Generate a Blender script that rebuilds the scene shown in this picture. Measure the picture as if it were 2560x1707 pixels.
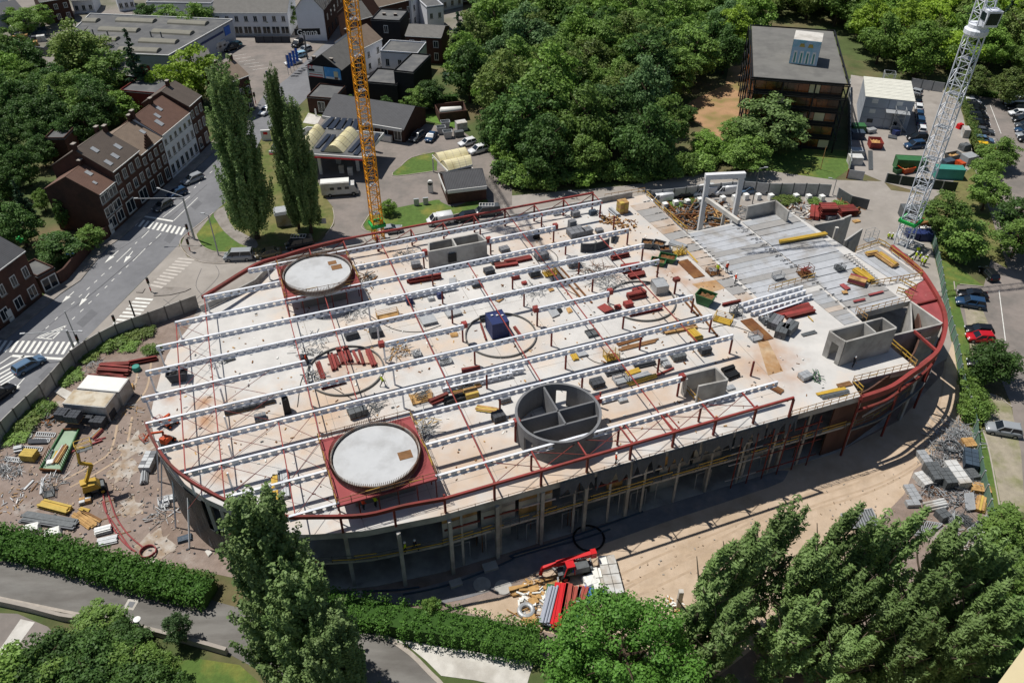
import bpy, bmesh, math, random
import numpy as np
from mathutils import Vector, Matrix

# camera, sky, sun
for o in list(bpy.data.objects): bpy.data.objects.remove(o)
scene = bpy.context.scene
COL = scene.collection
CAM_H, PITCH, FPX = 80.0, math.radians(38.7), 2070.0
cam = bpy.data.cameras.new('camera'); cam.sensor_width = 36.0
cam.lens = FPX / 2560.0 * 36.0; cam.clip_start = 0.5; cam.clip_end = 6000
cam_ob = bpy.data.objects.new('camera', cam); COL.objects.link(cam_ob)
cam_ob.location = (0, 0, CAM_H); cam_ob.rotation_euler = (math.pi / 2 - PITCH, 0, 0)
scene.camera = cam_ob

SUN_EL, SUN_DIR = math.radians(64.0), math.radians(-29.0)      # direction in which shadows fall
world = bpy.data.worlds.new('World'); scene.world = world; world.use_nodes = True
wn = world.node_tree; wn.nodes.clear()
sky = wn.nodes.new('ShaderNodeTexSky'); sky.sky_type = 'NISHITA'; sky.sun_disc = False
sky.sun_elevation = SUN_EL; sky.sun_rotation = math.radians(90) - (SUN_DIR + math.pi)
sky.air_density = 1.0; sky.dust_density = 0.6
bg = wn.nodes.new('ShaderNodeBackground'); bg.inputs['Strength'].default_value = 0.06
wo = wn.nodes.new('ShaderNodeOutputWorld')
wn.links.new(sky.outputs['Color'], bg.inputs['Color']); wn.links.new(bg.outputs['Background'], wo.inputs['Surface'])
sun = bpy.data.lights.new('sun', 'SUN'); sun.energy = 4.7; sun.angle = math.radians(0.53); sun.color = (1.0, 0.955, 0.89)
sun_ob = bpy.data.objects.new('sun', sun); COL.objects.link(sun_ob)
SUNV = Vector((math.cos(SUN_DIR) * math.cos(SUN_EL), math.sin(SUN_DIR) * math.cos(SUN_EL), -math.sin(SUN_EL)))
sun_ob.rotation_euler = SUNV.to_track_quat('-Z', 'Y').to_euler(); sun_ob.location = (0, 0, 200)
scene.view_settings.view_transform = 'Standard'; scene.view_settings.look = 'None'
scene.view_settings.exposure = 0.0; scene.view_settings.gamma = 1.0
scene.render.engine = 'CYCLES'
try: scene.cycles.max_bounces = 5; scene.cycles.transparent_max_bounces = 6
except Exception: pass

# photo pixel -> place on a plane of known height
TILE = {c: ((i % 4) * 640, (0, 427, 854, 1280)[i // 4]) for i, c in enumerate('ABCDEFGHIJKLMNOP')}
CP, SP = math.cos(PITCH), math.sin(PITCH)
def ray(t, x, y):
    if t == 'Z': u, v = x / 0.91875, y / 0.91875
    elif t == 'S': u, v = x, y
    else: u, v = TILE[t][0] + x / 3.672, TILE[t][1] + y / 3.672
    a, b = (u - 1280) / FPX, (v - 853.5) / FPX
    return Vector((a, CP - b * SP, -SP - b * CP))
def g(t, x, y, z=0.0):
    d = ray(t, x, y); k = (z - CAM_H) / d.z
    return Vector((d.x * k, d.y * k, z))
def zat(p, t, x, y):
    d = ray(t, x, y); return CAM_H + d.z * p.y / d.y
def gl(t, pts, z=0.0): return [g(t, x, y, z) for x, y in pts]
def gm(s, z=0.0):
    """mixed list: 'E 10 20 30 40 F 5 6' -> points"""
    out = []; t = None; buf = []
    for w in s.split():
        if w.isalpha(): t = w
        else:
            buf.append(float(w))
            if len(buf) == 2: out.append(g(t, buf[0], buf[1], z)); buf = []
    return out
def smooth(pts, n=4, closed=False):
    out = []; L = len(pts)
    for i in range(L if closed else L - 1):
        p = [pts[(i + k) % L] if closed else pts[min(max(i + k, 0), L - 1)] for k in (-1, 0, 1, 2)]
        for j in range(n):
            t = j / n
            out.append(0.5 * ((2 * p[1]) + (p[2] - p[0]) * t + (2 * p[0] - 5 * p[1] + 4 * p[2] - p[3]) * t * t + (3 * p[1] - p[0] - 3 * p[2] + p[3]) * t ** 3))
    if not closed: out.append(pts[-1].copy())
    return out

# materials
MATS = {}
def lin(h):
    if isinstance(h, str):
        h = h.lstrip('#'); c = [int(h[i:i + 2], 16) / 255 for i in (0, 2, 4)]
    else: c = h
    return tuple(((x / 12.92) if x <= 0.04045 else ((x + 0.055) / 1.055) ** 2.4) for x in c)
def mat(name, col, rough=0.8, var=0.18, scale=0.6, metal=0.0, col2=None, mix=(0.45, 0.62), scale2=0.12, bump=0.0, bscale=6.0, spec=0.3, stretch=None, col3=None, mix3=(0.55, 0.7), scale3=0.35):
    if name in MATS: return MATS[name]
    m = bpy.data.materials.new(name); m.use_nodes = True; nt = m.node_tree; N = nt.nodes; L = nt.links
    b = N['Principled BSDF']; b.inputs['Roughness'].default_value = rough; b.inputs['Metallic'].default_value = metal
    b.inputs['Specular IOR Level'].default_value = spec
    c = lin(col)
    geo = N.new('ShaderNodeNewGeometry'); pos = geo.outputs['Position']
    if stretch:
        mp = N.new('ShaderNodeMapping'); mp.inputs['Scale'].default_value = stretch[:3]
        if len(stretch) > 3: mp.inputs['Rotation'].default_value = (0, 0, stretch[3])
        L.new(pos, mp.inputs['Vector']); pos = mp.outputs['Vector']
    def noise(s, det=6.0):
        n = N.new('ShaderNodeTexNoise'); n.inputs['Scale'].default_value = s; n.inputs['Detail'].default_value = det
        n.inputs['Roughness'].default_value = 0.62; L.new(pos, n.inputs['Vector']); return n.outputs['Fac']
    def ramp(f, a, bb):
        r = N.new('ShaderNodeMapRange'); r.inputs['From Min'].default_value = a; r.inputs['From Max'].default_value = bb
        L.new(f, r.inputs['Value']); return r.outputs['Result']
    def mixc(f, A, B):
        x = N.new('ShaderNodeMix'); x.data_type = 'RGBA'; L.new(f, x.inputs['Factor'])
        for i, s in ((6, A), (7, B)):
            if isinstance(s, tuple): x.inputs[i].default_value = s + (1,)
            else: L.new(s, x.inputs[i])
        return x.outputs[2]
    base = c
    if col2 is not None: base = mixc(ramp(noise(scale2), *mix), base, lin(col2))
    if col3 is not None: base = mixc(ramp(noise(scale3, 8.0), *mix3), base, lin(col3))
    if var > 0:
        k = ramp(noise(scale), 0.25, 0.75)
        mr = N.new('ShaderNodeMapRange'); mr.inputs['To Min'].default_value = 1 - var; mr.inputs['To Max'].default_value = 1 + var * 0.8
        L.new(k, mr.inputs['Value'])
        v = N.new('ShaderNodeVectorMath'); v.operation = 'SCALE'; L.new(mr.outputs['Result'], v.inputs['Scale'])
        if isinstance(base, tuple): v.inputs[0].default_value = base
        else: L.new(base, v.inputs[0])
        base = v.outputs['Vector']
    if isinstance(base, tuple): b.inputs['Base Color'].default_value = base + (1,)
    else: L.new(base, b.inputs['Base Color'])
    if bump > 0:
        bn = N.new('ShaderNodeBump'); bn.inputs['Strength'].default_value = 1.0; bn.inputs['Distance'].default_value = bump
        L.new(noise(bscale, 5.0), bn.inputs['Height']); L.new(bn.outputs['Normal'], b.inputs['Normal'])
    MATS[name] = m; return m
def ribbed(name, col, angle, pitch, depth=0.02, rough=0.7, var=0.15, axis='xy', dark=0.75):
    """colour with fine parallel ribs (roof tiles, corrugated sheet) along a world direction"""
    if name in MATS: return MATS[name]
    m = mat(name, col, rough, var, 0.9); nt = m.node_tree; N = nt.nodes; L = nt.links; b = N['Principled BSDF']
    geo = N.new('ShaderNodeNewGeometry'); mp = N.new('ShaderNodeMapping'); mp.inputs['Rotation'].default_value = (0, 0, -angle)
    L.new(geo.outputs['Position'], mp.inputs['Vector'])
    w = N.new('ShaderNodeTexWave'); w.wave_type = 'BANDS'; w.bands_direction = 'X' if axis == 'xy' else 'Z'
    w.inputs['Scale'].default_value = 0.314 / pitch; w.inputs['Distortion'].default_value = 0.15
    L.new(mp.outputs['Vector'] if axis == 'xy' else geo.outputs['Position'], w.inputs['Vector'])
    bn = N.new('ShaderNodeBump'); bn.inputs['Distance'].default_value = depth; L.new(w.outputs['Fac'], bn.inputs['Height']); L.new(bn.outputs['Normal'], b.inputs['Normal'])
    old = b.inputs['Base Color'].links[0].from_socket
    mr = N.new('ShaderNodeMapRange'); mr.inputs['To Min'].default_value = dark; mr.inputs['To Max'].default_value = 1.08; L.new(w.outputs['Fac'], mr.inputs['Value'])
    v = N.new('ShaderNodeVectorMath'); v.operation = 'SCALE'; L.new(old, v.inputs[0]); L.new(mr.outputs['Result'], v.inputs['Scale'])
    L.new(v.outputs['Vector'], b.inputs['Base Color']); return m
def leafmat(name, col, col2, var=0.35):
    m = bpy.data.materials.new(name); m.use_nodes = True; nt = m.node_tree; N = nt.nodes; L = nt.links; N.clear()
    out = N.new('ShaderNodeOutputMaterial'); geo = N.new('ShaderNodeNewGeometry'); oi = N.new('ShaderNodeObjectInfo')
    n = N.new('ShaderNodeTexNoise'); n.inputs['Scale'].default_value = 0.55; n.inputs['Detail'].default_value = 4
    L.new(geo.outputs['Position'], n.inputs['Vector'])
    mx = N.new('ShaderNodeMix'); mx.data_type = 'RGBA'; mx.inputs[6].default_value = lin(col) + (1,); mx.inputs[7].default_value = lin(col2) + (1,)
    r = N.new('ShaderNodeMapRange'); r.inputs['From Min'].default_value = 0.3; r.inputs['From Max'].default_value = 0.7
    L.new(n.outputs['Fac'], r.inputs['Value']); L.new(r.outputs['Result'], mx.inputs['Factor'])
    ri = N.new('ShaderNodeMath'); ri.operation = 'MULTIPLY_ADD'; ri.inputs[1].default_value = var; ri.inputs[2].default_value = 1 - var / 2
    L.new(geo.outputs['Random Per Island'], ri.inputs[0])
    ro = N.new('ShaderNodeMath'); ro.operation = 'MULTIPLY_ADD'; ro.inputs[1].default_value = 0.5; ro.inputs[2].default_value = 0.75
    L.new(oi.outputs['Random'], ro.inputs[0])
    mu = N.new('ShaderNodeMath'); mu.operation = 'MULTIPLY'; L.new(ri.outputs[0], mu.inputs[0]); L.new(ro.outputs[0], mu.inputs[1])
    v = N.new('ShaderNodeVectorMath'); v.operation = 'SCALE'; L.new(mx.outputs[2], v.inputs[0]); L.new(mu.outputs[0], v.inputs['Scale'])
    d = N.new('ShaderNodeBsdfPrincipled'); d.inputs['Roughness'].default_value = 0.55; d.inputs['Specular IOR Level'].default_value = 0.25
    L.new(v.outputs['Vector'], d.inputs['Base Color'])
    t = N.new('ShaderNodeBsdfTranslucent'); L.new(v.outputs['Vector'], t.inputs['Color'])
    ms = N.new('ShaderNodeMixShader'); ms.inputs['Fac'].default_value = 0.3
    L.new(d.outputs[0], ms.inputs[1]); L.new(t.outputs[0], ms.inputs[2]); L.new(ms.outputs[0], out.inputs['Surface'])
    MATS[name] = m; return m

# mesh building
class MB:
    def __init__(s): s.v = []; s.f = []
    def face(s, pts):
        k = len(s.v); s.v += [tuple(p) for p in pts]; s.f.append(tuple(range(k, k + len(pts)))); return s
    def hull8(s, b, t):
        k = len(s.v); s.v += [tuple(p) for p in b] + [tuple(p) for p in t]; n = len(b)
        s.f.append(tuple(range(k + n - 1, k - 1, -1))); s.f.append(tuple(range(k + n, k + 2 * n)))
        for i in range(n):
            j = (i + 1) % n; s.f.append((k + i, k + j, k + n + j, k + n + i))
        return s
    def box(s, c, sx, sy, sz, rot=0.0, taper=1.0):
        """c = centre of the bottom"""
        ca, sa = math.cos(rot), math.sin(rot); b = []; t = []
        for x, y in ((-1, -1), (1, -1), (1, 1), (-1, 1)):
            X, Y = x * sx / 2, y * sy / 2
            b.append((c[0] + X * ca - Y * sa, c[1] + X * sa + Y * ca, c[2]))
            X *= taper; Y *= taper
            t.append((c[0] + X * ca - Y * sa, c[1] + X * sa + Y * ca, c[2] + sz))
        return s.hull8(b, t)
    def prism(s, pts, z0, z1):
        a = sum(pts[i][0] * pts[(i + 1) % len(pts)][1] - pts[(i + 1) % len(pts)][0] * pts[i][1] for i in range(len(pts)))
        if a < 0: pts = pts[::-1]
        return s.hull8([(p[0], p[1], z0) for p in pts], [(p[0], p[1], z1) for p in pts])
    def bar(s, p, q, w, h=None, up=(0, 0, 1)):
        p, q = Vector(p), Vector(q); d = q - p
        if d.length < 1e-6: return s
        d.normalize(); u = Vector(up)
        if abs(d.dot(u)) > 0.98: u = Vector((1, 0, 0))
        r = d.cross(u).normalized(); u = r.cross(d).normalized(); h = h or w
        o = [r * (x * w / 2) + u * (y * h / 2) for x, y in ((-1, -1), (1, -1), (1, 1), (-1, 1))]
        return s.hull8([p + k for k in o], [q + k for k in o])
    def tube(s, pts, r, n=8, caps=True):
        pts = [Vector(p) for p in pts]; k0 = len(s.v); L = len(pts)
        for i, p in enumerate(pts):
            d = (pts[min(i + 1, L - 1)] - pts[max(i - 1, 0)]).normalized()
            u = Vector((0, 0, 1)) if abs(d.z) < 0.95 else Vector((1, 0, 0))
            a = d.cross(u).normalized(); b = a.cross(d)
            R = r[i] if isinstance(r, (list, tuple)) else r
            for j in range(n):
                t = 2 * math.pi * j / n; s.v.append(tuple(p + a * (math.cos(t) * R) + b * (math.sin(t) * R)))
        for i in range(L - 1):
            for j in range(n):
                k = (j + 1) % n; s.f.append((k0 + i * n + j, k0 + i * n + k, k0 + (i + 1) * n + k, k0 + (i + 1) * n + j))
        if caps:
            s.f.append(tuple(range(k0 + n - 1, k0 - 1, -1))); s.f.append(tuple(range(k0 + (L - 1) * n, k0 + L * n)))
        return s
    def ribbon(s, path, w, z0, z1, closed=False):
        """wall of thickness w along a path"""
        n = len(path); L = []; R = []
        for i in range(n):
            a = path[(i - 1) % n] if closed else path[max(i - 1, 0)]; b = path[(i + 1) % n] if closed else path[min(i + 1, n - 1)]
            d = Vector((b[0] - a[0], b[1] - a[1], 0)).normalized(); nn = Vector((-d.y, d.x, 0)) * (w / 2)
            L.append((path[i][0] + nn.x, path[i][1] + nn.y)); R.append((path[i][0] - nn.x, path[i][1] - nn.y))
        for i in range(n if closed else n - 1):
            j = (i + 1) % n
            q = [R[i], R[j], L[j], L[i]]
            s.hull8([(p[0], p[1], z0) for p in q], [(p[0], p[1], z1) for p in q])
        return s
    def lathe(s, c, prof, n=16):
        k0 = len(s.v)
        for r, z in prof:
            for j in range(n):
                t = 2 * math.pi * j / n; s.v.append((c[0] + r * math.cos(t), c[1] + r * math.sin(t), c[2] + z))
        for i in range(len(prof) - 1):
            for j in range(n):
                k = (j + 1) % n; s.f.append((k0 + i * n + j, k0 + i * n + k, k0 + (i + 1) * n + k, k0 + (i + 1) * n + j))
        s.f.append(tuple(range(k0 + n - 1, k0 - 1, -1))); m = len(prof) - 1; s.f.append(tuple(range(k0 + m * n, k0 + (m + 1) * n)))
        return s
    def xf(s, M):
        s.v = [tuple(M @ Vector(p)) for p in s.v]; return s
    def build(s, name, m, parent=None, org=None, smooth=False):
        me = bpy.data.meshes.new(name)
        if org is None:
            if parent is None: org = Vector(s.base())
            else:
                org = Vector(); q = parent
                while q is not None: org += q.location; q = q.parent
        org = Vector(org)
        me.from_pydata([(p[0] - org.x, p[1] - org.y, p[2] - org.z) for p in s.v], [], s.f)
        if smooth: me.polygons.foreach_set('use_smooth', [True] * len(me.polygons))
        if isinstance(m, str): m = MATS[m]
        me.materials.append(m); me.update()
        o = bpy.data.objects.new(name, me); COL.objects.link(o)
        if parent is not None: o.parent = parent
        else: o.location = org
        return o
    def base(s):
        a = np.array(s.v); return ((a[:, 0].min() + a[:, 0].max()) / 2, (a[:, 1].min() + a[:, 1].max()) / 2, a[:, 2].min())
def tag(o, label, cat, group=None, kind=None):
    o['label'] = label; o['category'] = cat
    if group: o['group'] = group
    if kind: o['kind'] = kind
    return o
def thing(name, loc, label, cat, group=None, rz=0.0):
    o = bpy.data.objects.new(name, None); COL.objects.link(o); o.location = loc; o.rotation_euler = (0, 0, rz)
    o.empty_display_size = 0.3
    return tag(o, label, cat, group)
def struct(o): o['kind'] = 'structure'; return o
def copy_tree(src, parent=None):
    c = src.copy(); COL.objects.link(c)
    if parent is not None: c.parent = parent
    for ch in src.children: copy_tree(ch, c)
    return c
def v3(p, z): return Vector((p[0], p[1], z))
def ang(a, b): return math.atan2(b[1] - a[1], b[0] - a[0])
def paint_slot(o, m):
    o.material_slots[0].link = 'OBJECT'; o.material_slots[0].material = m
rnd = random.Random(7)

D = 10.2          # top of the main floor slab
ZB = D + 3.25     # top of the roof beams

mat('deck_concrete', '#c1bfbb', 0.85, 0.17, 0.3, col2='#bfa78d', mix=(0.5, 0.74), scale2=0.075, col3='#b07d4c', mix3=(0.63, 0.86), scale3=0.1)
mat('concrete', '#a9a7a2', 0.9, 0.16, 0.8, col2='#8e8b86', scale2=0.3)
mat('pale_concrete', '#c4c1ba', 0.9, 0.14, 0.8, col2='#aeaaa2', scale2=0.3)
mat('dark_concrete', '#6d6c69', 0.9, 0.2, 0.8)
mat('white_steel', '#e0e3e8', 0.45, 0.07, 0.8, col2='#cfd2d8', scale2=0.3)
mat('red_oxide', '#76302b', 0.7, 0.22, 0.7, col2='#62322a', scale2=0.5)
mat('red_steel', '#8f3c38', 0.65, 0.2, 0.7, col2='#7d3a33', scale2=0.45)
mat('red_plate', '#964a4b', 0.8, 0.16, 0.6, col2='#874041', scale2=0.4, col3='#b07a72', mix3=(.6, .75), scale3=.8)
mat('rust', '#6b4529', 0.9, 0.3, 1.2, col2='#805a36', scale2=0.5)
mat('galv', '#a8abad', 0.5, 0.15, 2.0, metal=0.3)
mat('dark_galv', '#5e6264', 0.6, 0.3, 3.0, metal=0.2)
mat('yellow_paint', '#b8973a', 0.5, 0.15, 1.0)
mat('crane_yellow', '#e59a12', 0.5, 0.1, 1.0)
mat('timber', '#b8935f', 0.85, 0.25, 1.5, col2='#97754a', scale2=0.9)
mat('old_timber', '#7d5c3d', 0.9, 0.3, 1.5)
mat('ply_yellow', '#b9a052', 0.8, 0.2, 1.2)
mat('black', '#17181a', 0.6, 0.2, 1.0)
mat('rubber', '#1a1a1b', 0.9, 0.2, 3.0)
mat('tarp', '#3c4a58', 0.55, 0.25, 0.6, bump=0.08, bscale=1.5)
mat('blue_box', '#27335f', 0.5, 0.12, 1.0)
mat('green_paint', '#37683f', 0.5, 0.2, 1.0)
mat('orange_paint', '#bb4c22', 0.5, 0.12, 1.0)
mat('bright_red', '#c51b22', 0.45, 0.1, 1.0)
mat('white_paint', '#e4e4e0', 0.55, 0.08, 1.0)
mat('grey_block', '#74767a', 0.9, 0.2, 2.0)
mat('dark_block', '#45484d', 0.9, 0.2, 2.0)
mat('glass', '#1c242c', 0.12, 0.1, 1.0, spec=0.6)
def stains(name, spots):
    nt = MATS[name].node_tree; N = nt.nodes; L = nt.links; b = N['Principled BSDF']; cur = b.inputs['Base Color'].links[0].from_socket; geo = N.new('ShaderNodeNewGeometry')
    no = N.new('ShaderNodeTexNoise'); no.inputs['Scale'].default_value = .5; no.inputs['Detail'].default_value = 7; L.new(geo.outputs['Position'], no.inputs['Vector'])
    for p, r, st, c in spots:
        d = N.new('ShaderNodeVectorMath'); d.operation = 'DISTANCE'; L.new(geo.outputs['Position'], d.inputs[0]); d.inputs[1].default_value = p
        a = N.new('ShaderNodeMath'); a.operation = 'MULTIPLY_ADD'; L.new(no.outputs['Fac'], a.inputs[0]); a.inputs[1].default_value = r * 1.6; L.new(d.outputs['Value'], a.inputs[2])
        mr = N.new('ShaderNodeMapRange'); mr.inputs['From Min'].default_value = r * .7; mr.inputs['From Max'].default_value = r * 1.75; mr.inputs['To Min'].default_value = st; mr.inputs['To Max'].default_value = 0; L.new(a.outputs[0], mr.inputs['Value'])
        mx = N.new('ShaderNodeMix'); mx.data_type = 'RGBA'; L.new(mr.outputs['Result'], mx.inputs['Factor']); L.new(cur, mx.inputs[6]); mx.inputs[7].default_value = lin(c) + (1,); cur = mx.outputs[2]
    L.new(cur, b.inputs['Base Color'])
TAN, RST = '#b79c82', '#a3744a'
stains('deck_concrete', [(g(t, x, y, D), r * 1.3, st, c) for t, x, y, r, st, c in (('K', 1250, 520, 9, .75, TAN), ('K', 700, 1150, 6, .5, TAN), ('J', 1950, 1100, 8, .75, TAN), ('J', 700, 650, 7, .6, TAN), ('I', 2100, 800, 8, .6, TAN), ('F', 1250, 790, 8, .6, TAN), ('G', 150, 620, 7, .6, TAN), ('J', 1300, 100, 5, .5, TAN), ('I', 1870, 560, 1.6, .8, RST), ('I', 1880, 720, 1.7, .75, RST), ('I', 1890, 880, 1.4, .6, RST), ('I', 1580, 500, 1.5, .6, RST), ('I', 2080, 1230, 2.2, .6, RST), ('G', 1330, 780, 2.6, .65, RST), ('G', 1480, 920, 3.6, .7, RST), ('G', 1750, 1080, 3.4, .6, RST), ('L', 60, 120, 3.2, .65, RST), ('L', 200, 330, 2.6, .5, RST), ('J', 800, 250, 2.4, .5, RST), ('J', 1050, 150, 2.0, .45, RST), ('K', 2250, 250, 3, .55, RST))])
# GROUND
mat('earth', '#4d5a33', 0.95, 0.3, 0.25, col2='#6d6247', scale2=0.05, bump=0.1, bscale=1.5)
mat('grass', '#526a31', 0.95, 0.28, 1.2, col2='#86803f', mix=(0.5, 0.72), scale2=0.14, bump=0.08, bscale=5)
mat('dry_grass', '#716d45', 0.95, 0.28, 1.0, col2='#55632f', scale2=0.2)
mat('bright_grass', '#5c7a33', 0.95, 0.3, 1.0, col2='#4a6a2c', scale2=0.3, bump=0.12, bscale=3)
mat('asphalt', '#77787b', 0.9, 0.1, 0.9, col2='#6d6e71', scale2=0.12, bump=0.01, bscale=20)
mat('light_asphalt', '#837b75', 0.9, 0.12, 0.8, col2='#736e69', scale2=0.15)
mat('lane_asphalt', '#777571', 0.92, 0.14, 0.5, col2='#66635f', scale2=0.18, stretch=(0.5, 1.6, 1, 0.2))
mat('apron', '#928c85', 0.92, 0.12, 0.5, col2='#9b958e', scale2=0.12, col3='#7d766f', mix3=(0.6, 0.8), scale3=0.2)
mat('paving', '#8d8781', 0.92, 0.14, 1.0, col2='#7c766f', scale2=0.4)
mat('yard_dirt', '#8c7e75', 0.98, 0.2, 0.9, col2='#7f6f64', scale2=0.15, col3='#a19a93', mix3=(0.6, 0.68), scale3=0.11, bump=0.1, bscale=2.5)
mat('sand', '#bca994', 0.97, 0.12, 0.7, col2='#ab9780', scale2=0.12, col3='#c4b8a8', mix3=(0.58, 0.74), scale3=0.15, bump=0.04, bscale=3)
mat('track_dirt', '#a58463', 0.97, 0.2, 0.8, col2='#7e7346', scale2=0.2)
mat('gravel_bay', '#98907f', 0.97, 0.22, 0.9, col2='#7c7c5a', scale2=0.25, bump=0.04, bscale=6)
mat('urban', '#857f79', 0.95, 0.2, 0.2, col2='#6a6a5a', scale2=0.06)
mat('line_paint', '#d8d8d2', 0.8, 0.22, 1.4)
mat('worn_paint', '#b9b3ab', 0.85, 0.2, 1.0)
mat('stone_kerb', '#a59d93', 0.9, 0.18, 1.5)

gd = MB().face([(-3000, -600, 0), (3000, -600, 0), (3000, 5000, 0), (-3000, 5000, 0)]).build('ground', 'earth', org=(0, 0, 0)); struct(gd)
def sheet(name, s, z, m, sm=0):
    pts = gm(s)
    if sm: pts = smooth(pts, sm, True)
    a = sum(pts[i].x * pts[(i + 1) % len(pts)].y - pts[(i + 1) % len(pts)].x * pts[i].y for i in range(len(pts)))
    if a < 0: pts = pts[::-1]
    o = MB().face([(p.x, p.y, z) for p in pts]).build(name, m, org=(0, 0, 0)); return struct(o)
sheet('paved_ground', "A -400 -60 A 2350 -60 B 1900 -60 B 1900 200 B 1560 560 B 1500 900 B 480 900 A 2350 1000 A 1900 660 A 1500 600 A 560 700 A 250 560 A -400 540", .015, 'urban')
street = sheet('street', "I -250 1090 I 0 830 I 150 680 I 330 480 I 560 260 I 700 80 E 790 1540 E 1200 1120 E 1640 680 E 1700 590 E 1790 520 E 1960 390 E 2140 230 B 60 1250 B 300 1060 B 470 900 B 560 760 B 700 560 B 830 330 B 960 220 B 1240 0 B 1300 -60 B 1130 -60 B 1080 0 B 950 130 B 800 330 B 690 380 B 600 430 B 290 720 B 180 800 B 60 890 A 2340 1010 A 1942 1311 A 1836 1417 E 1590 77 E 1171 459 E 1030 590 E 870 700 E 620 1000 E 450 1110 E 100 1400 E -60 1520 I -250 30", .03, 'asphalt')
sheet('service_road', "E 790 1540 E 1640 680 E 1720 790 E 1860 845 E 2080 850 F 0 800 F 640 640 F 960 610 F 1200 565 F 1600 485 F 1830 425 F 2130 300 G 0 230 G 1020 140 G 1300 100 G 1700 20 H 0 0 H 600 85 H 1060 100 H 1130 180 H 1530 230 H 1500 400 H 1490 640 H 1590 1060 H 1680 1560 L 1730 100 L 1400 300 I 1500 300 E 1830 1240 E 1300 1400", .03, 'apron')
sheet('site_yard', "L 1690 0 L 1760 400 L 1850 700 L 1880 1000 L 1980 1400 P 2080 200 P 2130 480 P 1700 1560 P 600 1800 O 900 1800 O 100 1180 N 2350 1060 N 700 800 M 1950 560 M 700 300 M 0 190 M -350 130 I -350 1150 I 0 880 I 460 440 I 700 160 I 940 20 E 1000 1560 E 1300 1420 E 1830 1260 L 600 300", .02, 'yard_dirt')
sheet('haul_road', "N 1860 900 N 2050 810 N 2350 760 O 200 640 O 0 400 O 650 190 O 1030 60 L 0 1200 L 690 990 L 1210 720 L 1600 300 L 1690 0 L 1745 100 L 1765 420 L 1840 740 L 1600 850 L 1350 1150 L 1250 1400 P 900 200 P 300 900 O 1900 1500 O 700 1200 O 0 1020", .035, 'sand')
sheet('station_forecourt', "B 480 1140 B 600 1080 B 1150 1300 B 1500 1130 B 1870 1190 B 2100 1350 B 2250 1500 F 2350 130 F 2350 320 F 2130 300 F 1830 425 F 1200 565 F 960 610 F 600 640 F 720 500 F 710 340 F 640 250 F 300 0 B 130 1480", .035, 'light_asphalt')
sheet('verge', "E 1830 650 E 1790 590 E 1960 390 E 2140 230 B 60 1270 B 300 1080 B 480 1030 B 560 1150 B 400 1330 F 640 250 F 715 350 F 705 500 F 560 640 F 200 700 F 0 760 E 2300 742 E 2000 745", .045, 'dry_grass')
sheet('lawn', "E 1960 390 E 1800 590 E 1860 700 E 2000 748 E 2300 745 E 2340 720 E 2200 670 E 2060 560 E 1990 460", .055, 'grass')
sheet('path', "E 1962 395 E 2060 330 E 2090 420 E 2150 530 E 2350 640 E 2350 712 E 2200 672 E 2060 562 E 1990 462", .065, 'paving', 2)
sheet('pavement', "E 1700 590 E 1800 520 E 1960 390 E 1800 590 E 1860 700 E 2000 752 E 2340 750 E 2350 850 E 2080 850 E 1860 840 E 1740 790 E 1660 690", .05, 'paving')
sheet('grass_island', "F 985 490 F 1050 390 F 1150 350 F 1300 340 F 1650 270 F 1700 290 F 1830 330 F 2050 240 F 2130 290 F 1980 370 F 1800 410 F 1600 480 F 1200 560 F 1040 560", .06, 'grass', 3)
sheet('grass_island', "B 1330 1530 B 1430 1450 B 1640 1400 B 1660 1568 F 1650 0 F 1290 50 F 1260 20", .06, 'grass', 2)
sheet('grass_island', "B 1510 1060 B 1640 1050 B 1900 1100 B 1880 1190 B 1640 1130 B 1530 1100", .06, 'bright_grass')
sheet('retail_car_park', "A 1760 470 A 2150 360 B 0 385 B 330 385 B 610 410 B 290 730 B 60 880 A 2340 1000 A 2200 700 A 1900 640", .025, 'light_asphalt')
sheet('compound_yard', "D 760 690 D 1600 820 D 1750 940 D 1800 1100 D 1920 1500 H 1830 60 H 1530 240 H 1060 105 H 760 -20 D 740 1560", .035, 'apron')
sheet('car_park', "D 1780 850 D 2350 950 D 2700 1000 H 2700 1568 L 2700 1560 P 2600 1560 L 2350 1560 L 2240 600 L 2000 0 H 1760 1570 H 1720 1050 H 1980 1060 H 2050 800 H 1900 250 H 1900 0 D 1930 1400 D 1760 930", .03, 'light_asphalt')
sheet('grass_strip', "H 1490 480 H 1640 600 H 1700 850 H 1980 1060 H 1740 1040 H 1720 1100 H 1800 1400 H 1840 1568 L 1850 120 L 1900 380 L 2060 460 L 1950 470 L 1970 800 L 2080 1200 L 2150 1568 P 2130 200 P 2150 480 P 2080 420 P 2060 200 L 1980 1400 L 1900 950 L 1760 450 L 1700 0 H 1650 1300 H 1580 1000 H 1530 700", .05, 'grass')
sheet('parking_bays', "L 1970 480 L 2150 510 L 2230 600 L 2320 1000 L 2360 1568 L 2150 1568 L 2060 1150 L 1980 800", .045, 'gravel_bay')
sheet('parking_bays', "H 1800 1250 H 1970 1280 H 2090 1568 L 2200 100 L 2200 300 L 1900 270 L 1850 20 H 1830 1440", .045, 'gravel_bay')
sheet('verge', "D 1760 930 D 1810 960 D 1990 1390 D 1930 1400 H 1900 0 H 1980 200 H 2200 900 H 2100 850 H 1700 600 H 1510 300 H 1700 100 D 1920 1500 D 1830 1250", .04, 'dry_grass')
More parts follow.
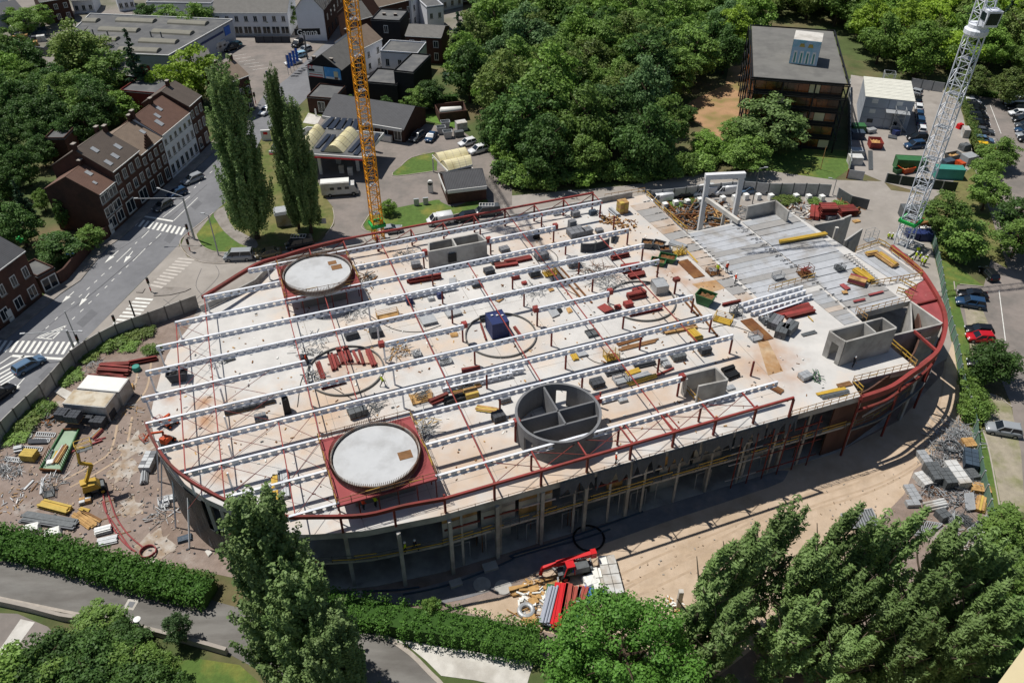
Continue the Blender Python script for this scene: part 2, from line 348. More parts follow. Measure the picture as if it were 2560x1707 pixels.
sheet('lane', "M -350 330 M 0 430 M 700 590 M 1450 770 M 1950 810 N 0 920 N 400 960 N 760 1040 N 1200 1150 N 1420 1300 N 1600 1480 N 1690 1568 N 1760 1700 N 600 1750 M 2080 1290 M 1130 1010 M 780 960 M 0 800 M -350 730", .03, 'lane_asphalt')
sheet('driveway', "N 1180 1140 N 1400 1180 N 2350 1340 O 0 1330 O 200 1370 O 120 1640 N 2000 1540 N 1700 1500 N 1560 1360 N 1400 1230", .04, 'pale_concrete')
sheet('lawn', "M 1500 1400 M 1800 1340 M 2200 1400 N 300 1800 M 1400 1800", .02, 'grass')
sheet('terrace', "M -200 920 M 160 930 M 320 1000 M 440 1050 M 560 1180 M 440 1280 M 0 1330 M -200 1400", .02, 'light_asphalt')
sheet('path', "M 190 980 M 320 1010 M 130 1270 M -60 1500 M -100 1400", .03, 'pale_concrete')
sheet('dirt_track', "C 1990 610 C 2220 600 C 2200 830 C 2150 1040 C 2040 1100 C 1960 1320 C 1900 1260 C 1680 1120 C 1520 1010 C 1700 900 C 1960 780", .03, 'track_dirt')
sheet('lawn', "C 2000 1400 C 2350 1300 D 0 1350 D 720 1380 D 740 1560 H 760 -20 H 600 85 H 0 0 G 2200 0", .025, 'grass')
sheet('pavement', "B 430 1130 B 480 1040 B 600 1075 B 560 1150", .06, 'pale_concrete')
mat('cement', '#b0aaa2', 0.95, 0.18, 0.8, col2='#94826f', mix=(.4, .6), scale2=0.5)
rq = random.Random(9)
for k, (t, x, y, r_) in enumerate([('I', 1140, 1180, 2.2), ('I', 1230, 950, 2.4), ('M', 1430, 310, 2.3), ('I', 1190, 1530, 1.6), ('I', 600, 520, 2.6)]):
    c = g(t, x, y); pts = [c + Vector((math.cos(a * .35) * r_ * rq.uniform(.5, 1.3), math.sin(a * .35) * r_ * rq.uniform(.5, 1.3), 0)) for a in range(18)]
    struct(MB().face([v3(p, .04 + k * .002) for p in smooth(pts, 3, True)]).build('spilled_cement', 'cement', org=(0, 0, 0)))
# kerbs
def kerb(s, w=.16, h=.14, m='stone_kerb', sm=3):
    p = smooth(gm(s), sm); return struct(MB().ribbon(p, w, 0, h).build('kerb', m, org=(0, 0, 0)))
kerb("E 1960 390 E 1790 525 E 1700 595 E 1655 650 E 1670 720 E 1740 790 E 1860 842 E 2080 852 F 0 805")
kerb("E 1800 592 E 1830 660 E 1880 710 E 2000 750 E 2300 748")
kerb("F 985 490 F 975 530 F 1040 562 F 1200 562 F 1600 482 F 1800 412 F 1980 372")
kerb("F 985 490 F 1050 390"); kerb("F 705 345 F 718 420 F 705 500 F 640 590")
kerb("B 1330 1530 B 1430 1450 B 1640 1400"); kerb("F 1255 20 F 1290 52 F 1650 5")
kerb("M -100 770 M 0 790 M 780 950 M 1130 1005 M 2090 1285", .35, .12)
kerb("N 1100 1105 N 1200 1150 N 1420 1300 N 1600 1480 N 1700 1580 N 1760 1700", .5, .12)
kerb("L 1970 480 L 2090 500 L 2240 600"); kerb("L 1965 800 L 2030 1020 L 2120 1500"); kerb("H 1705 1020 H 1715 1100"); kerb("H 1760 1045 H 1975 1065")
isl = MB().prism(gm("E 1410 1155 E 1500 1072 E 1640 1075 E 1755 1085 E 1700 1112 E 1560 1145"), 0, .16).build('traffic_island', 'paving', org=(0, 0, 0)); struct(isl)
struct(MB().prism(gm("E 1250 1120 E 1290 1095 E 1335 1085 E 1310 1125"), 0, .16).build('traffic_island', 'paving', org=(0, 0, 0)))
# pavement along the house fronts
fl = gm("E -60 1520 E 100 1400 E 450 1110 E 620 1000 E 870 700 E 1030 590 E 1171 459 E 1590 77 A 1836 1417 A 1942 1311 A 2340 1010")
fo = []
for i, p in enumerate(fl):
    d = (fl[min(i + 1, len(fl) - 1)] - fl[max(i - 1, 0)]).normalized(); fo.append(p + Vector((d.y, -d.x, 0)) * 2.4)
for i in range(len(fl) - 1):
    struct(MB().prism([fl[i], fl[i + 1], fo[i + 1], fo[i]], 0, .15).build('pavement', 'paving', org=(0, 0, 0)))
# painted markings, pieces of the street
def dash(t, x1, y1, x2, y2, w=.14, name='lane_dash', m='line_paint', z=.04):
    p, q = g(t, x1, y1), g(t, x2, y2); d = (q - p).normalized(); n = Vector((-d.y, d.x, 0)) * (w / 2)
    return MB().face([v3(p - n, z), v3(q - n, z), v3(q + n, z), v3(p + n, z)]).build(name, m, street)
for a in [(1370, 550, 1300, 620), (1260, 655, 1240, 672), (1205, 710, 1070, 838), (1025, 880, 1000, 905), (960, 942, 930, 968), (893, 1005, 865, 1030), (825, 1070, 795, 1095), (755, 1135, 725, 1160), (685, 1205, 653, 1230), (530, 1345, 505, 1370), (450, 1425, 420, 1450),
          (1480, 575, 1432, 622), (1393, 660, 1370, 683), (1335, 715, 1220, 830), (1180, 868, 1157, 890), (1115, 930, 1090, 952), (1050, 992, 1025, 1015), (985, 1058, 962, 1078), (910, 1128, 885, 1152), (842, 1197, 812, 1222), (767, 1270, 737, 1296), (690, 1342, 662, 1367),
          (1745, 235, 1495, 430), (1815, 248, 1590, 465), (1745, 195, 1725, 212), (1800, 145, 1780, 162), (1845, 100, 1825, 118), (1885, 55, 1868, 70), (1950, 5, 1925, 25)]: dash('E', *a)
dash('E', 1325, 420, 1590, 465, .5, 'stop_line'); dash('I', 110, 130, 575, 160, .5, 'stop_line')
for a in [('E', 1088, 735, 960, 850), ('E', 1220, 740, 1135, 850), ('E', 680, 1110, 570, 1210), ('E', 820, 1125, 725, 1245), ('I', 225, 335, 80, 500)]:
    p, q = g(*a[:3]), g(a[0], a[3], a[4]); d = (q - p).normalized(); n = Vector((-d.y, d.x, 0))
    m_ = p + (q - p) * .45
    mb = MB().face([v3(p - n * .08, .042), v3(m_ - n * .08, .042), v3(m_ + n * .08, .042), v3(p + n * .08, .042)])
    mb.face([v3(m_ - n * .45, .042), v3(q, .042), v3(m_ + n * .45, .042)]).build('arrow', 'line_paint', street)
def zebra(t, a, b, c, d, n, m='line_paint', z=.044, duty=.5):
    A, B, C, Dd = [g(t, *p) for p in (a, b, c, d)]
    for i in range(n):
        u, w = i / n, (i + duty) / n
        MB().face([v3(A.lerp(B, u), z), v3(C.lerp(Dd, u), z), v3(C.lerp(Dd, w), z), v3(A.lerp(B, w), z)]).build('crossing_stripe', m, street)
zebra('E', (1275, 445), (1725, 530), (1225, 505), (1690, 597), 11)
zebra('E', (1640, 800), (1360, 1070), (1800, 815), (1470, 1095), 10, 'worn_paint', .05)
zebra('E', (1250, 1165), (985, 1460), (1410, 1178), (1160, 1475), 9, 'line_paint', .05)
zebra('I', (-60, -12), (735, 5), (-130, 88), (665, 122), 15)
for a in [(-20, 265, 225, 130), (-20, 310, 245, 165), (-20, 350, 215, 215), (-20, 385, 190, 262), (-20, 420, 140, 318)]: dash('I', *a, .35, 'hatch_bar')
dash('I', 110, 130, -40, 230, .2, 'hatch_bar'); dash('I', 375, 150, 150, 330, .12)
for a in [(330, 1535, 610, 1420), (480, 1548, 610, 1420), (335, 1532, 485, 1546), (375, 1532, 590, 1443), (420, 1540, 565, 1465)]: dash('E', *a, .2, 'hatch_bar')
for x in range(6): dash('A', 2120 + x * 40, 520 + x * 25, 2260 + x * 40, 500 + x * 25, .1, 'bay_line')
for i in range(9): dash('D', 1990 + i * 14, 960 + i * 45, 1900 + i * 14, 955 + i * 45, .1, 'bay_line')
dash('D', 2040, 970, 2140, 1230, .12, 'bay_line'); dash('H', 2120, 1100, 2180, 1568, .12, 'bay_line')
for i in range(4): dash('B', 320 + i * 32, 705 - i * 25, 390 + i * 32, 700 - i * 25, .6, 'crossing_stripe', 'black')

# tyre tracks, seams and patches
mat('track', '#ad9983', 0.98, 0.2, 1.0); mat('seam', '#55565a', 0.95, 0.2, 1.0); mat('patch', '#68696c', 0.92, 0.12, 1.0)
def strip(s, w, z, m, name, off=0.0):
    p = smooth(gm(s), 5); q = []
    for i, a in enumerate(p): d = (p[min(i + 1, len(p) - 1)] - p[max(i - 1, 0)]).normalized(); q.append((a, Vector((-d.y, d.x, 0))))
    mb = MB()
    for (a, n), (b, k) in zip(q, q[1:]): mb.face([v3(a + n * (off - w / 2), z), v3(b + k * (off - w / 2), z), v3(b + k * (off + w / 2), z), v3(a + n * (off + w / 2), z)])
    return struct(mb.build(name, m, org=(0, 0, 0)))
for k, s in enumerate(("O 900 700 O 1400 450 O 1900 250 L 400 1450 L 1000 1250 L 1400 1000 L 1620 650 L 1690 200", "O 1000 760 O 1600 480 L 200 1560 L 900 1330 L 1350 1080 L 1560 800", "I 1000 700 I 1180 560 I 1290 430 I 1330 200", "I 620 1300 I 900 1150 I 1080 1000 I 1150 700")):
    for o in (-.9, .9): strip(s, .3, .037 + k * .001, 'track', 'tyre_track', o)
strip("E 1480 600 E 1200 830 E 860 1120 E 560 1330 I 240 40", .1, .036, 'seam', 'road_seam'); strip("E 1900 130 E 1560 430 E 1360 560 E 1100 720", .1, .036, 'seam', 'road_seam'); strip("E 1310 740 E 900 1080 E 640 1290", .08, .036, 'seam', 'road_seam')
for s in ("E 1500 640 E 1560 560 E 1620 590 E 1560 670", "E 700 1400 E 840 1270 E 900 1310 E 760 1440", "I 350 330 I 450 230 I 500 250 I 400 360", "E 1750 330 E 1820 270 E 1860 300 E 1790 360"): sheet('asphalt_patch', s, .034, 'patch')
for s in ("E 1650 1130 E 1500 1250 E 1380 1400", "E 1850 900 E 1800 1060 E 1900 1180", "E 1980 870 E 2000 980 E 1760 1220", "E 1500 1180 E 1660 1270 E 1850 1200"): strip(s, .07, .046, 'seam', 'slab_joint')
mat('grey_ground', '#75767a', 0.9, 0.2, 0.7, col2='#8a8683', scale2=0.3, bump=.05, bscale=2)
sheet('gravel_shade_strip', "N 600 760 N 1350 740 N 2350 440 O 650 200 O 1200 0 L 60 1180 L 160 1250 L 0 1340 O 1500 60 O 900 270 O 400 460 N 2350 650 N 1900 800 N 1500 850 N 700 830", .043, 'grey_ground', 2)  # grey gravel and sheeting; the dark bluish tone also paints the facade's shade
# THE BUILDING UNDER CONSTRUCTION
for nm, c in (('plank_grey', '#a0a3a6'), ('plank_light', '#acafb3'), ('plank_dull', '#959492')): mat(nm, c, 0.85, 0.12, 1.2, col2='#94928f', scale2=0.25)
mat('plank_brown', '#b3a79b', 0.9, 0.16, 1.2, col2='#a08a74', scale2=0.3)
B0 = Vector((5, 85, 0))
bld = thing('building_under_construction', B0, 'large oval concrete building shell under construction with rows of white roof beams', 'building')
def bp(mb, name, m, parent=None, smooth=False):
    o = mb.build(name, m, bld if parent is None else parent, B0, smooth); return o
left = gm("E 1850 1300 E 1700 1480 I 1560 80 I 1500 220 I 1430 460 I 1390 640 I 1390 740 I 1420 880 I 1480 1040 I 1570 1170 I 1680 1290 I 1830 1400 I 2000 1490 N 290 180 N 640 195 N 1000 170", D)
front = gm("N 1200 140 N 1700 30 K 0 1400 K 700 1200 K 1500 960 K 2350 720 L 200 690 L 850 500", D)
# keep the front straight
fa, fb = front[1], front[-1]
front = [fa.lerp(fb, i / 12) for i in range(13)]
back = gm("G 1210 220 F 1430 640 F 840 750 F 400 830 F 150 900 E 2350 1060", D)
CZ = D + 3.0
corA = gm("H 565 1470 H 1055 1345 H 1180 1440 H 715 1568", D + 4.0)
lf = smooth(left, 3)
outline = lf + front + gm("L 770 370 L 1350 235 L 1120 45", D) + [corA[2], corA[1], corA[0].lerp(corA[1], .5)] + gm("H 870 1390 H 800 1325 H 1310 1192 H 1240 1110 H 1430 1000 H 1400 950 H 1160 750 H 1010 680 H 790 752 H 190 370 H 0 410 G 1620 570 G 1225 220", D) + back
bp(MB().prism(outline, D - .06, D), 'deck_slab', 'deck_concrete')
bp(MB().prism(outline, D - .95, D - .065), 'edge_beam', 'concrete')
stad = lf + front + gm("L 1350 235 H 1430 1000 H 1010 680 H 190 370 G 1225 220", D) + back
cen = sum(stad, Vector()) / len(stad)
def shrink(pts, k): return [cen + (p - cen) * k for p in pts]
bp(MB().prism(shrink(stad, .985), 4.55, 4.9), 'middle_slab', 'concrete')
bp(MB().prism(shrink(stad, .99), .05, .12), 'ground_slab', 'concrete')
bp(MB().ribbon([p - Vector((0, 0.4, 0)) for p in back], .3, .12, D - .96), 'light_stop_wall', 'concrete')  # unseen wall, added to stop light leaking in from the back
inn = [p + Vector((-.35, .94, 0)) * 8 for p in [front[0] + Vector((-16, -2, 0))] + front[::3]]
bp(MB().ribbon(inn, .3, .12, D - .96), 'inner_wall', 'pale_concrete')
mat('membrane', '#2b3036', 0.5, 0.3, 0.5, col2='#8f9498', mix=(.6, .72), scale2=0.35, stretch=(2.5, 2.5, .35), bump=.1, bscale=1.5)
bp(MB().ribbon(shrink(lf[:40], 1.004), .12, .13, 4.5), 'membrane_wall', 'membrane')
bp(MB().ribbon(shrink(lf[:34], 1.004), .12, 4.52, D - .97), 'membrane_wall', 'membrane')
# columns of the front
for a in [('N', 550, 640), ('N', 905, 690), ('N', 1370, 680), ('N', 1810, 570), ('N', 2220, 430), ('O', 265, 300), ('O', 650, 180), ('O', 1030, 50), ('K', 1760, 1380), ('K', 2090, 1270), ('L', 70, 1170), ('L', 690, 980), ('L', 1210, 720)]:
    p = g(*a); bp(MB().box(p + Vector((0, .2, 0)), .42, .42, D - .97, math.radians(20.7)), 'column', 'concrete')
for i in range(1, 22):
    p = lf[int(i * (len(lf) - 1) / 22)] * .5 + shrink([lf[int(i * (len(lf) - 1) / 22)]], .98)[0] * .5
    if -34 < p.x < -20: bp(MB().box(v3(p, 0), .4, .4, D - .97), 'column', 'concrete')
for i in range(1, 12):   # second row of columns inside
    p = front[i] + Vector((-.35, .94, 0)) * 5; bp(MB().box(v3(p, .12), .4, .4, D - 1.1), 'column', 'dark_concrete')
# props with white foil along the rounded end
for i in range(5):
    p = lf[14 + i * 4]; q = v3(p + (p - cen).normalized() * (1.6 + .2 * (i % 3)), 0)
    bp(MB().bar(q, v3(p, D - 2.2), .16), 'raking_prop', 'white_steel')
# yellow-and-black safety boards along the middle floor
mid = shrink(lf[34:] + front, .989)
def rail_run(path, z, n, m1=None, m2=None, h=(.45, 1.0), w=.14, seed=1, fill=.55):
    """posts and rails in one mesh, and the list of loose boards tied to them"""
    r = random.Random(seed); boards = []; mb2 = MB()
    tot = [0]
    for i in range(len(path) - 1): tot.append(tot[-1] + (path[i + 1] - path[i]).length)
    def at(s):
        for i in range(len(path) - 1):
            if s <= tot[i + 1] or i == len(path) - 2:
                return path[i].lerp(path[i + 1], (s - tot[i]) / max(tot[i + 1] - tot[i], 1e-6))
    for i in range(n):
        a, b = at(tot[-1] * i / n), at(tot[-1] * (i + 1) / n); dn = (b - a).normalized(); dn = Vector((-dn.y, dn.x, 0)) * .06
        mb2.bar(v3(a, z), v3(a, z + h[-1] + .1), .06)
        if i == n - 1: mb2.bar(v3(b, z), v3(b, z + h[-1] + .1), .06)
        for hh in h:
            mb2.bar(v3(a, z + hh), v3(b, z + hh), .04, w * .6)
            if r.random() < fill:
                o1, o2 = r.uniform(-.05, .07), r.uniform(-.05, .07)
                boards.append(MB().bar(v3(a - dn, z + hh + o1), v3(b - dn, z + hh + o2), .04, w))
    return boards, mb2
def put_boards(bs):
    for b in bs: bp(b, 'safety_board', 'yellow_paint')
for k in range(0, len(mid) - 4, 4):
    y, b = rail_run(mid[k:k + 5], 4.9, 5, seed=k)
    put_boards(y)
    bp(b, 'guard_rail', 'dark_galv')
# torn blue-grey sheeting hanging from the slab edge
r = random.Random(3)
for k in range(3, 10):
    a, b = front[k].lerp(front[k + 1], .04), front[k].lerp(front[k + 1], .97); mb = MB(); n = 9; off = Vector((.35, -.94, 0))
    top = [a.lerp(b, i / n) + off * (.12 + .05 * math.sin(i * 2.1)) for i in range(n + 1)]
    dz = [r.uniform(.5, 2.4) if i % 3 else r.uniform(1.6, 3.0) for i in range(n + 1)]
    for i in range(n):
        mb.face([v3(top[i], D - .15), v3(top[i] + off * .15, D - .15 - dz[i]), v3(top[i + 1] + off * .15, D - .15 - dz[i + 1]), v3(top[i + 1], D - .15)])
    bp(mb, 'torn_sheeting', 'tarp')
# panel walls set back in the bays, steel ledger beams and door frames
FN = Vector((-.35, .94, 0)); rr = random.Random(12)
for k in range(11):
    a, b = front[k].lerp(front[k + 1], .06) + FN * 1.2, front[k].lerp(front[k + 1], .96) + FN * 1.2
    if k in (0, 1, 2, 4, 6, 7):
        for j in range(3): bp(MB().bar(v3(a.lerp(b, .0 if k != 4 else .5), 5.5 + j * 1.2), v3(b, 5.5 + j * 1.2), .12, 1.15), 'wall_panel', rr.choice(['concrete', 'pale_concrete', 'timber']))
    bp(MB().bar(v3(a - FN, 7.3 + rr.uniform(-.2, .2)), v3(b - FN, 7.3), .14, .22), 'ledger_beam', rr.choice(['galv', 'red_oxide', 'dark_galv']))
    if k in (0, 2, 3, 5, 7):
        u = a.lerp(b, .25), a.lerp(b, .75)
        for q in u: bp(MB().bar(v3(q, .1), v3(q, 2.9), .1), 'door_frame', 'galv')
        bp(MB().bar(v3(u[0], 2.9), v3(u[1], 2.9), .1), 'door_frame', 'galv')
    if k in (1, 4, 6, 9): bp(MB().bar(v3(a + FN * 1.5, 1.6), v3(b + FN * 1.5, 1.6), .15, 3.0), 'block_wall', rr.choice(['grey_block', 'concrete']))
    for f in (.5,): q = front[k].lerp(front[k + 1], f) + FN * .3; bp(MB().box(v3(q, .1), .26, .26, D - 1.1), 'column', 'concrete')
    y, b2 = rail_run([front[k] + FN * .2, front[k + 1] + FN * .2], 4.9, 4, h=(.5, 1.05), seed=40 + k, fill=.3); bp(b2, 'guard_rail', 'dark_galv'); put_boards(y)
# red frame of the glazing on the right of the front
for k in (8, 9, 10):
    a, b = front[k] + Vector((.1, -.25, 0)), front[k + 1] + Vector((.1, -.25, 0))
    for j in (1, 3): bp(MB().bar(v3(a.lerp(b, j / 4), .1), v3(a.lerp(b, j / 4), D - 1.2), .12), 'glazing_post', 'red_oxide')
    for z in (1.8, 4.6, 6.6): bp(MB().bar(v3(a, z), v3(b, z), .1), 'glazing_rail', 'red_oxide' if k > 8 else 'galv')
# roof beams with round holes
BE = Vector((math.cos(math.radians(20.65)), math.sin(math.radians(20.65)), 0)); BN = Vector((-BE.y, BE.x, 0))
def cell_beam(p, q, m='white_steel', depth=.82, fw=.27, pitch=1.02, r=.2, parent=None, name='cellular_beam'):
    p, q = Vector(p), Vector(q); d = (q - p); L = d.length; d.normalize(); up = Vector((0, 0, 1)); mb = MB()
    mb.bar(p - up * .03, q - up * .03, fw, .05); mb.bar(p - up * (depth - .03), q - up * (depth - .03), fw, .05)
    n = max(1, int(L / pitch)); w = L / n; h = depth - .1
    for i in range(n):
        c = p + d * ((i + .5) * w) - up * (depth / 2)
        sq = [(-1, -1), (0, -1), (1, -1), (1, 0), (1, 1), (0, 1), (-1, 1), (-1, 0)]
        o = [c + d * (x * w / 2) + up * (y * h / 2) for x, y in sq]
        ii = [c + d * (r * x / math.hypot(x, y)) + up * (r * y / math.hypot(x, y)) for x, y in sq]
        k = len(mb.v); mb.v += [tuple(v) for v in o + ii]
        for j in range(8): mb.f.append((k + j, k + (j + 1) % 8, k + 8 + (j + 1) % 8, k + 8 + j))
    for e in (p, q): mb.bar(e - up * .06, e - up * (depth - .06), .02, fw * .9, up=d)
    return bp(mb, name, m) if parent is None else mb.build(name, m, parent)
BL = {1: [(('E', 2280, 900), ('G', 820, 272))], 2: [(('E', 1870, 1150), ('F', 215, 1015)), (('F', 905, 882), ('F', 1540, 742)), (('F', 2150, 622), ('G', 395, 505))],
      3: [(('E', 1605, 1385), ('G', 1070, 528))], 4: [(('I', 1435, 40), ('G', 1210, 668))], 5: [(('I', 1335, 270), ('G', 1350, 812))],
      6: [(('I', 1300, 510), ('J', 450, 178)), (('F', 1180, 1558), ('F', 1900, 1408)), (('G', 240, 1258), ('G', 890, 1108))],
      7: [(('I', 1335, 745), ('G', 1660, 1138))], 8: [(('I', 1450, 980), ('G', 1835, 1318))], 9: [(('I', 1690, 1200), ('J', 600, 885)), (('J', 1440, 668), ('G', 2030, 1500))],
      10: [(('I', 2080, 1420), ('J', 650, 1185)), (('J', 1560, 945), ('K', 20, 732)), (('K', 810, 522), ('K', 1560, 320))], 11: [(('J', 300, 1600), ('J', 760, 1478)), (('J', 1650, 1232), ('L', 90, 362))]}
BLINE = {}
for k, segs in BL.items():
    P = g(*segs[0][0], ZB); Q = g(*segs[-1][1], ZB); BLINE[k] = (P, Q)
    for a, b in segs:
        p, q = g(*a, ZB), g(*b, ZB)
        # snap to the beam's own straight line
        d = (Q - P).normalized(); p = P + d * (p - P).dot(d); q = P + d * (q - P).dot(d); cell_beam(p, q)
# posts
def post(a, m='red_oxide', top=None, w=.2):
    p = g(*a, D); return bp(MB().box(p, w, w, (top or ZB - .82) - D, math.radians(20.7)), 'post', m)
RP = {'G': [(805, 430), (930, 540), (380, 655), (270, 515), (470, 400), (1055, 680), (490, 770), (1190, 825), (610, 950), (1330, 975), (735, 1110), (880, 1215), (110, 1245), (230, 1425), (1645, 1300), (1015, 1450), (1810, 1480), (5, 1085)],
      'K': [(360, 40), (490, 250), (1335, 285), (1170, 75), (1995, 110), (2190, 315), (640, 430), (1515, 500), (1710, 735), (965, 950), (30, 915), (800, 600), (175, 1180)],
      'F': [(1545, 895), (1625, 1055), (1715, 1220), (2155, 770), (2060, 620), (1805, 1400), (1900, 1568), (975, 1190), (1120, 740)], 'J': [(2010, 210), (2120, 430), (2240, 660)]}
for t, l in RP.items():
    for x, y in l: post((t, x, y))
for t, l in {'I': [(1510, 215), (1430, 460), (1400, 690), (1500, 1040), (2010, 330), (2060, 560), (2100, 820), (2140, 1080), (2130, 1340), (1790, 1400)], 'E': [(1925, 1300), (1670, 1540)], 'J': [(460, 380), (510, 590), (575, 830), (1190, 190), (1275, 395), (1360, 610)], 'F': [(1050, 1370), (1130, 1560), (130, 1000)]}.items():
    for x, y in l: post((t, x, y), 'white_steel')
p = g('G', 1490, 1130, D); pc = bp(MB().box(p, .25, .25, 2.6), 'post', 'red_oxide'); bp(MB().box(v3(p, D + 2.3), .9, .7, .5, .4), 'post_head', 'red_oxide')
for a in [('F', 1550, 748), ('F', 2135, 632), ('G', 398, 508), ('J', 1150, 22), ('F', 1912, 1412), ('G', 217, 1268), ('G', 900, 1108), ('K', 45, 735), ('K', 790, 532), ('K', 1562, 325)]:
    bp(MB().box(v3(g(*a, ZB - .4), ZB - .78), .7, .7, .75, math.radians(20.7)), 'beam_head', 'red_steel')
# purlins and bracing
def lineX(a, b, c, d):
    x1, y1, x2, y2 = a.x, a.y, b.x, b.y; x3, y3, x4, y4 = c.x, c.y, d.x, d.y
    t = ((x1 - x3) * (y3 - y4) - (y1 - y3) * (x3 - x4)) / ((x1 - x2) * (y3 - y4) - (y1 - y2) * (x3 - x4)); return a.lerp(b, t)
PU = {'A': (('E', 1615, 1400), ('I', 1700, 1215)), 'B': (('E', 1875, 1160), ('I', 2060, 1420)), 'C': (('F', 180, 850), ('J', 745, 1485)), 'D': (('F', 620, 1112), ('J', 925, 525)),
      'E': (('F', 1155, 672), ('J', 2190, 1285)), 'F': (('F', 1940, 832), ('K', 262, 352)), 'G': (('G', 0, 440), ('K', 1485, 822)), 'H': (('G', 790, 580), ('G', 1700, 1560)), 'J': (('J', 205, 735), ('J', 355, 1568))}
PL = {k: (g(*a, ZB - .1), g(*b, ZB - .1)) for k, (a, b) in PU.items()}
for k, (p, q) in PL.items(): bp(MB().bar(p - Vector((0, 0, .15)), q - Vector((0, 0, .15)), .12), 'purlin', 'red_steel')
for k1, k2, rng in (('A', 'B', range(3, 10)), ('B', 'J', range(6, 11)), ('J', 'C', range(8, 11))):
    for i in rng:
        X = [[lineX(*PL[k], *BLINE[j]) for j in (i, i + 1)] for k in (k1, k2)]
        for a, b in ((X[0][0], X[1][1]), (X[0][1], X[1][0])):
            bp(MB().bar(v3(a, ZB - .35), v3(b, ZB - .35), .045), 'brace_rod', 'red_oxide')
# red edge beam round the roof
RZ = D + 3.2
re1 = gm("I 1335 730 I 1360 810 I 1440 960 I 1560 1120 I 1750 1270 I 2000 1410 I 2200 1490 N 200 20 N 560 30 N 1000 15 J 1360 1495", RZ)
f0, f1 = g('J', 1730, 1430, RZ), g('L', 240, 505, RZ)
bp(MB().ribbon(smooth(re1 + [f0], 4), .28, RZ - .45, RZ), 'edge_beam', 'red_oxide')
bp(MB().bar(f0 - Vector((0, 0, .15)), f1 - Vector((0, 0, .15)), .26, .3), 'edge_beam', 'red_steel')
re2 = gm("E 1855 1150 E 2000 1060 E 2350 850 F 240 775 F 480 700 F 800 620", RZ)
bp(MB().ribbon(smooth(re2, 4), .45, RZ - .5, RZ), 'edge_beam', 'red_oxide')
b0, b1 = g('F', 800, 622, RZ), g('G', 750, 195, RZ)
bp(MB().bar(b0 - Vector((0, 0, .15)), b1 - Vector((0, 0, .15)), .24, .28), 'edge_beam', 'red_steel')
fr = [g('N', 800, 185, D), g('N', 1285, 130, D), g('J', 1740, 1568, D)] + [g(*a, D) for a in (('J', 2190, 1450), ('K', 265, 1325), ('K', 685, 1200), ('K', 1080, 1080), ('K', 1470, 965), ('K', 1845, 855), ('K', 2210, 750), ('L', 190, 690))]
for p in fr: bp(MB().box(p, .24, .24, RZ - .3 - D, math.radians(20.7)), 'edge_post', 'red_oxide')
bk = [g(*a, RZ) for a in (('F', 180, 800), ('F', 485, 705), ('F', 800, 635), ('F', 1110, 580), ('F', 1420, 525), ('F', 1715, 465), ('F', 2000, 405), ('F', 2285, 350), ('G', 205, 305), ('G', 475, 255), ('G', 745, 200))]
for i, p in enumerate(bk):
    bp(MB().box(v3(p, D), .22, .22, RZ - .3 - D, math.radians(20.7)), 'edge_post', 'red_oxide')
    if i < len(bk) - 1: bp(MB().bar(v3(p, D + .2), v3(bk[i + 1], RZ - .3), .09), 'brace_rod', 'red_steel')
    bp(MB().bar(v3(p, RZ - .2), v3(p, RZ - .2) - BN * 3.6, .12), 'strut', 'red_steel')
for i, (t, x, y, x2, y2) in enumerate([('J', 2090, 1090, 2190, 1290), ('K', 175, 1000, 265, 1165), ('K', 580, 885, 685, 1045), ('K', 985, 775, 1100, 930), ('K', 1365, 670, 1490, 815), ('K', 1740, 565, 1865, 705), ('K', 2110, 465, 2230, 605)]):
    a, b = g(t, x, y, RZ - .1), g(t, x2, y2, RZ - .1); bp(MB().bar(a, b, .16), 'strut', 'red_steel')
    if i in (3, 4): bp(MB().bar(a + BE * .7, b + BE * .7, .12), 'strut', 'red_steel')
    c, d = a + BE * 6.3, b + BE * 6.3
    if i < 6:
        bp(MB().bar(v3(a, RZ - .3), v3(d, RZ - .3), .06), 'brace_rod', 'red_oxide'); bp(MB().bar(v3(b, RZ - .3), v3(c, RZ - .3), .06), 'brace_rod', 'red_oxide')
# concrete parapet along the back edge
par = gm("E 1850 1290 E 2000 1220 E 2350 1050 F 150 895 F 400 825 F 840 745 F 1430 640 G 0 452 G 1100 240", D)
bp(MB().ribbon(smooth(par, 2), .25, D + .003, D + 1.0), 'parapet', 'concrete')
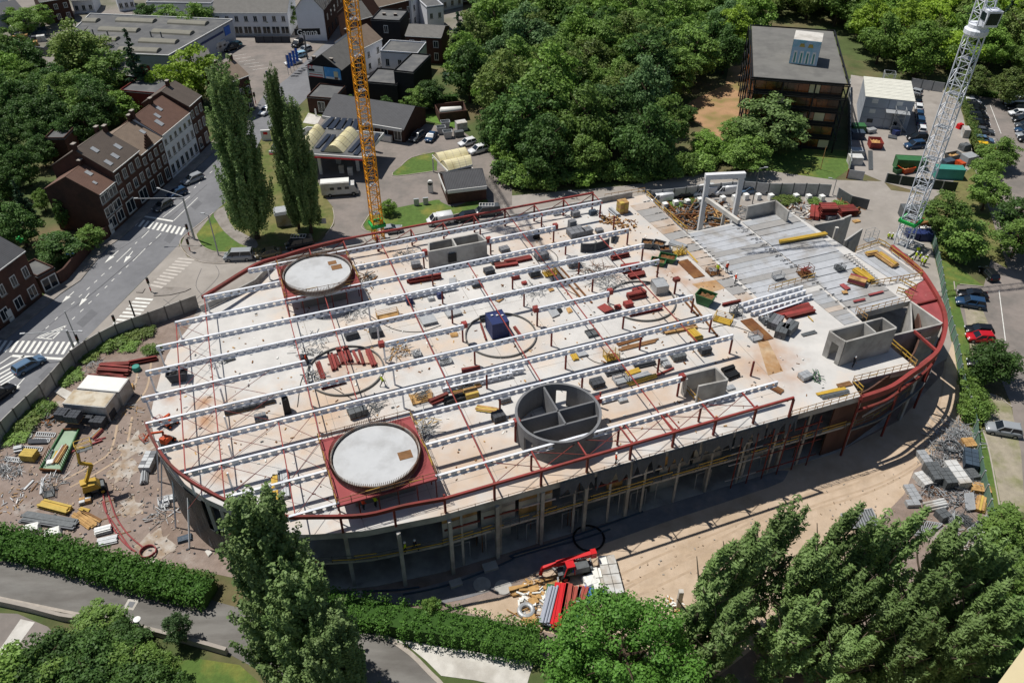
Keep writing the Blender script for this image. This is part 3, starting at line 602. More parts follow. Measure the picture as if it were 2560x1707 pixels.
# drums on red platforms
def drum(t, cx, cy, corners, holes, R=4.8):
    zp = ZB - .15; pl = [g(t, x, y, zp) for x, y in corners]; c = g(t, cx, cy, zp + .5)
    P = bp(MB().prism(pl, zp - .25, zp), 'formwork_platform', 'red_plate')
    n = 40; ring = [v3(c, 0) + Vector((math.cos(2 * math.pi * i / n), math.sin(2 * math.pi * i / n), 0)) * R for i in range(n)]
    bp(MB().ribbon(ring, .14, zp + .01, zp + .9, True), 'drum_wall', 'rebar_grey')
    mb = MB()
    for i in range(150):
        a = 2 * math.pi * i / 150
        for rr in (R + .14,):
            p = v3(c, zp + .3) + Vector((math.cos(a), math.sin(a), 0)) * rr; mb.bar(p, p + Vector((0, 0, 1.15)), .05)
    bp(mb, 'starter_bars', 'rebar')['kind'] = 'stuff'
    bp(MB().prism([v3(c, 0) + (p - v3(c, 0)) * .955 for p in ring], zp + .01, zp + .55), 'drum_slab', 'drum_white')
    for hx, hy, s in holes:
        bp(MB().box(v3(g(t, hx, hy, zp + .55), zp + .555), s, s * .8, .03, .36), 'hatch', 'old_timber')
    for i in range(4):
        a, b = pl[i], pl[(i + 1) % 4]; k = 5
        for j in range(k): p = a.lerp(b, j / k) * .97 + c * .03; bp(MB().box(v3(p, D), .12, .12, zp - .26 - D), 'prop', 'red_oxide')
        y, bb = rail_run([v3(a, 0), v3(b, 0)], zp, 7, 'yellow_paint', 'galv', (.5, 1.0), .1, seed=i, fill=.25)
        bp(bb, 'guard_rail', 'old_timber')
        put_boards(y)
    cc = sum(pl, Vector()) / 4
    bp(MB().prism([cc + (p - cc) * .62 for p in pl], D + .01, zp - .27), 'drum_core', 'dark_concrete')
mat('rebar', '#6e4a33', 0.8, 0.3, 2.0); mat('rebar_grey', '#99948e', 0.8, 0.25, 1.5, col2='#7a5a44', scale2=0.5); mat('drum_white', '#b9bbbc', 0.8, 0.06, 0.8, col2='#a9aaaa', scale2=0.3)
drum('J', 1098, 1045, [(575, 905), (1420, 680), (1665, 1255), (745, 1510)], [(1370, 1040, 1.5)])
drum('F', 568, 950, [(200, 882), (832, 768), (965, 1045), (270, 1185)], [(740, 885, 1.5), (700, 845, 1.2)])
# round core of concrete blocks
c = g('K', 425, 640, D + 3.4); R = 5.05; n = 48
mat('block_wall', '#8b8c8c', 0.9, 0.12, 1.0); ribbed('block_courses', '#77787a', 0, .22, .015, .9, .14, 'z', .82)
gaps = {}
for i in range(n): gaps[i] = (0, 3.4)
for k, (lo, hi) in {10: (0, 2.4), 11: (0, 2.4), 22: (0, 2.4), 23: (0, 2.4), 29: (0, 2.3), 30: (0, 2.3)}.items(): gaps[k] = (hi, 3.4)
for i in range(0, n, 4):
    mb = MB()
    for j in range(i, i + 4):
        a0, a1 = 2 * math.pi * j / n, 2 * math.pi * (j + 1) / n; lo, hi = gaps[j]
        q = [(c.x + rr * math.cos(a), c.y + rr * math.sin(a)) for rr, a in ((R, a0), (R, a1), (R - .3, a1), (R - .3, a0))]
        mb.hull8([(x, y, D + lo) for x, y in q], [(x, y, D + hi) for x, y in q])
    bp(mb, 'round_wall', 'block_courses')
for a, b in (((290, 410), (495, 755)), ((85, 722), (755, 545)), ((200, 832), (782, 677))):
    p, q = g('K', *a, D + 3.25), g('K', *b, D + 3.25); bp(MB().bar(v3(p, D + 1.62), v3(q, D + 1.62), .22, 3.24), 'cross_wall', 'block_courses')
# rectangular concrete cores
def wall(t, a, b, zt, zb=D, w=.25, m='concrete', name='core_wall'):
    p, q = g(t, *a, zt), g(t, *b, zt); return bp(MB().bar(v3(p, (zt + zb) / 2), v3(q, (zt + zb) / 2), w, zt - zb), name, m)
zt = D + 3.3
wall('F', (1582, 740), (2113, 642), zt); wall('F', (1582, 662), (2033, 573), zt); wall('F', (1800, 622), (1838, 690), zt - .003); wall('F', (1585, 665), (1585, 735), zt - .004); wall('F', (2035, 575), (2113, 640), zt - .004)
q = g('F', 1800, 820, D + .9); bp(MB().box(v3(g('F', 1797, 790, D + 1.6), D + .9) - BN * .35, 1.3, .1, 1.5, math.radians(20.7)), 'wall_opening', 'black')
zt = D + 2.9
wall('K', (1580, 305), (1868, 235), zt); wall('K', (1872, 240), (1980, 345), zt - .003); wall('K', (1712, 405), (1980, 348), zt - .002); wall('K', (1582, 310), (1610, 345), zt - .004)
zt = D + 4.0
wall('H', (568, 1470), (1052, 1348), zt); wall('H', (1055, 1350), (1178, 1438), zt - .003); wall('H', (718, 1566), (1178, 1442), zt - .002); wall('H', (885, 1392), (990, 1480), zt - .004, w=.2)
p, q = g('H', 568, 1470, zt), g('H', 715, 1566, zt)
bp(MB().bar(v3(p, D + 2), v3(p.lerp(q, .3), D + 2), .25, 3.98), 'core_wall', 'concrete'); bp(MB().bar(v3(p.lerp(q, .75), D + 2), v3(q, D + 2), .25, 3.98), 'core_wall', 'concrete'); bp(MB().bar(v3(p.lerp(q, .3), D + 3.4), v3(p.lerp(q, .75), D + 3.4), .25, 1.1), 'core_wall', 'concrete')
# pit beside the core, red steel ends
wall('H', (1312, 1196), (1600, 1398), D + .3, .2, .28, 'pale_concrete', 'pit_wall'); wall('H', (1152, 1508), (1590, 1402), D + .3, .2, .28, 'concrete', 'pit_wall'); wall('H', (1322, 1472), (1310, 1200), D + .1, .2, .2, 'concrete', 'pit_wall')
bp(MB().bar(g('L', 1450, -20, D + .3) - BE * .2, g('L', 1490, -30, D + .3), .5, .03, up=(0, 1, 0)), 'wall_opening', 'pale_concrete')
mat('void_brown', '#5b4238', 0.85, 0.25, 0.6, stretch=(1.5, 1.5, .4)); ring = smooth(gm("H 1140 680 H 1250 770 H 1400 900 H 1500 1040 H 1570 1160 H 1620 1280 H 1635 1400 H 1620 1500 L 1590 20 L 1540 100 L 1440 190 L 1300 290 L 1150 395 L 1000 455 L 860 500", D + .4), 3)
bp(MB().ribbon(ring, .5, D - .55, D + .4), 'ring_beam', 'red_steel')
ring2 = smooth(gm("H 1600 1520 L 1570 80 L 1500 230 L 1440 330 L 1350 430 L 1200 495 L 1000 570 L 870 620", D - 1.9), 3)
bp(MB().ribbon([v3(p, 0) for p in ring[18:]], .3, D - 2.3, D - 1.95), 'ring_beam', 'red_oxide')
bp(MB().ribbon([v3(p, 0) for p in ring[14:]], .3, 4.6, 4.9), 'ring_beam', 'dark_galv')
bp(MB().ribbon([v3(p, 0) for p in shrink(ring[14:], .955)], .2, .1, D - .3), 'dark_void_fill', 'void_brown')  # added dark wall, stands in for the shaded open void under the ring
for i in range(18, 43, 8):
    p = ring[i]; bp(MB().bar(v3(p, 0), v3(p, D - .1), .22), 'edge_post', 'red_oxide')
bp(MB().prism(gm("H 1240 1085 H 1425 1003 H 1465 1003 H 1545 1140 H 1605 1300 H 1610 1395 H 1590 1390 H 1320 1200", D - .1), D - .25, D - .1), 'red_floor_plate', 'red_plate')
bp(MB().prism(gm("L 1250 375 L 1400 190 L 1530 90 L 1480 200 L 1300 330", D - .1), D - .25, D - .1), 'red_floor_plate', 'red_plate')
bp(MB().bar(g('H', 1375, 1225, D + .1), g('H', 1580, 1175, D + .1), .25, .35), 'strut', 'red_oxide'); bp(MB().bar(g('H', 1340, 1470, D + .2), g('L', 1540, 80, D + .2), .3, .35), 'strut', 'red_steel')
y, b = rail_run(shrink(ring[20:], .99), 4.9, 14, seed=5); put_boards(y); bp(b, 'guard_rail', 'dark_galv')
# hollow-core planks
def planks(a0, a1, b0, b1, n, mats, z=D + .06, seed=0, gap=.05, jit=.02, par=True):
    A0, A1, B0_, B1 = [g(*p, z) for p in (a0, a1, b0, b1)]; rr = random.Random(seed)
    hit = (lambda p: lineX(p, p + BE, B0_, B1)) if par else None
    for i in range(n):
        u, w = (i + gap / 2) / n, (i + 1 - gap / 2) / n; j = rr.uniform(0, jit); p, r_ = A0.lerp(A1, u), A0.lerp(A1, w)
        q = [p, hit(p), hit(r_), r_] if par else [p, B0_.lerp(B1, u), B0_.lerp(B1, w), r_]
        bp(MB().prism([v3(k, 0) for k in q], D + .003, z + j), 'hollow_core_plank', rr.choice(mats))
GR = ['plank_grey', 'plank_light', 'plank_light', 'plank_dull']
planks(('G', 1085, 320), ('G', 2110, 1210), ('G', 1225, 228), ('G', 2240, 1190), 15, ['plank_brown', 'plank_dull', 'plank_brown'], seed=1)
planks(('G', 1620, 578), ('G', 2270, 1178), ('G', 2090, 475), ('H', 395, 990), 15, GR, seed=2)
planks(('H', 340, 1125), ('H', 700, 1415), ('H', 410, 1015), ('H', 850, 1385), 8, ['plank_dull', 'plank_brown', 'plank_grey'], seed=3)
planks(('G', 2112, 470), ('H', 815, 1320), ('H', 195, 378), ('H', 1120, 1100), 17, GR, z=D + .1, seed=4, gap=.08, jit=.08)
planks(('H', 795, 770), ('H', 1010, 692), ('H', 1165, 1020), ('H', 1390, 958), 5, GR, z=D + .1, seed=5, par=False)
mb = MB(); rr = random.Random(4)    # slots at the plank ends
for a, b, z in ((('G', 1240, 265), ('G', 2180, 1180), D + .09), (('G', 1650, 600), ('G', 2260, 1150), D + .09), (('G', 2150, 520), ('H', 800, 1290), D + .23), (('G', 2060, 490), ('H', 390, 980), D + .09), (('H', 740, 760), ('H', 1080, 1060), D + .23)):
    p, q = g(*a, z), g(*b, z); n = 30
    for i in range(n):
        if i % 2: continue
        for s in (-.35, .0): mb.box(p.lerp(q, (i + .5) / n) + BE * s * 2, .55, .16, .006, math.radians(20.7))
bp(mb, 'plank_slots', 'black')['kind'] = 'stuff'
# guard rails on the open edges
def guard(s, n, seed=0, fill=.5, base=D + .05, m2='timber'):
    pts = gm(s, base); y, b = rail_run(pts, base, n, seed=seed, fill=fill)
    bp(b, 'guard_rail', m2)
    put_boards(y)
guard("G 1235 235 G 1605 580", 9, 1); guard("G 850 265 G 1215 205", 6, 8, .2); guard("H 0 1110 H 420 990", 7, 2); guard("H 815 1325 H 1310 1195", 8, 3, .15); guard("H 940 1060 H 1400 985", 8, 4, .3); guard("H 800 1300 H 900 1380", 3, 5, .6)
guard("L 775 372 L 1350 232", 8, 6, .1); guard("L 1125 30 L 1350 225", 5, 7, .6); guard("L 780 390 L 860 470", 2, 9, .8); guard("L 210 690 L 850 502", 9, 10, .12); guard("K 1560 420 K 1740 610", 5, 11, .6); guard("H 1180 1120 H 1320 1170", 3, 12, .8); guard("H 1200 1020 H 1350 1100", 3, 13, .7)
guard("H 800 750 H 1020 670 H 1400 960", 9, 14, .5)
fx = [p for p in front]; y, b = rail_run(fx[:12], D, 26, h=(.3,), w=.08, seed=20, fill=.25); bp(b, 'toe_board', 'old_timber')
# rings round the openings in the deck
def circ3(a, b, c):
    ax, ay, bx, by, cx, cy = a.x, a.y, b.x, b.y, c.x, c.y; d = 2 * (ax * (by - cy) + bx * (cy - ay) + cx * (ay - by))
    ux = ((ax * ax + ay * ay) * (by - cy) + (bx * bx + by * by) * (cy - ay) + (cx * cx + cy * cy) * (ay - by)) / d
    uy = ((ax * ax + ay * ay) * (cx - bx) + (bx * bx + by * by) * (ax - cx) + (cx * cx + cy * cy) * (bx - ax)) / d
    return Vector((ux, uy, 0)), math.hypot(ax - ux, ay - uy)
CIRC = []
for a, b, cc in ((('J', 850, 50), ('J', 1170, 240), ('J', 800, 500)), (('F', 1925, 1500), ('G', 120, 1370), ('J', 2350, 140)), (('G', 920, 1095), ('G', 1500, 1230), ('G', 1230, 1385))):
    ce, rad = circ3(g(*a, D), g(*b, D), g(*cc, D)); CIRC.append((ce, rad))
    bp(MB().ribbon([ce + Vector((math.cos(i * math.pi / 24), math.sin(i * math.pi / 24), 0)) * rad for i in range(48)], .16, D + .003, D + .28, True), 'opening_upstand', 'dark_concrete')
# rusty trays and stains left where steel lay
for s, m in (("G 1515 840 G 1610 815 G 1770 970 G 1670 990", 'rust'), ("G 2095 1380 G 2200 1355 G 2400 1540 G 2300 1568", 'rust'), ("L -120 -80 L -40 -90 L 140 270 L 0 310", 'rust_pale'), ("G 1650 1040 G 1880 1000 G 1990 1070 G 1780 1130", 'rust_pale')):
    mat('rust_pale', '#a5825c', 0.95, 0.25, 0.8, col2='#b9a285', scale2=0.3)
    bp(MB().prism([v3(p, 0) for p in gm(s, D)], D + .003, D + .012 if m == 'rust_pale' else D + .12), 'rust_stain' if m == 'rust_pale' else 'steel_tray', m)
# portal frame and loose wall panels in the yard beyond the deck
pf = thing('concrete_portal_frame', g('G', 1730, 485, 6) * 1.0, 'tall pale concrete portal frame standing beyond the plank floor', 'frame')
mat('white_shell_c', '#d3d4d5', 0.85, 0.08, 1.0); pf.location.z = 0; l0 = pf.location.copy(); r0 = v3(g('G', 2030, 470, 6), 0)
zt = zat(l0, 'G', 1775, 35)
for p in (l0, r0): MB().box(p, .75, .75, zt - .8, ang(l0, r0)).build('column', 'white_shell_c', pf)
MB().bar(v3(l0, zt - .35) - (r0 - l0).normalized() * .5, v3(r0, zt - .35) + (r0 - l0).normalized() * .5, .85, .9).build('lintel', 'white_shell_c', pf)
zm = zat(l0, 'G', 1765, 245); e = g('G', 2085, 470, D + .8)
MB().bar(v3(l0, zm), e, .6, .7).build('tie_beam', 'pale_concrete', pf); MB().box(v3(g('G', 1930, 490, 6), 0), .5, .5, 9.5).build('column', 'pale_concrete', pf)
for a, b, zt, lab in ((('G', 2165, 325), ('H', 70, 272), 12.4, 'grey concrete wall standing behind the plank floor'), (('H', 70, 272), ('H', 195, 372), 12.4, None), (('H', 430, 495), ('H', 700, 440), 9.6, 'long low concrete beam wall beyond the planks'), (('H', 560, 490), ('H', 765, 405), 8.6, 'grey concrete wall panel beside the red steel stacks'), (('H', 705, 640), ('H', 865, 530), 9.4, 'upright grey wall panels leaning in a row near the crane'), (('H', 740, 650), ('H', 850, 540), 8.9, 'shorter wall panel behind the leaning row')):
    p, q = g(*a, zt), g(*b, zt)
    o = MB().bar(v3(p, zt / 2), v3(q, zt / 2), .3, zt).build('concrete_wall', 'concrete'); tag(o, lab or 'short end wall closing the grey concrete wall behind the planks', 'wall')
p = g('H', 640, 500, 9.6); tag(MB().box(v3(p, 0), .5, .5, 9.2).build('concrete_column', 'pale_concrete'), 'single concrete column under the low beam wall', 'column')

# pour joints in the deck
mat('joint', '#8d877f', 0.95, 0.2, 1.0); rr = random.Random(8)
for k in range(7):
    o = front[0] + BN * (4 + k * 7.4); e0, e1 = o + BE * (-14 + 3 * abs(k - 3)), o + BE * (46 - 1.5 * k)
    if k < 6: bp(MB().bar(v3(e0, D + .004), v3(e1, D + .004), .05, .004), 'pour_joint', 'joint')
for k in range(8):
    o = front[0] + BE * (-8 + k * 7.7); bp(MB().bar(v3(o + BN * (1 + .6 * k), D + .006), v3(o + BN * (44 - abs(k - 4)), D + .006), .05, .004), 'pour_joint', 'joint')

for k in range(44):   # steel props standing in the front bays
    q = front[0].lerp(front[-1], rr.random()) + FN * rr.uniform(.6, 3.5); z = 0.12 if rr.random() < .6 else 4.9
    bp(MB().bar(v3(q, z), v3(q, z + 4.2), .09), 'prop', rr.choice(['dark_galv', 'rust', 'galv']))
# CRANES
def lattice(mb, p, w, z0, z1, rot, step, chord=.16, lace=.08):
    ca, sa = math.cos(rot), math.sin(rot)
    C = [Vector((p.x + (x * ca - y * sa) * w / 2, p.y + (x * sa + y * ca) * w / 2, 0)) for x, y in ((-1, -1), (1, -1), (1, 1), (-1, 1))]
    for c in C: mb.bar(v3(c, z0), v3(c, z1), chord)
    n = max(1, round((z1 - z0) / step)); h = (z1 - z0) / n
    for i in range(n):
        a, b = z0 + i * h, z0 + (i + 1) * h
        for k in range(4):
            q, r_ = C[k], C[(k + 1) % 4]
            if i % 2: q, r_ = r_, q
            mb.bar(v3(q, a), v3(r_, b), lace); mb.bar(v3(q, b), v3(r_, b), lace)
    return mb
def crane(name, base, w, rot, ztop, m, label, collar_z, sec=5.6):
    t = thing(name, base, label, 'crane'); z = 0.25
    MB().box(v3(base, 0), w * 2.4, w * 2.4, .5, rot).build('foot', 'concrete', t)
    while z < ztop - .1:
        b = min(z + sec, ztop); s = lattice(MB(), base, w, z, b - .02, rot, w * .72).build('mast_section', m, t)
        l = MB()
        for sx in (-.2, .2): l.bar(v3(base + Vector((sx, 0, 0)), z), v3(base + Vector((sx, .3, 0)), b), .05)
        k = z
        while k < b: l.bar(v3(base + Vector((-.2, .15, 0)), k), v3(base + Vector((.2, .15, 0)), k), .04); k += .4
        l.build('ladder', 'galv', s)
        MB().box(v3(base + Vector((0, -.1, 0)), z + .2), w * .7, w * .7, .08, rot).build('rest_platform', 'galv', s)
        z = b
    mb = MB()
    for k in range(4):
        a = rot + k * math.pi / 2; d = Vector((math.cos(a), math.sin(a), 0)); mb.box(v3(base + d * (w / 2 + .25), collar_z), .35, w + .7, .55, a)
    mb.build('tie_collar', 'crane_green', t); return t
mat('crane_green', '#1f9c46', 0.5, 0.1, 1.0); mat('crane_white', '#d9dde4', 0.5, 0.08, 1.0)
def jib(t, base, z, d, L0, L1, m):
    d = Vector(d).normalized(); n = Vector((-d.y, d.x, 0)); mb = MB(); a0 = v3(base, z) - d * L0; a1 = v3(base, z) + d * L1
    for o in (n * .8, -n * .8, Vector((0, 0, 1.5))): mb.bar(a0 + o, a1 + o, .16)
    k = int((L0 + L1) / 2)
    for i in range(k):
        p, q = a0.lerp(a1, i / k), a0.lerp(a1, (i + 1) / k); mid_ = p.lerp(q, .5) + Vector((0, 0, 1.5))
        for o in (n * .8, -n * .8): mb.bar(p + o, mid_, .08); mb.bar(q + o, mid_, .08)
        mb.bar(p + n * .8, q - n * .8, .07)
    mb.build('jib', m, t)
    MB().box(a0 + d * 1.2 - Vector((0, 0, 1.6)), 2.2, 1.6, 2.2, ang((0, 0), d)).build('counterweight', 'concrete', t)
yb = g('F', 1130, 655)
yc = crane('tower_crane', yb, 1.75, .45, 74, 'crane_yellow', 'yellow lattice tower crane mast rising behind the building', 3.6)
jib(yc, yb, 75, (-.3, 1, 0), 14, 45, 'crane_yellow'); MB().box(v3(yb, 74), 1.9, 1.9, 1.2, .45).build('slewing_ring', 'crane_yellow', yc)
wb = g('H', 1230, 690)
wc = crane('tower_crane', wb, 2.3, .75, 37.6, 'crane_white', 'white lattice tower crane with a cab at the top', 5.0)
z1 = 37.6
MB().lathe(v3(wb, z1), [(1.5, 0), (1.75, .3), (1.75, .9), (1.4, 1.2), (1.4, 1.7)], 18).build('slewing_ring', 'crane_white', wc)
lattice(MB(), wb, 1.9, z1 + 1.7, z1 + 12, .2, 1.7).build('tower_head', 'crane_white', wc)
cb = v3(wb + Vector((.3, -1.9, 0)), z1 + 2.0)
cab_ = MB().hull8([cb + Vector(p) for p in ((-1.0, -.9, 0), (1.0, -.9, 0), (1.0, .9, 0), (-1.0, .9, 0))], [cb + Vector(p) for p in ((-1.05, -1.3, 2.4), (1.05, -1.3, 2.4), (1.05, .9, 2.4), (-1.05, .9, 2.4))]).build('cab', 'crane_white', wc)
MB().face([cb + Vector(p) for p in ((-.85, -1.02, .35), (.85, -1.02, .35), (.85, -1.28, 2.1), (-.85, -1.28, 2.1))]).build('cab_window', 'glass', cab_)
MB().box(cb + Vector((-1.07, -.1, .9)), .06, 1.4, 1.1).build('cab_window', 'glass', cab_)
MB().box(v3(wb + Vector((1.8, .5, 0)), z1 + 1.6), 1.6, 2.6, .1).build('service_platform', 'galv', wc)
jib(wc, wb, z1 + 12, (-.985, -.17, 0), 13, 52, 'crane_white')

# THINGS LYING ON THE DECK AND IN THE YARD
RB = math.radians(20.7)
def bund(t, x1, y1, x2, y2, z, n, w, h, lay, m, label, cat, kind='box', name='beam_bundle', part='beam', jit=.03, group=None, z1=None):
    p, q = g(t, x1, y1, z), g(t, x2, y2, z); d = (q - p).normalized(); s = Vector((-d.y, d.x, 0)); L = (q - p).length
    root = thing(name, p.lerp(q, .5), label, cat, group); r = random.Random(int(x1 * 7 + y1)); gap = .1
    for f in (.2, .8): MB().bar(p + d * L * f - s * (n * w * .55) + Vector((0, 0, gap / 2)), p + d * L * f + s * (n * w * .55) + Vector((0, 0, gap / 2)), .1, gap).build('bearer', 'old_timber', root)
    for k in range(lay):
        nn = n - (k if kind == 'pipe' else (k % 2))
        for i in range(max(nn, 1)):
            o = s * ((i - (nn - 1) / 2) * w * 1.05) + Vector((0, 0, gap + h * (k + .5) * (1.0 if kind != 'pipe' else .9)))
            a = p + o + d * r.uniform(-jit, jit) * L + s * r.uniform(-jit, jit) * w * 3; b = q + o + d * r.uniform(-jit, jit) * L + s * r.uniform(-jit, jit) * w * 3
            mb = MB()
            if kind == 'I':
                up = Vector((0, 0, 1)); mb.bar(a, b, w * .2, h * .86); mb.bar(a + up * h * .42, b + up * h * .42, w * .95, h * .13); mb.bar(a - up * h * .42, b - up * h * .42, w * .95, h * .13)
            elif kind == 'pipe': mb.tube([a, b], w * .48, 8)
            else: mb.bar(a, b, w * .93, h * .93)
            mb.build(part, r.choice(m) if isinstance(m, list) else m, root)
    return root
def stack(t, x, y, z, sx, sy, sz, nx, ny, nz, m, label, cat, rot=RB, group=None, name='block_stack', part='block', pallet=True, wob=.02):
    c = g(t, x, y, z); root = thing(name, c, label, cat, group); r = random.Random(int(x + y * 3)); h0 = 0
    if pallet:
        h0 = .14; mb = MB()
        for k in (-.42, 0, .42): mb.box(Vector((c.x - math.sin(rot) * sy * k, c.y + math.cos(rot) * sy * k, z)), sx, .1, .09, rot)
        for k in range(5):
            u = (-.45 + k * .225) * sx; mb.box(Vector((c.x + math.cos(rot) * u, c.y + math.sin(rot) * u, z + .09)), .12, sy, .05, rot)
        mb.build('pallet', 'timber', root)
    for k in range(nz):
        for i in range(nx):
            for j in range(ny):
                X, Y = ((i + .5) / nx - .5) * sx, ((j + .5) / ny - .5) * sy
                q = Vector((c.x + X * math.cos(rot) - Y * math.sin(rot), c.y + X * math.sin(rot) + Y * math.cos(rot), z + h0 + k * sz / nz))
                MB().box(q, sx / nx * .93, sy / ny * .93, sz / nz * .96, rot + r.uniform(-wob, wob)).build(part, r.choice(m) if isinstance(m, list) else m, root)
    return root
def crate(t, x, y, z, sx, sy, sz, m, label, cat='cage', rot=RB, fill=None, group=None, name='steel_cage'):
    c = g(t, x, y, z); root = thing(name, c, label, cat, group)
    R = lambda X, Y, Z: Vector((c.x + X * math.cos(rot) - Y * math.sin(rot), c.y + X * math.sin(rot) + Y * math.cos(rot), z + Z))
    MB().box(R(0, 0, .08), sx, sy, .06, rot).build('floor', m, root)
    for a in (-1, 1):
        for b in (-1, 1): MB().bar(R(a * sx / 2, b * sy / 2, 0), R(a * sx / 2, b * sy / 2, sz), .07).build('corner_post', m, root)
    for k in range(4):
        zz = .2 + (sz - .22) * k / 3
        for a in (-1, 1):
            MB().bar(R(-sx / 2, a * sy / 2, zz), R(sx / 2, a * sy / 2, zz), .04).build('rail', m, root); MB().bar(R(a * sx / 2, -sy / 2, zz), R(a * sx / 2, sy / 2, zz), .04).build('rail', m, root)
    if fill:
        r = random.Random(int(x)); mb = MB()
        for i in range(14): mb.bar(R(r.uniform(-.42, .42) * sx, r.uniform(-.42, .42) * sy, r.uniform(.15, sz * .8)), R(r.uniform(-.42, .42) * sx, r.uniform(-.42, .42) * sy, r.uniform(.15, sz * 1.1)), .09)
        o = mb.build('contents', fill, root); o['kind'] = 'stuff'
    return root
def skip(t, x, y, z, L, W, Hh, m, label, cat='skip', rot=RB, fill='old_timber', group=None, name='skip'):
    c = g(t, x, y, z); root = thing(name, c, label, cat, group)
    R = lambda X, Y, Z: Vector((c.x + X * math.cos(rot) - Y * math.sin(rot), c.y + X * math.sin(rot) + Y * math.cos(rot), z + Z))
    b = [(-L * .36, -W / 2), (L * .36, -W / 2), (L * .36, W / 2), (-L * .36, W / 2)]; tp = [(-L / 2, -W / 2), (L / 2, -W / 2), (L / 2, W / 2), (-L / 2, W / 2)]
    mb = MB(); mb.face([R(*p, .12) for p in b])
    for i in range(4):
        j = (i + 1) % 4; mb.face([R(*b[i], .12), R(*b[j], .12), R(*tp[j], Hh), R(*tp[i], Hh)])
        s_ = .95; mb.face([R(b[i][0] * s_, b[i][1] * s_, .14), R(tp[i][0] * s_, tp[i][1] * s_, Hh), R(tp[j][0] * s_, tp[j][1] * s_, Hh), R(b[j][0] * s_, b[j][1] * s_, .14)])
    mb.build('hopper', m, root)
    for i in range(4): j = (i + 1) % 4; MB().bar(R(*tp[i], Hh), R(*tp[j], Hh), .1, .08).build('rim', m, root)
    for a in (-.3, .3): MB().bar(R(a * L, -W / 2, .06), R(a * L, W / 2, .06), .12).build('skid', m, root)
    if fill:
        r = random.Random(int(x * 3)); mb = MB(); k = 7
        P = [[R((i / k - .5) * L * .8, (j / k - .5) * W * .85, Hh * r.uniform(.5, .8)) for j in range(k + 1)] for i in range(k + 1)]
        for i in range(k):
            for j in range(k): mb.face([P[i][j], P[i + 1][j], P[i + 1][j + 1], P[i][j + 1]])
        mb.build('contents', fill, root)
    return root
def sheets(t, pts, z, n, m, label, cat, th=.06, name='sheet_stack', part='sheet', group=None):
    P = [g(t, x, y, z) for x, y in pts]; c = sum(P, Vector()) / len(P); root = thing(name, c, label, cat, group); r = random.Random(int(pts[0][0]))
    for k in range(n):
        o = Vector((r.uniform(-.1, .1), r.uniform(-.1, .1), 0)); MB().prism([p + o for p in P], z + .08 + k * th, z + .08 + (k + .92) * th).build(part, m, root)
    for f in (.2, .8): MB().bar(P[0].lerp(P[1], f) + Vector((0, 0, .04)), P[3].lerp(P[2], f) + Vector((0, 0, .04)), .1, .08).build('bearer', 'old_timber', root)
    return root
def panel(t, pts, z, n, m, label, cat='formwork', name='shuttering_panel', face=None, th=.12, part='rib', group=None):
    """framed panel with ribs lying flat; pts four corners"""
    P = [g(t, x, y, z) for x, y in pts]; c = sum(P, Vector()) / 4; root = thing(name, c, label, cat, group); up = Vector((0, 0, z and .1 or .12))
    for i in range(4): MB().bar(P[i] + up, P[(i + 1) % 4] + up, .12, th).build('frame', m, root)
    for k in range(1, n): MB().bar(P[0].lerp(P[1], k / n) + up, P[3].lerp(P[2], k / n) + up, .09, th * .9).build(part, m, root)
    if face: MB().prism(P, z + .02, z + .06).build('face_sheet', face, root)
    return root
def heap(t, x, y, z, r, h, n, mats, label, cat='pile', ln=(.5, 1.6), w=(.05, .12), seed=None):
    c = g(t, x, y, z); rr = random.Random(seed or int(x + 3 * y)); roots = None
    root = thing('scrap_heap', c, label, cat)
    for m in mats:
        mb = MB()
        for i in range(n // len(mats)):
            a = rr.uniform(0, 6.283); d = r * math.sqrt(rr.random()); p = c + Vector((math.cos(a) * d, math.sin(a) * d, .05 + h * (1 - d / r) * rr.random()))
            b = rr.uniform(0, 6.283); l = rr.uniform(*ln); mb.bar(p, p + Vector((math.cos(b) * l, math.sin(b) * l, rr.uniform(-.1, .25) * l)), rr.uniform(*w), rr.uniform(*w))
        o = mb.build('scrap', m, root); o['kind'] = 'stuff'
    return root
def tarpbox(t, x, y, z, sx, sy, sz, m, label, cat, rot=RB, name='tarpaulin_cover'):
    c = g(t, x, y, z); r = random.Random(int(x)); mb = MB(); n = 6
    for k in range(n + 1): pass
    prof = [(1.12, 0), (1.03, .25), (1.0, .7), (.9, .95), (.5, 1.02)]
    k0 = 0; N = 16
    for s_, zz in prof:
        for j in range(N):
            a = 2 * math.pi * j / N; ca, sa = math.cos(a), math.sin(a); e = max(abs(ca), abs(sa)); u, v = ca / e * s_ * sx / 2, sa / e * s_ * sy / 2
            u *= 1 + r.uniform(-.06, .06); v *= 1 + r.uniform(-.06, .06)
            mb.v.append((c.x + u * math.cos(rot) - v * math.sin(rot), c.y + u * math.sin(rot) + v * math.cos(rot), z + zz * sz * (1 + r.uniform(-.06, .06) if zz else 1)))
    for i in range(len(prof) - 1):
        for j in range(N): mb.f.append((i * N + j, i * N + (j + 1) % N, (i + 1) * N + (j + 1) % N, (i + 1) * N + j))
    mb.f.append(tuple(range(4 * N, 5 * N)))
    return tag(mb.build(name, m), label, cat)

RS = ['red_oxide', 'red_steel', 'red_oxide']
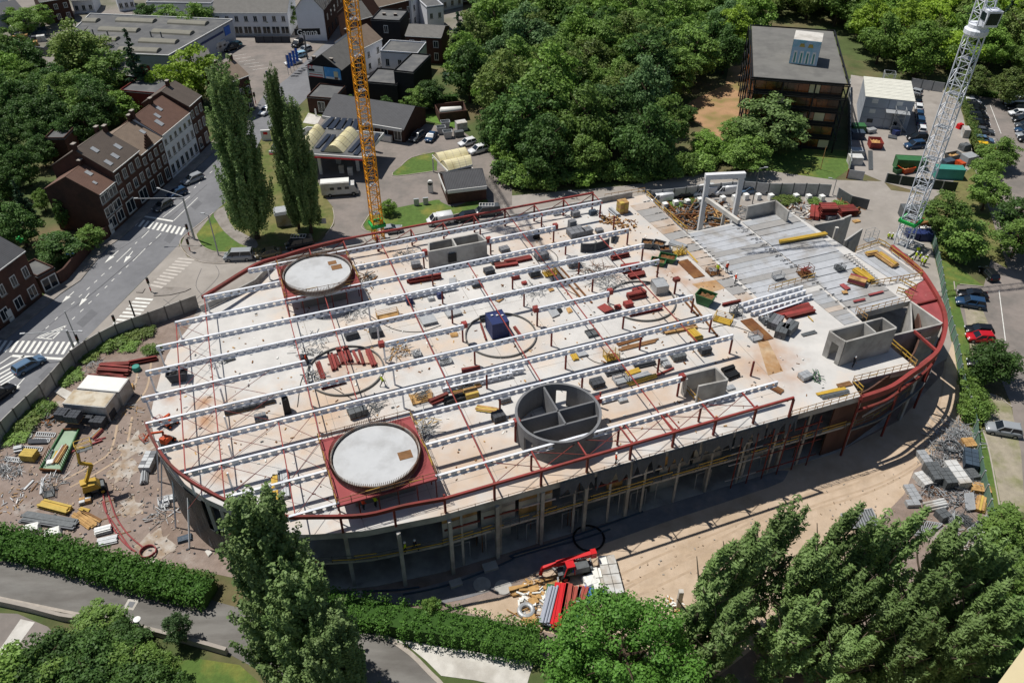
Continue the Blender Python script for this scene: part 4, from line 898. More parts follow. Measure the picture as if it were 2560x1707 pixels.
# red steel
bund('F', 1395, 1035, 1700, 985, D, 2, .35, .4, 2, RS, 'pair of dark red steel channels below the walled core', 'beams', 'I')
bund('G', -60, 855, 175, 805, D, 3, .35, .35, 1, RS, 'red steel beams beside grey pallets near the round blocks', 'beams', 'I')
bund('G', 910, 815, 1070, 778, D, 3, .3, .3, 2, RS, 'short bundle of red beams under the third beam end', 'beams', 'I')
bund('G', 1000, 925, 1170, 900, D, 3, .5, .45, 2, RS, 'thick stack of red columns beside the wire mesh heap', 'beams', 'I')
bund('G', 1070, 985, 1215, 955, D, 2, .5, .45, 1, RS, 'red column lying in front of the thick red stack', 'beams', 'I')
bund('G', 1060, 1180, 1220, 1145, D, 3, .4, .45, 2, RS, 'stack of red steel boxes inside the ring beside a grey crate', 'beams')
bund('G', 1110, 1115, 1195, 1095, D, 2, .4, .35, 1, RS, 'short red beams behind the stack inside the ring', 'beams', 'I')
bund('G', 1080, 1335, 1370, 1272, D, 1, .5, .35, 1, RS, 'single long red beam lying inside the ring', 'beams', 'I')
bund('G', 1925, 1245, 2100, 1205, D, 1, .4, .35, 1, RS, 'single red beam beside the plank strip', 'beams', 'I')
bund('H', 60, 1330, 390, 1255, D, 3, .45, .4, 1, RS, 'long red beams beside the white perforated beams', 'beams', 'I')
bund('H', 150, 1360, 415, 1295, D, 2, .45, .45, 1, RS, 'nearest red beams in front of the white perforated beams', 'beams', 'I')
for k, (a, b, c_, d_, n) in enumerate([(680, 120, 725, 268, 2), (725, 135, 768, 238, 1), (760, 75, 810, 210, 2), (820, 62, 865, 190, 2), (895, 100, 945, 205, 1), (950, 100, 990, 222, 1), (1025, 88, 1085, 230, 2)]):
    bund('J', a, b, c_, d_, D, n, .35, .35, 1, RS, 'red steel column lying inside the ring of columns by the worker', 'column', 'I', 'steel_column', 'flange_section', group='red columns laid out inside the ring')
bund('J', 565, 190, 620, 350, D, 4, .16, .16, 1, RS, 'slim red pipes lying at the rim of the column ring', 'pipes', 'pipe')
bund('J', 595, 435, 815, 375, D, 1, .6, .35, 1, RS, 'single red beam beside a yellow stake inside the ring', 'beams', 'I')
bund('J', 670, 215, 1125, 205, D, 1, .12, .12, 1, RS, 'thin red bar crossing under the laid out columns', 'bar')
bund('J', 1600, 570, 1760, 505, D, 2, .5, .3, 2, RS, 'red formwork beams beside the black crate', 'beams')
bund('J', 1890, 275, 2060, 248, D, 2, .4, .2, 1, RS, 'flat red channels beside the long white beams', 'beams', 'I')
bund('K', 1320, 320, 1485, 250, D, 1, .22, .2, 1, RS, 'thin red bar lying behind the small walled core', 'bar')
bund('F', 2190, 885, 2400, 855, D, 3, .35, .35, 1, RS, 'red beams beside dark crates at the back', 'beams', 'I')
bund('F', 2060, 1410, 2110, 1560, D, 1, .25, .25, 1, RS, 'red beam leaning by the blue container', 'bar')
bund('G', 20, 1440, 100, 1550, D, 2, .2, .2, 1, RS, 'two red bars right of the blue container', 'bar')
for x, y, s_ in ((30, 985, .9), (112, 1040, .6), (970, 1262, .7), (1065, 1240, 1.0)):
    stack('G', x, y, D, s_ * 1.3, s_, s_ * .7, 2, 1, 1, 'red_steel', 'small red steel box standing on the deck', 'steel box', name='steel_box', part='box', group='small red boxes on the deck', pallet=False)
tag(MB().bar(g('G', 815, 1235, D + .1), g('G', 900, 1290, D + .4), 1.4, .06, up=(-.3, .3, 1)).build('steel_plate', 'red_steel'), 'tilted red steel plate beside the ring', 'plate')
# perforated white beams lying on the deck
def loose_beams(t, rows, z, label, depth=.7):
    P = [(g(t1, x1, y1, z), g(t2, x2, y2, z)) for t1, x1, y1, t2, x2, y2 in rows]; c = sum((a + b for a, b in P), Vector()) / (2 * len(P)); c.z = z
    root = thing('perforated_beams', c, label, 'beams')
    for a, b in P: cell_beam(v3(a, z + depth + .1), v3(b, z + depth + .1), depth=depth, parent=root)
    for f in (.15, .85): MB().bar(P[0][0].lerp(P[0][1], f) + Vector((0, 0, .05)), P[-1][0].lerp(P[-1][1], f) + Vector((0, 0, .05)), .1, .09).build('bearer', 'old_timber', root)
loose_beams('H', [('G', 2080, 1260, 'H', 310, 1095), ('G', 2120, 1300, 'H', 335, 1135), ('G', 2190, 1335, 'H', 395, 1175), ('G', 2260, 1370, 'H', 300, 1235)], D, 'stack of white perforated beams lying beside the plank floor')
loose_beams('J', [('J', 1710, 440, 'J', 2350, 290), ('J', 1720, 470, 'J', 2350, 325)], D, 'two long white perforated beams lying on the open deck')
loose_beams('F', [('F', 1190, 1225, 'F', 1840, 1090)], D, 'single white perforated beam lying by the blue workers tool bags')
loose_beams('K', [('K', -20, 270, 'K', 100, 250), ('K', -20, 310, 'K', 105, 285)], D, 'short white perforated beams lying near the round core')
# containers, skips, crates
def container(c, L, W, Hh, rot, m, label, cat, name='shipping_container', roof=None, door=True):
    root = thing(name, c, label, cat); R = lambda X, Y, Z: Vector((c.x + X * math.cos(rot) - Y * math.sin(rot), c.y + X * math.sin(rot) + Y * math.cos(rot), c.z + Z))
    MB().box(R(0, 0, .12), L - .08, W - .08, Hh - .2, rot).build('shell', m, root)
    for a in (-1, 1):
        for b in (-1, 1): MB().box(R(a * (L / 2 - .06), b * (W / 2 - .06), 0), .14, .14, Hh, rot).build('corner_post', m, root)
    for a in (-1, 1):
        for zz in (.1, Hh - .08): MB().bar(R(-L / 2, a * (W / 2 - .05), zz), R(L / 2, a * (W / 2 - .05), zz), .12).build('rail', m, root); MB().bar(R(a * (L / 2 - .05), -W / 2, zz), R(a * (L / 2 - .05), W / 2, zz), .118).build('rail', m, root)
    k = int(L / .3)
    for a in (-1, 1):
        for i in range(1, k): MB().box(R(-L / 2 + i * L / k, a * (W / 2 - .035), .18), .12, .05, Hh - .32, rot).build('corrugation', m, root)
    if roof: MB().box(R(0, 0, Hh - .06), L - .2, W - .2, .09, rot).build('roof', roof, root)
    return root
bc = g('F', 2215, 1480, D); bc_o = container(bc, 2.4, 2.9, 2.6, RB, 'blue_box', 'dark blue steel container standing inside the middle ring', 'container')
for i in range(3): MB().box(v3(bc, D + 2.6) + Vector((-.7 + i * .7, .3, 0)), .3, .18, .1, .3).build('lifting_eye', 'white_paint', bc_o)
container(g('G', 1350, 1100, D), 1.9, 2.2, 1.5, .25, 'galv', 'open grey metal crate box inside the right ring', 'crate box')
skip('G', 1770, 1210, D, 2.6, 1.9, 1.5, 'green_paint', 'large green skip on wheels beside the plank strip', rot=-.6)
skip('G', 1425, 825, D, 2.6, 1.6, .8, 'green_paint', 'low green skip full of rubble by the beam ends', rot=-.35, fill='rust'); skip('G', 1340, 855, D, 2.2, 1.5, .7, 'green_paint', 'low green skip behind the end of the white beam', rot=-.3)
skip('G', 1240, 695, D, 1.8, 1.5, .9, 'dark_galv', 'dark grey tipping skip next to the upper beam end', rot=-.2); skip('G', 1345, 705, D, 1.8, 1.5, .9, 'dark_galv', 'dark grey skip between two others by the planks', rot=-.5); skip('G', 1400, 748, D, 1.8, 1.4, .8, 'dark_galv', 'grey skip full of rusty scrap', rot=.1, fill='rust')
skip('I', 1645, 340, D, 2.6, 1.6, 1.3, 'dark_block', 'black bin with blue tools at the rounded end', fill='black', rot=.25)
stack('G', 1010, 380, D, 1.6, 1.5, 2.0, 2, 2, 5, ['ply_yellow', 'timber'], 'tall yellow timber pack on the back of the deck', 'timber', name='timber_pack', part='board')
# grey block pallets
BLK = [('F', 1470, 885, 1.4, .8, 'grey_block', 'grey block pallet left of the walled core at the back'), ('F', 2140, 940, 1.5, .7, 'dark_block', 'dark block pallet below the walled core corner'), ('F', 2025, 1055, 1.5, .6, 'dark_block', 'dark pallet between beams right of the pale sheet'), ('F', 2190, 840, 1.4, .8, 'grey_block', 'grey block pallet beside the long red beams'), ('F', 2280, 740, 1.5, .6, 'grey_block', 'grey block pallet beside the beam head right of the core'),
       ('G', 550, 530, 1.2, 1.4, 'grey_block', 'tall grey block pack with yellow tool on it'), ('G', 585, 590, 2.6, .9, 'grey_block', 'long grey block row in front of the tall pack'), ('G', 685, 580, 1.6, .9, 'grey_block', 'square grey block pack right of the long row'), ('G', 580, 415, 1.3, .8, 'grey_block', 'grey block pack near the back parapet'), ('G', 800, 565, 1.2, .5, 'grey_block', 'small grey block pack with rubble beside it'), ('G', 270, 800, 1.9, .9, 'grey_block', 'grey pallet pack behind the mesh bundles'), ('G', 560, 870, 1.8, 1.2, 'grey_block', 'hollow block pack under the fourth beam'),
       ('G', 205, 960, 1.6, 1.2, 'dark_block', 'black topped box pallet beside the yellow trestle'), ('K', 1765, 100, 1.5, .9, 'dark_block', 'dark block pack near the beam end at the rust tray'), ('K', 780, 400, 1.7, .7, 'dark_block', 'dark block pallet behind the round core'), ('J', 2225, 715, 1.5, .9, 'dark_block', 'dark hollow block cube right of the timber lengths'), ('J', 2280, 540, 1.4, .6, 'grey_block', 'grey rubble pallet under a beam beside a post'), ('F', 2090, 1370, 1.0, .5, 'dark_block', 'small dark pallet behind the blue container'),
       ('J', 930, 660, 2.2, .9, 'dark_galv', 'dark scaffold pack behind the near drum'), ('K', 1380, 190, 1.0, .6, 'galv', 'galvanised bracket pack by the boom of rods'), ('K', 1520, 150, 1.8, .7, 'dark_galv', 'dark tool box tray with an orange ball'), ('L', 335, 335, 1.5, .6, 'galv', 'grey metal box beside the green frame on the right deck'), ('J', 45, 715, 1.4, .5, 'grey_block', 'grey sheet pallet left of the upright black case')]
for t, x, y, s_, h, m, lab in BLK: stack(t, x, y, D, s_, s_ * .8, h, 3, 2, 2, [m], lab, 'block pallet', rot=RB + (x % 7 - 3) * .03)
stack('I', 2240, 620, D, 4.6, .9, .5, 6, 1, 1, ['dark_block'], 'long black block row under the sixth beam', 'block pallet'); stack('J', 60, 570, D, 3.0, .8, .5, 5, 1, 1, ['dark_block'], 'second long black block row right of the first', 'block pallet')
stack('G', 985, 560, D, 1.0, .3, .01, 1, 1, 1, ['timber'], 'thin board lying behind the curved grey wall', 'board')
# curved wall shutters
for t, a, b, c_, hh, lab in (('G', (635, 745), (760, 740), (882, 700), 1.5, 'curved dark grey wall shutter standing on the back deck'), ('G', (915, 660), (935, 640), (945, 600), 1.3, 'short curved shutter beside the curved grey wall')):
    P = smooth([g(t, *a, D), g(t, *b, D), g(t, *c_, D)], 6); root = thing('curved_shutter', P[0], lab, 'shutter'); MB().ribbon(P, .18, D + .01, D + hh).build('face', 'dark_block', root)
    for k in (0, len(P) // 2, len(P) - 1): MB().bar(v3(P[k], D), v3(P[k], D + hh + .1), .26).build('stiffener', 'dark_galv', root)
# meshes, racks and heaps
heap('G', 860, 1010, D, 2.3, 1.0, 90, ['galv', 'dark_galv'], 'tangled heap of reinforcement mesh beside the red stack', ln=(.8, 2.2), w=(.03, .06)); heap('G', 740, 925, D, 2.2, .6, 60, ['dark_galv', 'rust'], 'loose reinforcement heap behind the wire mesh heap', ln=(1, 2.4), w=(.03, .06))
heap('G', 190, 1110, D, 1.9, .5, 60, ['dark_galv', 'galv'], 'row of wire mesh lying beside a white box pallet', ln=(.6, 1.4), w=(.03, .06)); heap('F', 1380, 780, D, 1.8, .8, 50, ['galv', 'dark_galv'], 'scaffold couplings heaped left of the walled core', ln=(.5, 1.4), w=(.04, .09))
heap('J', 1310, 90, D, 1.6, .9, 60, ['galv', 'timber'], 'heap of trestles and clamps under the seventh beam'); heap('J', 540, 320, D, 1.5, .9, 50, ['galv', 'dark_galv'], 'heap of clamps at the left of the column ring', ln=(.3, .9)); heap('J', 1070, 590, D, 1.5, .6, 40, ['dark_galv'], 'loose props beside the dark scaffold pack', ln=(.6, 1.5), w=(.04, .08)); heap('J', 510, 30, D, 2.4, .6, 70, ['dark_galv', 'galv'], 'flattened scaffold heap between two beams left of the ring', ln=(.5, 1.3), w=(.04, .08))
heap('G', 900, 460, D, 1.6, .5, 40, ['timber', 'rust'], 'broken timber heap below the yellow timber pack', ln=(.4, 1.1), w=(.08, .2)); heap('G', 1040, 500, D, 2.0, .35, 40, ['rust', 'timber'], 'rusty offcuts scattered below the yellow timber pack', ln=(.3, .8), w=(.08, .25)); heap('J', 1560, 830, D, 1.1, 1.2, 60, ['galv', 'dark_galv'], 'tangled scaffold frames at the right side of the near drum', ln=(.6, 1.6), w=(.04, .07)); heap('J', 1530, 730, D, 1.2, 1.0, 40, ['galv', 'yellow_paint'], 'scaffold frames with yellow boards behind the near drum corner', ln=(.6, 1.6), w=(.04, .07))
heap('F', 1000, 1010, D, 1.6, .9, 50, ['old_timber', 'dark_galv'], 'dark scaffold leftovers at the right of the far drum', ln=(.6, 1.8), w=(.05, .12)); heap('G', 760, 395, D, 1.0, .6, 30, ['galv', 'dark_galv'], 'pump and hoses heap near the back parapet', ln=(.3, .7)); heap('F', 880, 1330, D, 1.5, .4, 40, ['dark_galv', 'galv'], 'small heap of rods left of the yellow trestle rails', ln=(.4, 1.3), w=(.03, .06))
heap('I', 1990, 190, D, 1.2, .3, 20, ['dark_galv', 'galv'], 'small tools beside the black pallet at the rounded end', ln=(.3, .7)); heap('L', 430, 330, D, .9, .8, 40, ['green_paint', 'dark_galv'], 'green tool frames beside the grey metal box', ln=(.4, .9), w=(.04, .08))
bund('I', 2050, 180, 2150, 150, D, 3, .3, .2, 2, ['dark_galv'], 'black shuttering pack near the rounded end', 'formwork')
for a in [('J', 200, 1470, 190, 1240, 'yellow and grey formwork girders in a bundle beside the drum platform', ['yellow_paint', 'dark_galv', 'yellow_paint', 'dark_galv']), ('J', 275, 1440, 250, 1190, 'second bundle of girders closer to the drum platform', ['yellow_paint', 'dark_galv', 'galv'])]:
    bund('J', a[1], a[2], a[3], a[4], D, 4, .28, .2, 2, a[6], a[5], 'girders', name='girder_bundle', part='girder')
bund('J', 2030, 615, 2215, 640, D, 4, .25, .1, 2, ['timber', 'ply_yellow'], 'pale timber lengths beside the hollow block cube', 'timber', jit=.08); bund('G', 1370, 1480, 1670, 1425, D, 5, .3, .09, 3, ['timber', 'old_timber'], 'pile of brown boards under the eighth beam', 'timber', jit=.08, part='board'); bund('G', 1640, 1480, 1720, 1560, D, 4, .3, .15, 3, ['yellow_paint', 'ply_yellow'], 'yellow shuttering boards beside the brown board pile', 'timber', part='board')
bund('K', 945, 30, 1200, -45, D, 3, .3, .08, 1, ['old_timber', 'rust'], 'long brown boards lying between two beams', 'timber', part='board', jit=.1); bund('K', 990, 75, 1340, -10, D, 3, .25, .08, 1, ['old_timber'], 'second row of brown boards just below the first', 'timber', part='board', jit=.1)
for i, (a, b, c_, d_) in enumerate([(380, 885, 675, 1225), (440, 890, 735, 1220), (1570, 1185, 1760, 1400), (1620, 1180, 1900, 1545)]):
    bund('G', a, b, c_, d_, D, 2, .14, .08, 1, ['rust'], ('rusty rail laid across the deck beside the mesh', 'second rusty rail parallel to the first', 'rusty rail under the seventh beam end', 'long rusty rail leading to the steel tray')[i], 'rail', part='rail')
bund('K', 545, 95, 590, 175, D, 3, .28, .12, 2, ['yellow_paint'], 'yellow boards beside grey metal sheets', 'boards', part='board'); sheets('K', [(565, 85), (640, 70), (700, 130), (615, 150)], D, 4, 'galv', 'grey metal sheets beside the yellow boards', 'sheets')
crate('K', 910, 150, D, 1.8, 1.3, 1.1, 'yellow_paint', 'yellow trestle rack standing between the beams', 'rack', name='trestle_rack', fill='timber'); crate('G', 345, 950, D, 1.9, 1.3, 1.0, 'yellow_paint', 'yellow trestle cage beside the black topped box', 'rack', name='trestle_rack', fill='timber'); crate('G', 1535, 760, D, 1.7, 1.4, 1.0, 'yellow_paint', 'yellow clamp rack beside the aluminium lengths', 'rack', name='trestle_rack', fill='ply_yellow')
crate('J', 1515, 520, D, 2.6, 1.8, 1.2, 'timber', 'yellow brown railing rack behind the near drum', 'rack', name='trestle_rack', fill='dark_galv'); crate('F', 1210, 1340, D, 3.0, 1.1, 1.0, 'timber', 'guard rail trestle left of the pale sheets', 'rack', name='trestle_rack'); crate('J', 1475, 120, D, 1.1, .9, .6, 'galv', 'wire cage beside the trestle heap', name='wire_cage', fill='galv'); crate('J', 1735, 185, D, 1.6, 1.2, .7, 'galv', 'small wire cage left of the shadowed post', name='wire_cage', fill='dark_galv'); crate('G', 735, 1500, D, 1.6, 1.3, .4, 'dark_galv', 'low black lattice frame between two purlins', 'frame', name='lattice_frame'); crate('K', 995, 360, D, 1.8, 1.2, .7, 'galv', 'empty light tube frame behind the round core', 'frame', name='lattice_frame'); crate('G', 410, 405, D, 1.2, .4, .8, 'galv', 'small ladder frame at the back parapet', 'frame', name='lattice_frame'); crate('G', 1840, 940, D, 1.6, 1.4, .8, 'rust', 'rusty tool cage where workers stand beside the planks', name='wire_cage', fill='galv')
crate('G', 1935, 1380, D, 2.4, 1.4, 1.1, 'yellow_paint', 'yellow lifting frame beside the white perforated beams', 'frame', name='lifting_frame', rot=-.5); crate('G', 2050, 1320, D, 1.3, 1.2, 1.4, 'dark_galv', 'dark prop cage left of the white perforated beams', name='wire_cage', fill='dark_galv'); crate('G', 2330, 1390, D, 1.4, 1.2, .9, 'dark_galv', 'dark cage beside the big steel tray', name='wire_cage', fill='galv'); crate('G', 2230, 1540, D, 1.5, 1.2, .8, 'galv', 'light wire cage over the big steel tray', name='wire_cage')
tarpbox('F', 880, 1520, D, 1.7, 1.5, .9, 'dark_block', 'dark tarpaulin covered pallet under the fifth beam', 'cover'); tarpbox('F', 1105, 1500, D, 1.6, 1.5, 1.0, 'dark_block', 'dark wrapped pallet beside a white post', 'cover'); tarpbox('F', 1690, 1160, D, .8, .8, .8, 'blue_box', 'blue and white wrapped bag beside a red post', 'bag'); tarpbox('F', 1610, 1185, D, .9, .7, .5, 'galv', 'grey bag left of the blue bag', 'bag'); tarpbox('F', 1410, 1210, D, .9, .9, 1.0, 'blue_box', 'blue tool bag heap under the crossing purlin', 'bag'); tarpbox('J', 290, 640, D, .8, 1.0, 2.3, 'black', 'tall upright black plastic case on the deck', 'case', name='plastic_case'); tarpbox('J', 1830, 545, D, 2.6, 1.1, .7, 'black', 'long black crate beside red formwork beams', 'crate'); tarpbox('J', 450, 190, D, .9, .9, 1.2, 'dark_block', 'dark bundle at the broken end of a beam', 'bag'); tarpbox('G', 225, 620, D, .9, .6, 1.5, 'black', 'black upright pump near the back of the deck', 'pump', name='pump'); tarpbox('G', 740, 400, D, 1.2, .8, .8, 'tarp', 'blue grey wrapped pallet near the back parapet', 'bag')
sheets('F', [(1470, 1330), (1590, 1305), (1630, 1340), (1500, 1365)], D, 3, 'galv', 'pale metal sheets stacked under a white beam', 'sheets', .08); sheets('F', [(1505, 1370), (1630, 1345), (1668, 1400), (1540, 1430)], D, 5, 'galv', 'nearest pale metal sheet stack by the purlin', 'sheets', .08); sheets('F', [(1715, 1275), (1835, 1250), (1890, 1320), (1765, 1355)], D, 5, 'galv', 'pale metal sheet stack beside a red post', 'sheets', .08); sheets('F', [(1775, 1000), (1835, 995), (1838, 1050), (1775, 1055)], D, 2, 'galv', 'small pale metal sheet behind a beam', 'sheets', .08); sheets('G', [(320, 1275), (390, 1255), (440, 1325), (370, 1355)], D, 2, 'galv', 'pale sheet and black plate beside a red beam head', 'sheets', .08); sheets('G', [(390, 1265), (450, 1262), (465, 1290), (430, 1320)], D, 1, 'black', 'black plate lying beside the pale sheet', 'plate', .04); sheets('G', [(495, 1275), (530, 1262), (555, 1295), (515, 1312)], D, 2, 'timber', 'small wooden pallet right of the black plate', 'pallet'); sheets('F', [(1785, 1500), (1850, 1490), (1852, 1520), (1790, 1530)], D, 2, 'timber', 'flat wooden pallet left of the middle ring', 'pallet'); sheets('F', [(2185, 1195), (2230, 1165), (2275, 1180), (2225, 1215)], D, 2, 'timber', 'flat wooden pallet right of the sheet stacks', 'pallet'); sheets('G', [(320, 1075), (360, 1065), (390, 1100), (345, 1115)], D, 2, 'timber', 'slatted pallet beside the mesh row', 'pallet')
stack('J', 1975, 505, D, 1.8, 1.3, .9, 1, 4, 5, ['timber', 'ply_yellow'], 'timber pack in front of the white perforated beams', 'timber', name='timber_pack', part='board'); crate('J', 1945, 425, D, 1.4, 1.0, .6, 'dark_galv', 'dark wire cage behind the timber pack', name='wire_cage', fill='dark_galv')
bund('J', 1800, 480, 2060, 405, D, 3, .2, .12, 1, ['yellow_paint', 'old_timber'], 'yellow and brown beams beside the timber pack', 'beams')
for t, x1, y1, x2, y2, n, m, lab in [('K', 855, 300, 1035, 255, 4, 'dark_block', 'dark beams packed under the tenth beam'), ('K', 1120, 230, 1300, 190, 4, 'dark_block', 'dark bundled girders behind the yellow beams'), ('K', 1050, 320, 1170, 280, 4, 'yellow_paint', 'yellow girder pack beside the dark girders'), ('K', 1085, 365, 1260, 310, 4, 'galv', 'grey tube bundle in front of the yellow pack'), ('K', 1065, 410, 1320, 330, 1, 'ply_yellow', 'long yellow beam beside the grey tubes'), ('K', 1375, 160, 1430, 240, 4, 'galv', 'pale tube bundle pointing at the small core'), ('K', 1930, 280, 2035, 245, 3, 'black', 'black pipe bundle behind the small core'), ('K', 1965, 340, 2070, 300, 4, 'black', 'larger black pipe bundle right of the small core')]:
    bund(t, x1, y1, x2, y2, D, n, .28, .22, 2, [m], lab, 'bundle')
bund('G', 1450, 665, 1590, 715, D, 6, .22, .18, 2, ['galv'], 'aluminium lengths stacked beside the planks', 'tubes'); bund('G', 900, 360, 975, 425, D, 4, .25, .25, 2, ['grey_block', 'galv'], 'grey pipe bundle left of the yellow timber pack', 'pipes', 'pipe'); bund('G', 1605, 740, 1700, 845, D, 1, .25, .06, 1, ['yellow_paint'], 'yellow and black safety board lying by the planks', 'board', part='board'); bund('K', 820, 575, 965, 535, D, 1, .25, .2, 1, ['grey_block'], 'curved grey hose beside the round core', 'hose', 'pipe'); stack('K', 1015, 545, D, 1.2, .7, .4, 2, 1, 1, ['galv'], 'small grey box behind the round core wall', 'box', pallet=False); stack('K', 2000, 430, D, 1.2, .8, .3, 3, 1, 1, ['galv'], 'pale pipe offcuts right of the small core', 'pipes', pallet=False)
bund('L', 0, 400, 130, 470, D, 5, .2, .1, 1, ['old_timber', 'rust'], 'brown boards below the last white beam end', 'boards', part='board'); bund('L', 475, 505, 720, 450, D, 3, .45, .08, 2, ['yellow_paint', 'dark_galv'], 'yellow and black boards at the slab edge', 'boards', part='board', jit=.06); bund('L', 640, 415, 760, 385, D, 3, .25, .08, 1, ['old_timber'], 'brown boards behind the yellow boards', 'boards', part='board')
# on the plank floor
PZ = D + .24
bund('H', 105, 665, 525, 590, PZ, 2, .35, .35, 1, ['yellow_paint'], 'long yellow lifting beam on the upper planks', 'beam', part='girder'); bund('H', 900, 775, 1000, 760, PZ, 3, .3, .2, 2, ['yellow_paint', 'timber'], 'short yellow girder pack on the corner planks', 'girders', part='girder'); bund('H', 1010, 775, 1170, 885, PZ, 4, .35, .25, 2, ['yellow_paint', 'timber'], 'long yellow girder pack on the corner planks', 'girders', part='girder'); bund('H', 795, 915, 950, 1020, PZ, 4, .28, .22, 2, ['yellow_paint'], 'yellow girder bundle beside the red board box', 'girders', part='girder'); bund('H', 860, 900, 975, 1000, PZ, 1, .2, .1, 1, ['yellow_paint'], 'loose yellow girder beside the bundle', 'girder', part='girder')
stack('H', 815, 1025, PZ, 2.6, 1.5, .7, 1, 3, 4, ['red_plate', 'timber', 'red_plate'], 'red topped board stack on the planks', 'boards', rot=-.55, part='board', name='board_stack'); sheets('H', [(660, 1050), (700, 1040), (765, 1085), (720, 1100)], PZ, 1, 'red_plate', 'bent red board lying by the board stack', 'board'); sheets('H', [(670, 1110), (720, 1105), (735, 1130), (690, 1135)], PZ, 2, 'timber', 'small pallet beside the bent red board', 'pallet')
bund('H', 920, 1145, 1055, 1112, PZ, 1, .4, .05, 1, ['red_plate'], 'flat red strip on the front planks', 'strip'); bund('H', 780, 1205, 890, 1180, PZ, 2, .2, .05, 1, ['red_plate'], 'thin red strips left on the front planks', 'strip'); crate('H', 655, 905, PZ, 1.3, 1.0, .8, 'dark_galv', 'small dark cage alone on the plank floor', name='wire_cage', fill='dark_galv'); crate('H', 335, 945, PZ, 2.0, 1.3, 1.4, 'rust', 'rusty red reinforcement rack at the plank joint', 'rack', name='rebar_rack', fill='red_steel'); crate('H', 90, 980, PZ, 1.6, .9, .8, 'galv', 'thin wire frame on the left planks', 'frame', name='lattice_frame')
for x, y, a in ((60, 1420, -.6), (120, 1500, -.5), (190, 1470, -.7)): stack('H', x, y, D, 1.5, 2.6, 1.2, 3, 1, 2, ['grey_block', 'dark_galv'], 'grey aluminium shutter pack beside the red beams', 'formwork', rot=a, group='grey shutter packs beside the red beams', name='shutter_pack', part='panel', pallet=False)
bund('H', 310, 1515, 440, 1480, D, 2, .3, .06, 1, ['dark_galv'], 'thin dark ladder lying left of the stair core', 'ladder'); bund('H', 220, 1385, 255, 1415, D, 1, .12, .08, 1, ['yellow_paint'], 'short yellow stick beside the shutter packs', 'stick'); bund('H', 365, 1340, 415, 1390, D, 1, .12, .08, 1, ['yellow_paint'], 'yellow stick in front of the red beams', 'stick')
# LEFT YARD
mat('white_shell', '#c3c4c2', 0.6, 0.1, 1.0, col2='#a9a39a', scale2=0.4); mat('dirty_roof', '#bdb5a4', 0.8, 0.14, 1.0, col2='#a18e70', scale2=0.4); mat('foil', '#dcdcd6', 0.5, 0.06, 1.0); mat('teal', '#3f8c80', 0.6, 0.15, 1.0); mat('green_ply', '#8fa58d', 0.8, 0.14, 0.9)
wcn = g('I', 875, 650); c1 = container(wcn, 6.2, 2.9, 2.7, -.13, 'white_shell', 'white storage container with a dirty roof in the left yard', 'container', roof='dirty_roof')
c2 = container(wcn + Vector((.75, 3.05, 0)), 6.2, 2.9, 2.75, -.13, 'white_shell', 'white storage container under white foil behind the dirty one', 'container', roof='foil')
tag(MB().lathe(g('I', 1258, 262), [(.55, 0), (.6, .3), (.55, .75), (.5, .8)], 14).build('barrel', 'teal'), 'round teal barrel beside the red beams in the yard', 'barrel')
for i, (x, y, nz) in enumerate([(600, 700, 2), (690, 720, 2), (775, 715, 1), (850, 725, 1), (920, 765, 1), (995, 690, 1)]):
    for k in range(nz): stack('I', x, y, 0, 1.9, 1.5, 1.15, 3, 3, 1, ['dark_block'], 'dark hollow block pack in front of the white container', 'block pallet', rot=-.13, group='block packs beside the container', part='block') if k == 0 else stack('I', x, y, 1.35, 1.9, 1.5, 1.15, 3, 3, 1, ['dark_block'], 'dark hollow block pack stacked on top of another', 'block pallet', rot=-.13, group='upper block packs')
for i, (a, b, c_, d_, n, l) in enumerate([(1200, 215, 1450, 165, 2, 2), (920, 225, 1200, 210, 2, 1), (920, 245, 1200, 265, 2, 2), (905, 280, 1190, 300, 3, 2), (810, 330, 1150, 320, 2, 1), (900, 335, 1160, 355, 2, 1)]):
    bund('I', a, b, c_, d_, 0, n, .35, .35, l, RS, ('red beams reaching the building edge in the yard', 'upper red beam pair beside the weeds', 'second red beam pair beside the weeds', 'red beam stack left of the teal barrel', 'thin red pipes behind the foil covered container', 'lowest red beams behind the foil covered container')[i], 'beams', 'I')
heap('I', 860, 240, 0, 1.6, .6, 40, ['dark_galv', 'galv'], 'wire heap beside the concrete fence', ln=(.5, 1.4), w=(.03, .06))
# long formwork tray with green plywood
tp = gm("I 585 815 I 730 810 I 560 1190 I 370 1180", .35); fw = thing('formwork_tray', v3(sum(tp, Vector()) / 4, 0), 'long formwork tray with green plywood and timber rubbish', 'formwork')
MB().prism(tp, .25, .38).build('plywood_deck', 'green_ply', fw)
for i in range(4): MB().bar(v3(tp[i], .5), v3(tp[(i + 1) % 4], .5), .14, .4).build('side_board', 'green_paint' if i in (1, 3) else 'rust', fw)
for k in range(8):
    a = tp[1].lerp(tp[2], .55 + k * .055); MB().bar(v3(a, .4), v3(a, 1.4), .06).build('stanchion', 'rust', fw); a = tp[0].lerp(tp[3], .55 + k * .055); MB().bar(v3(a, .4), v3(a, 1.4), .06).build('stanchion', 'rust', fw)
for a, b in ((1, 2), (0, 3)): MB().bar(v3(tp[a].lerp(tp[b], .5), 1.3), v3(tp[a].lerp(tp[b], .97), 1.3), .05).build('hand_rail', 'rust', fw)
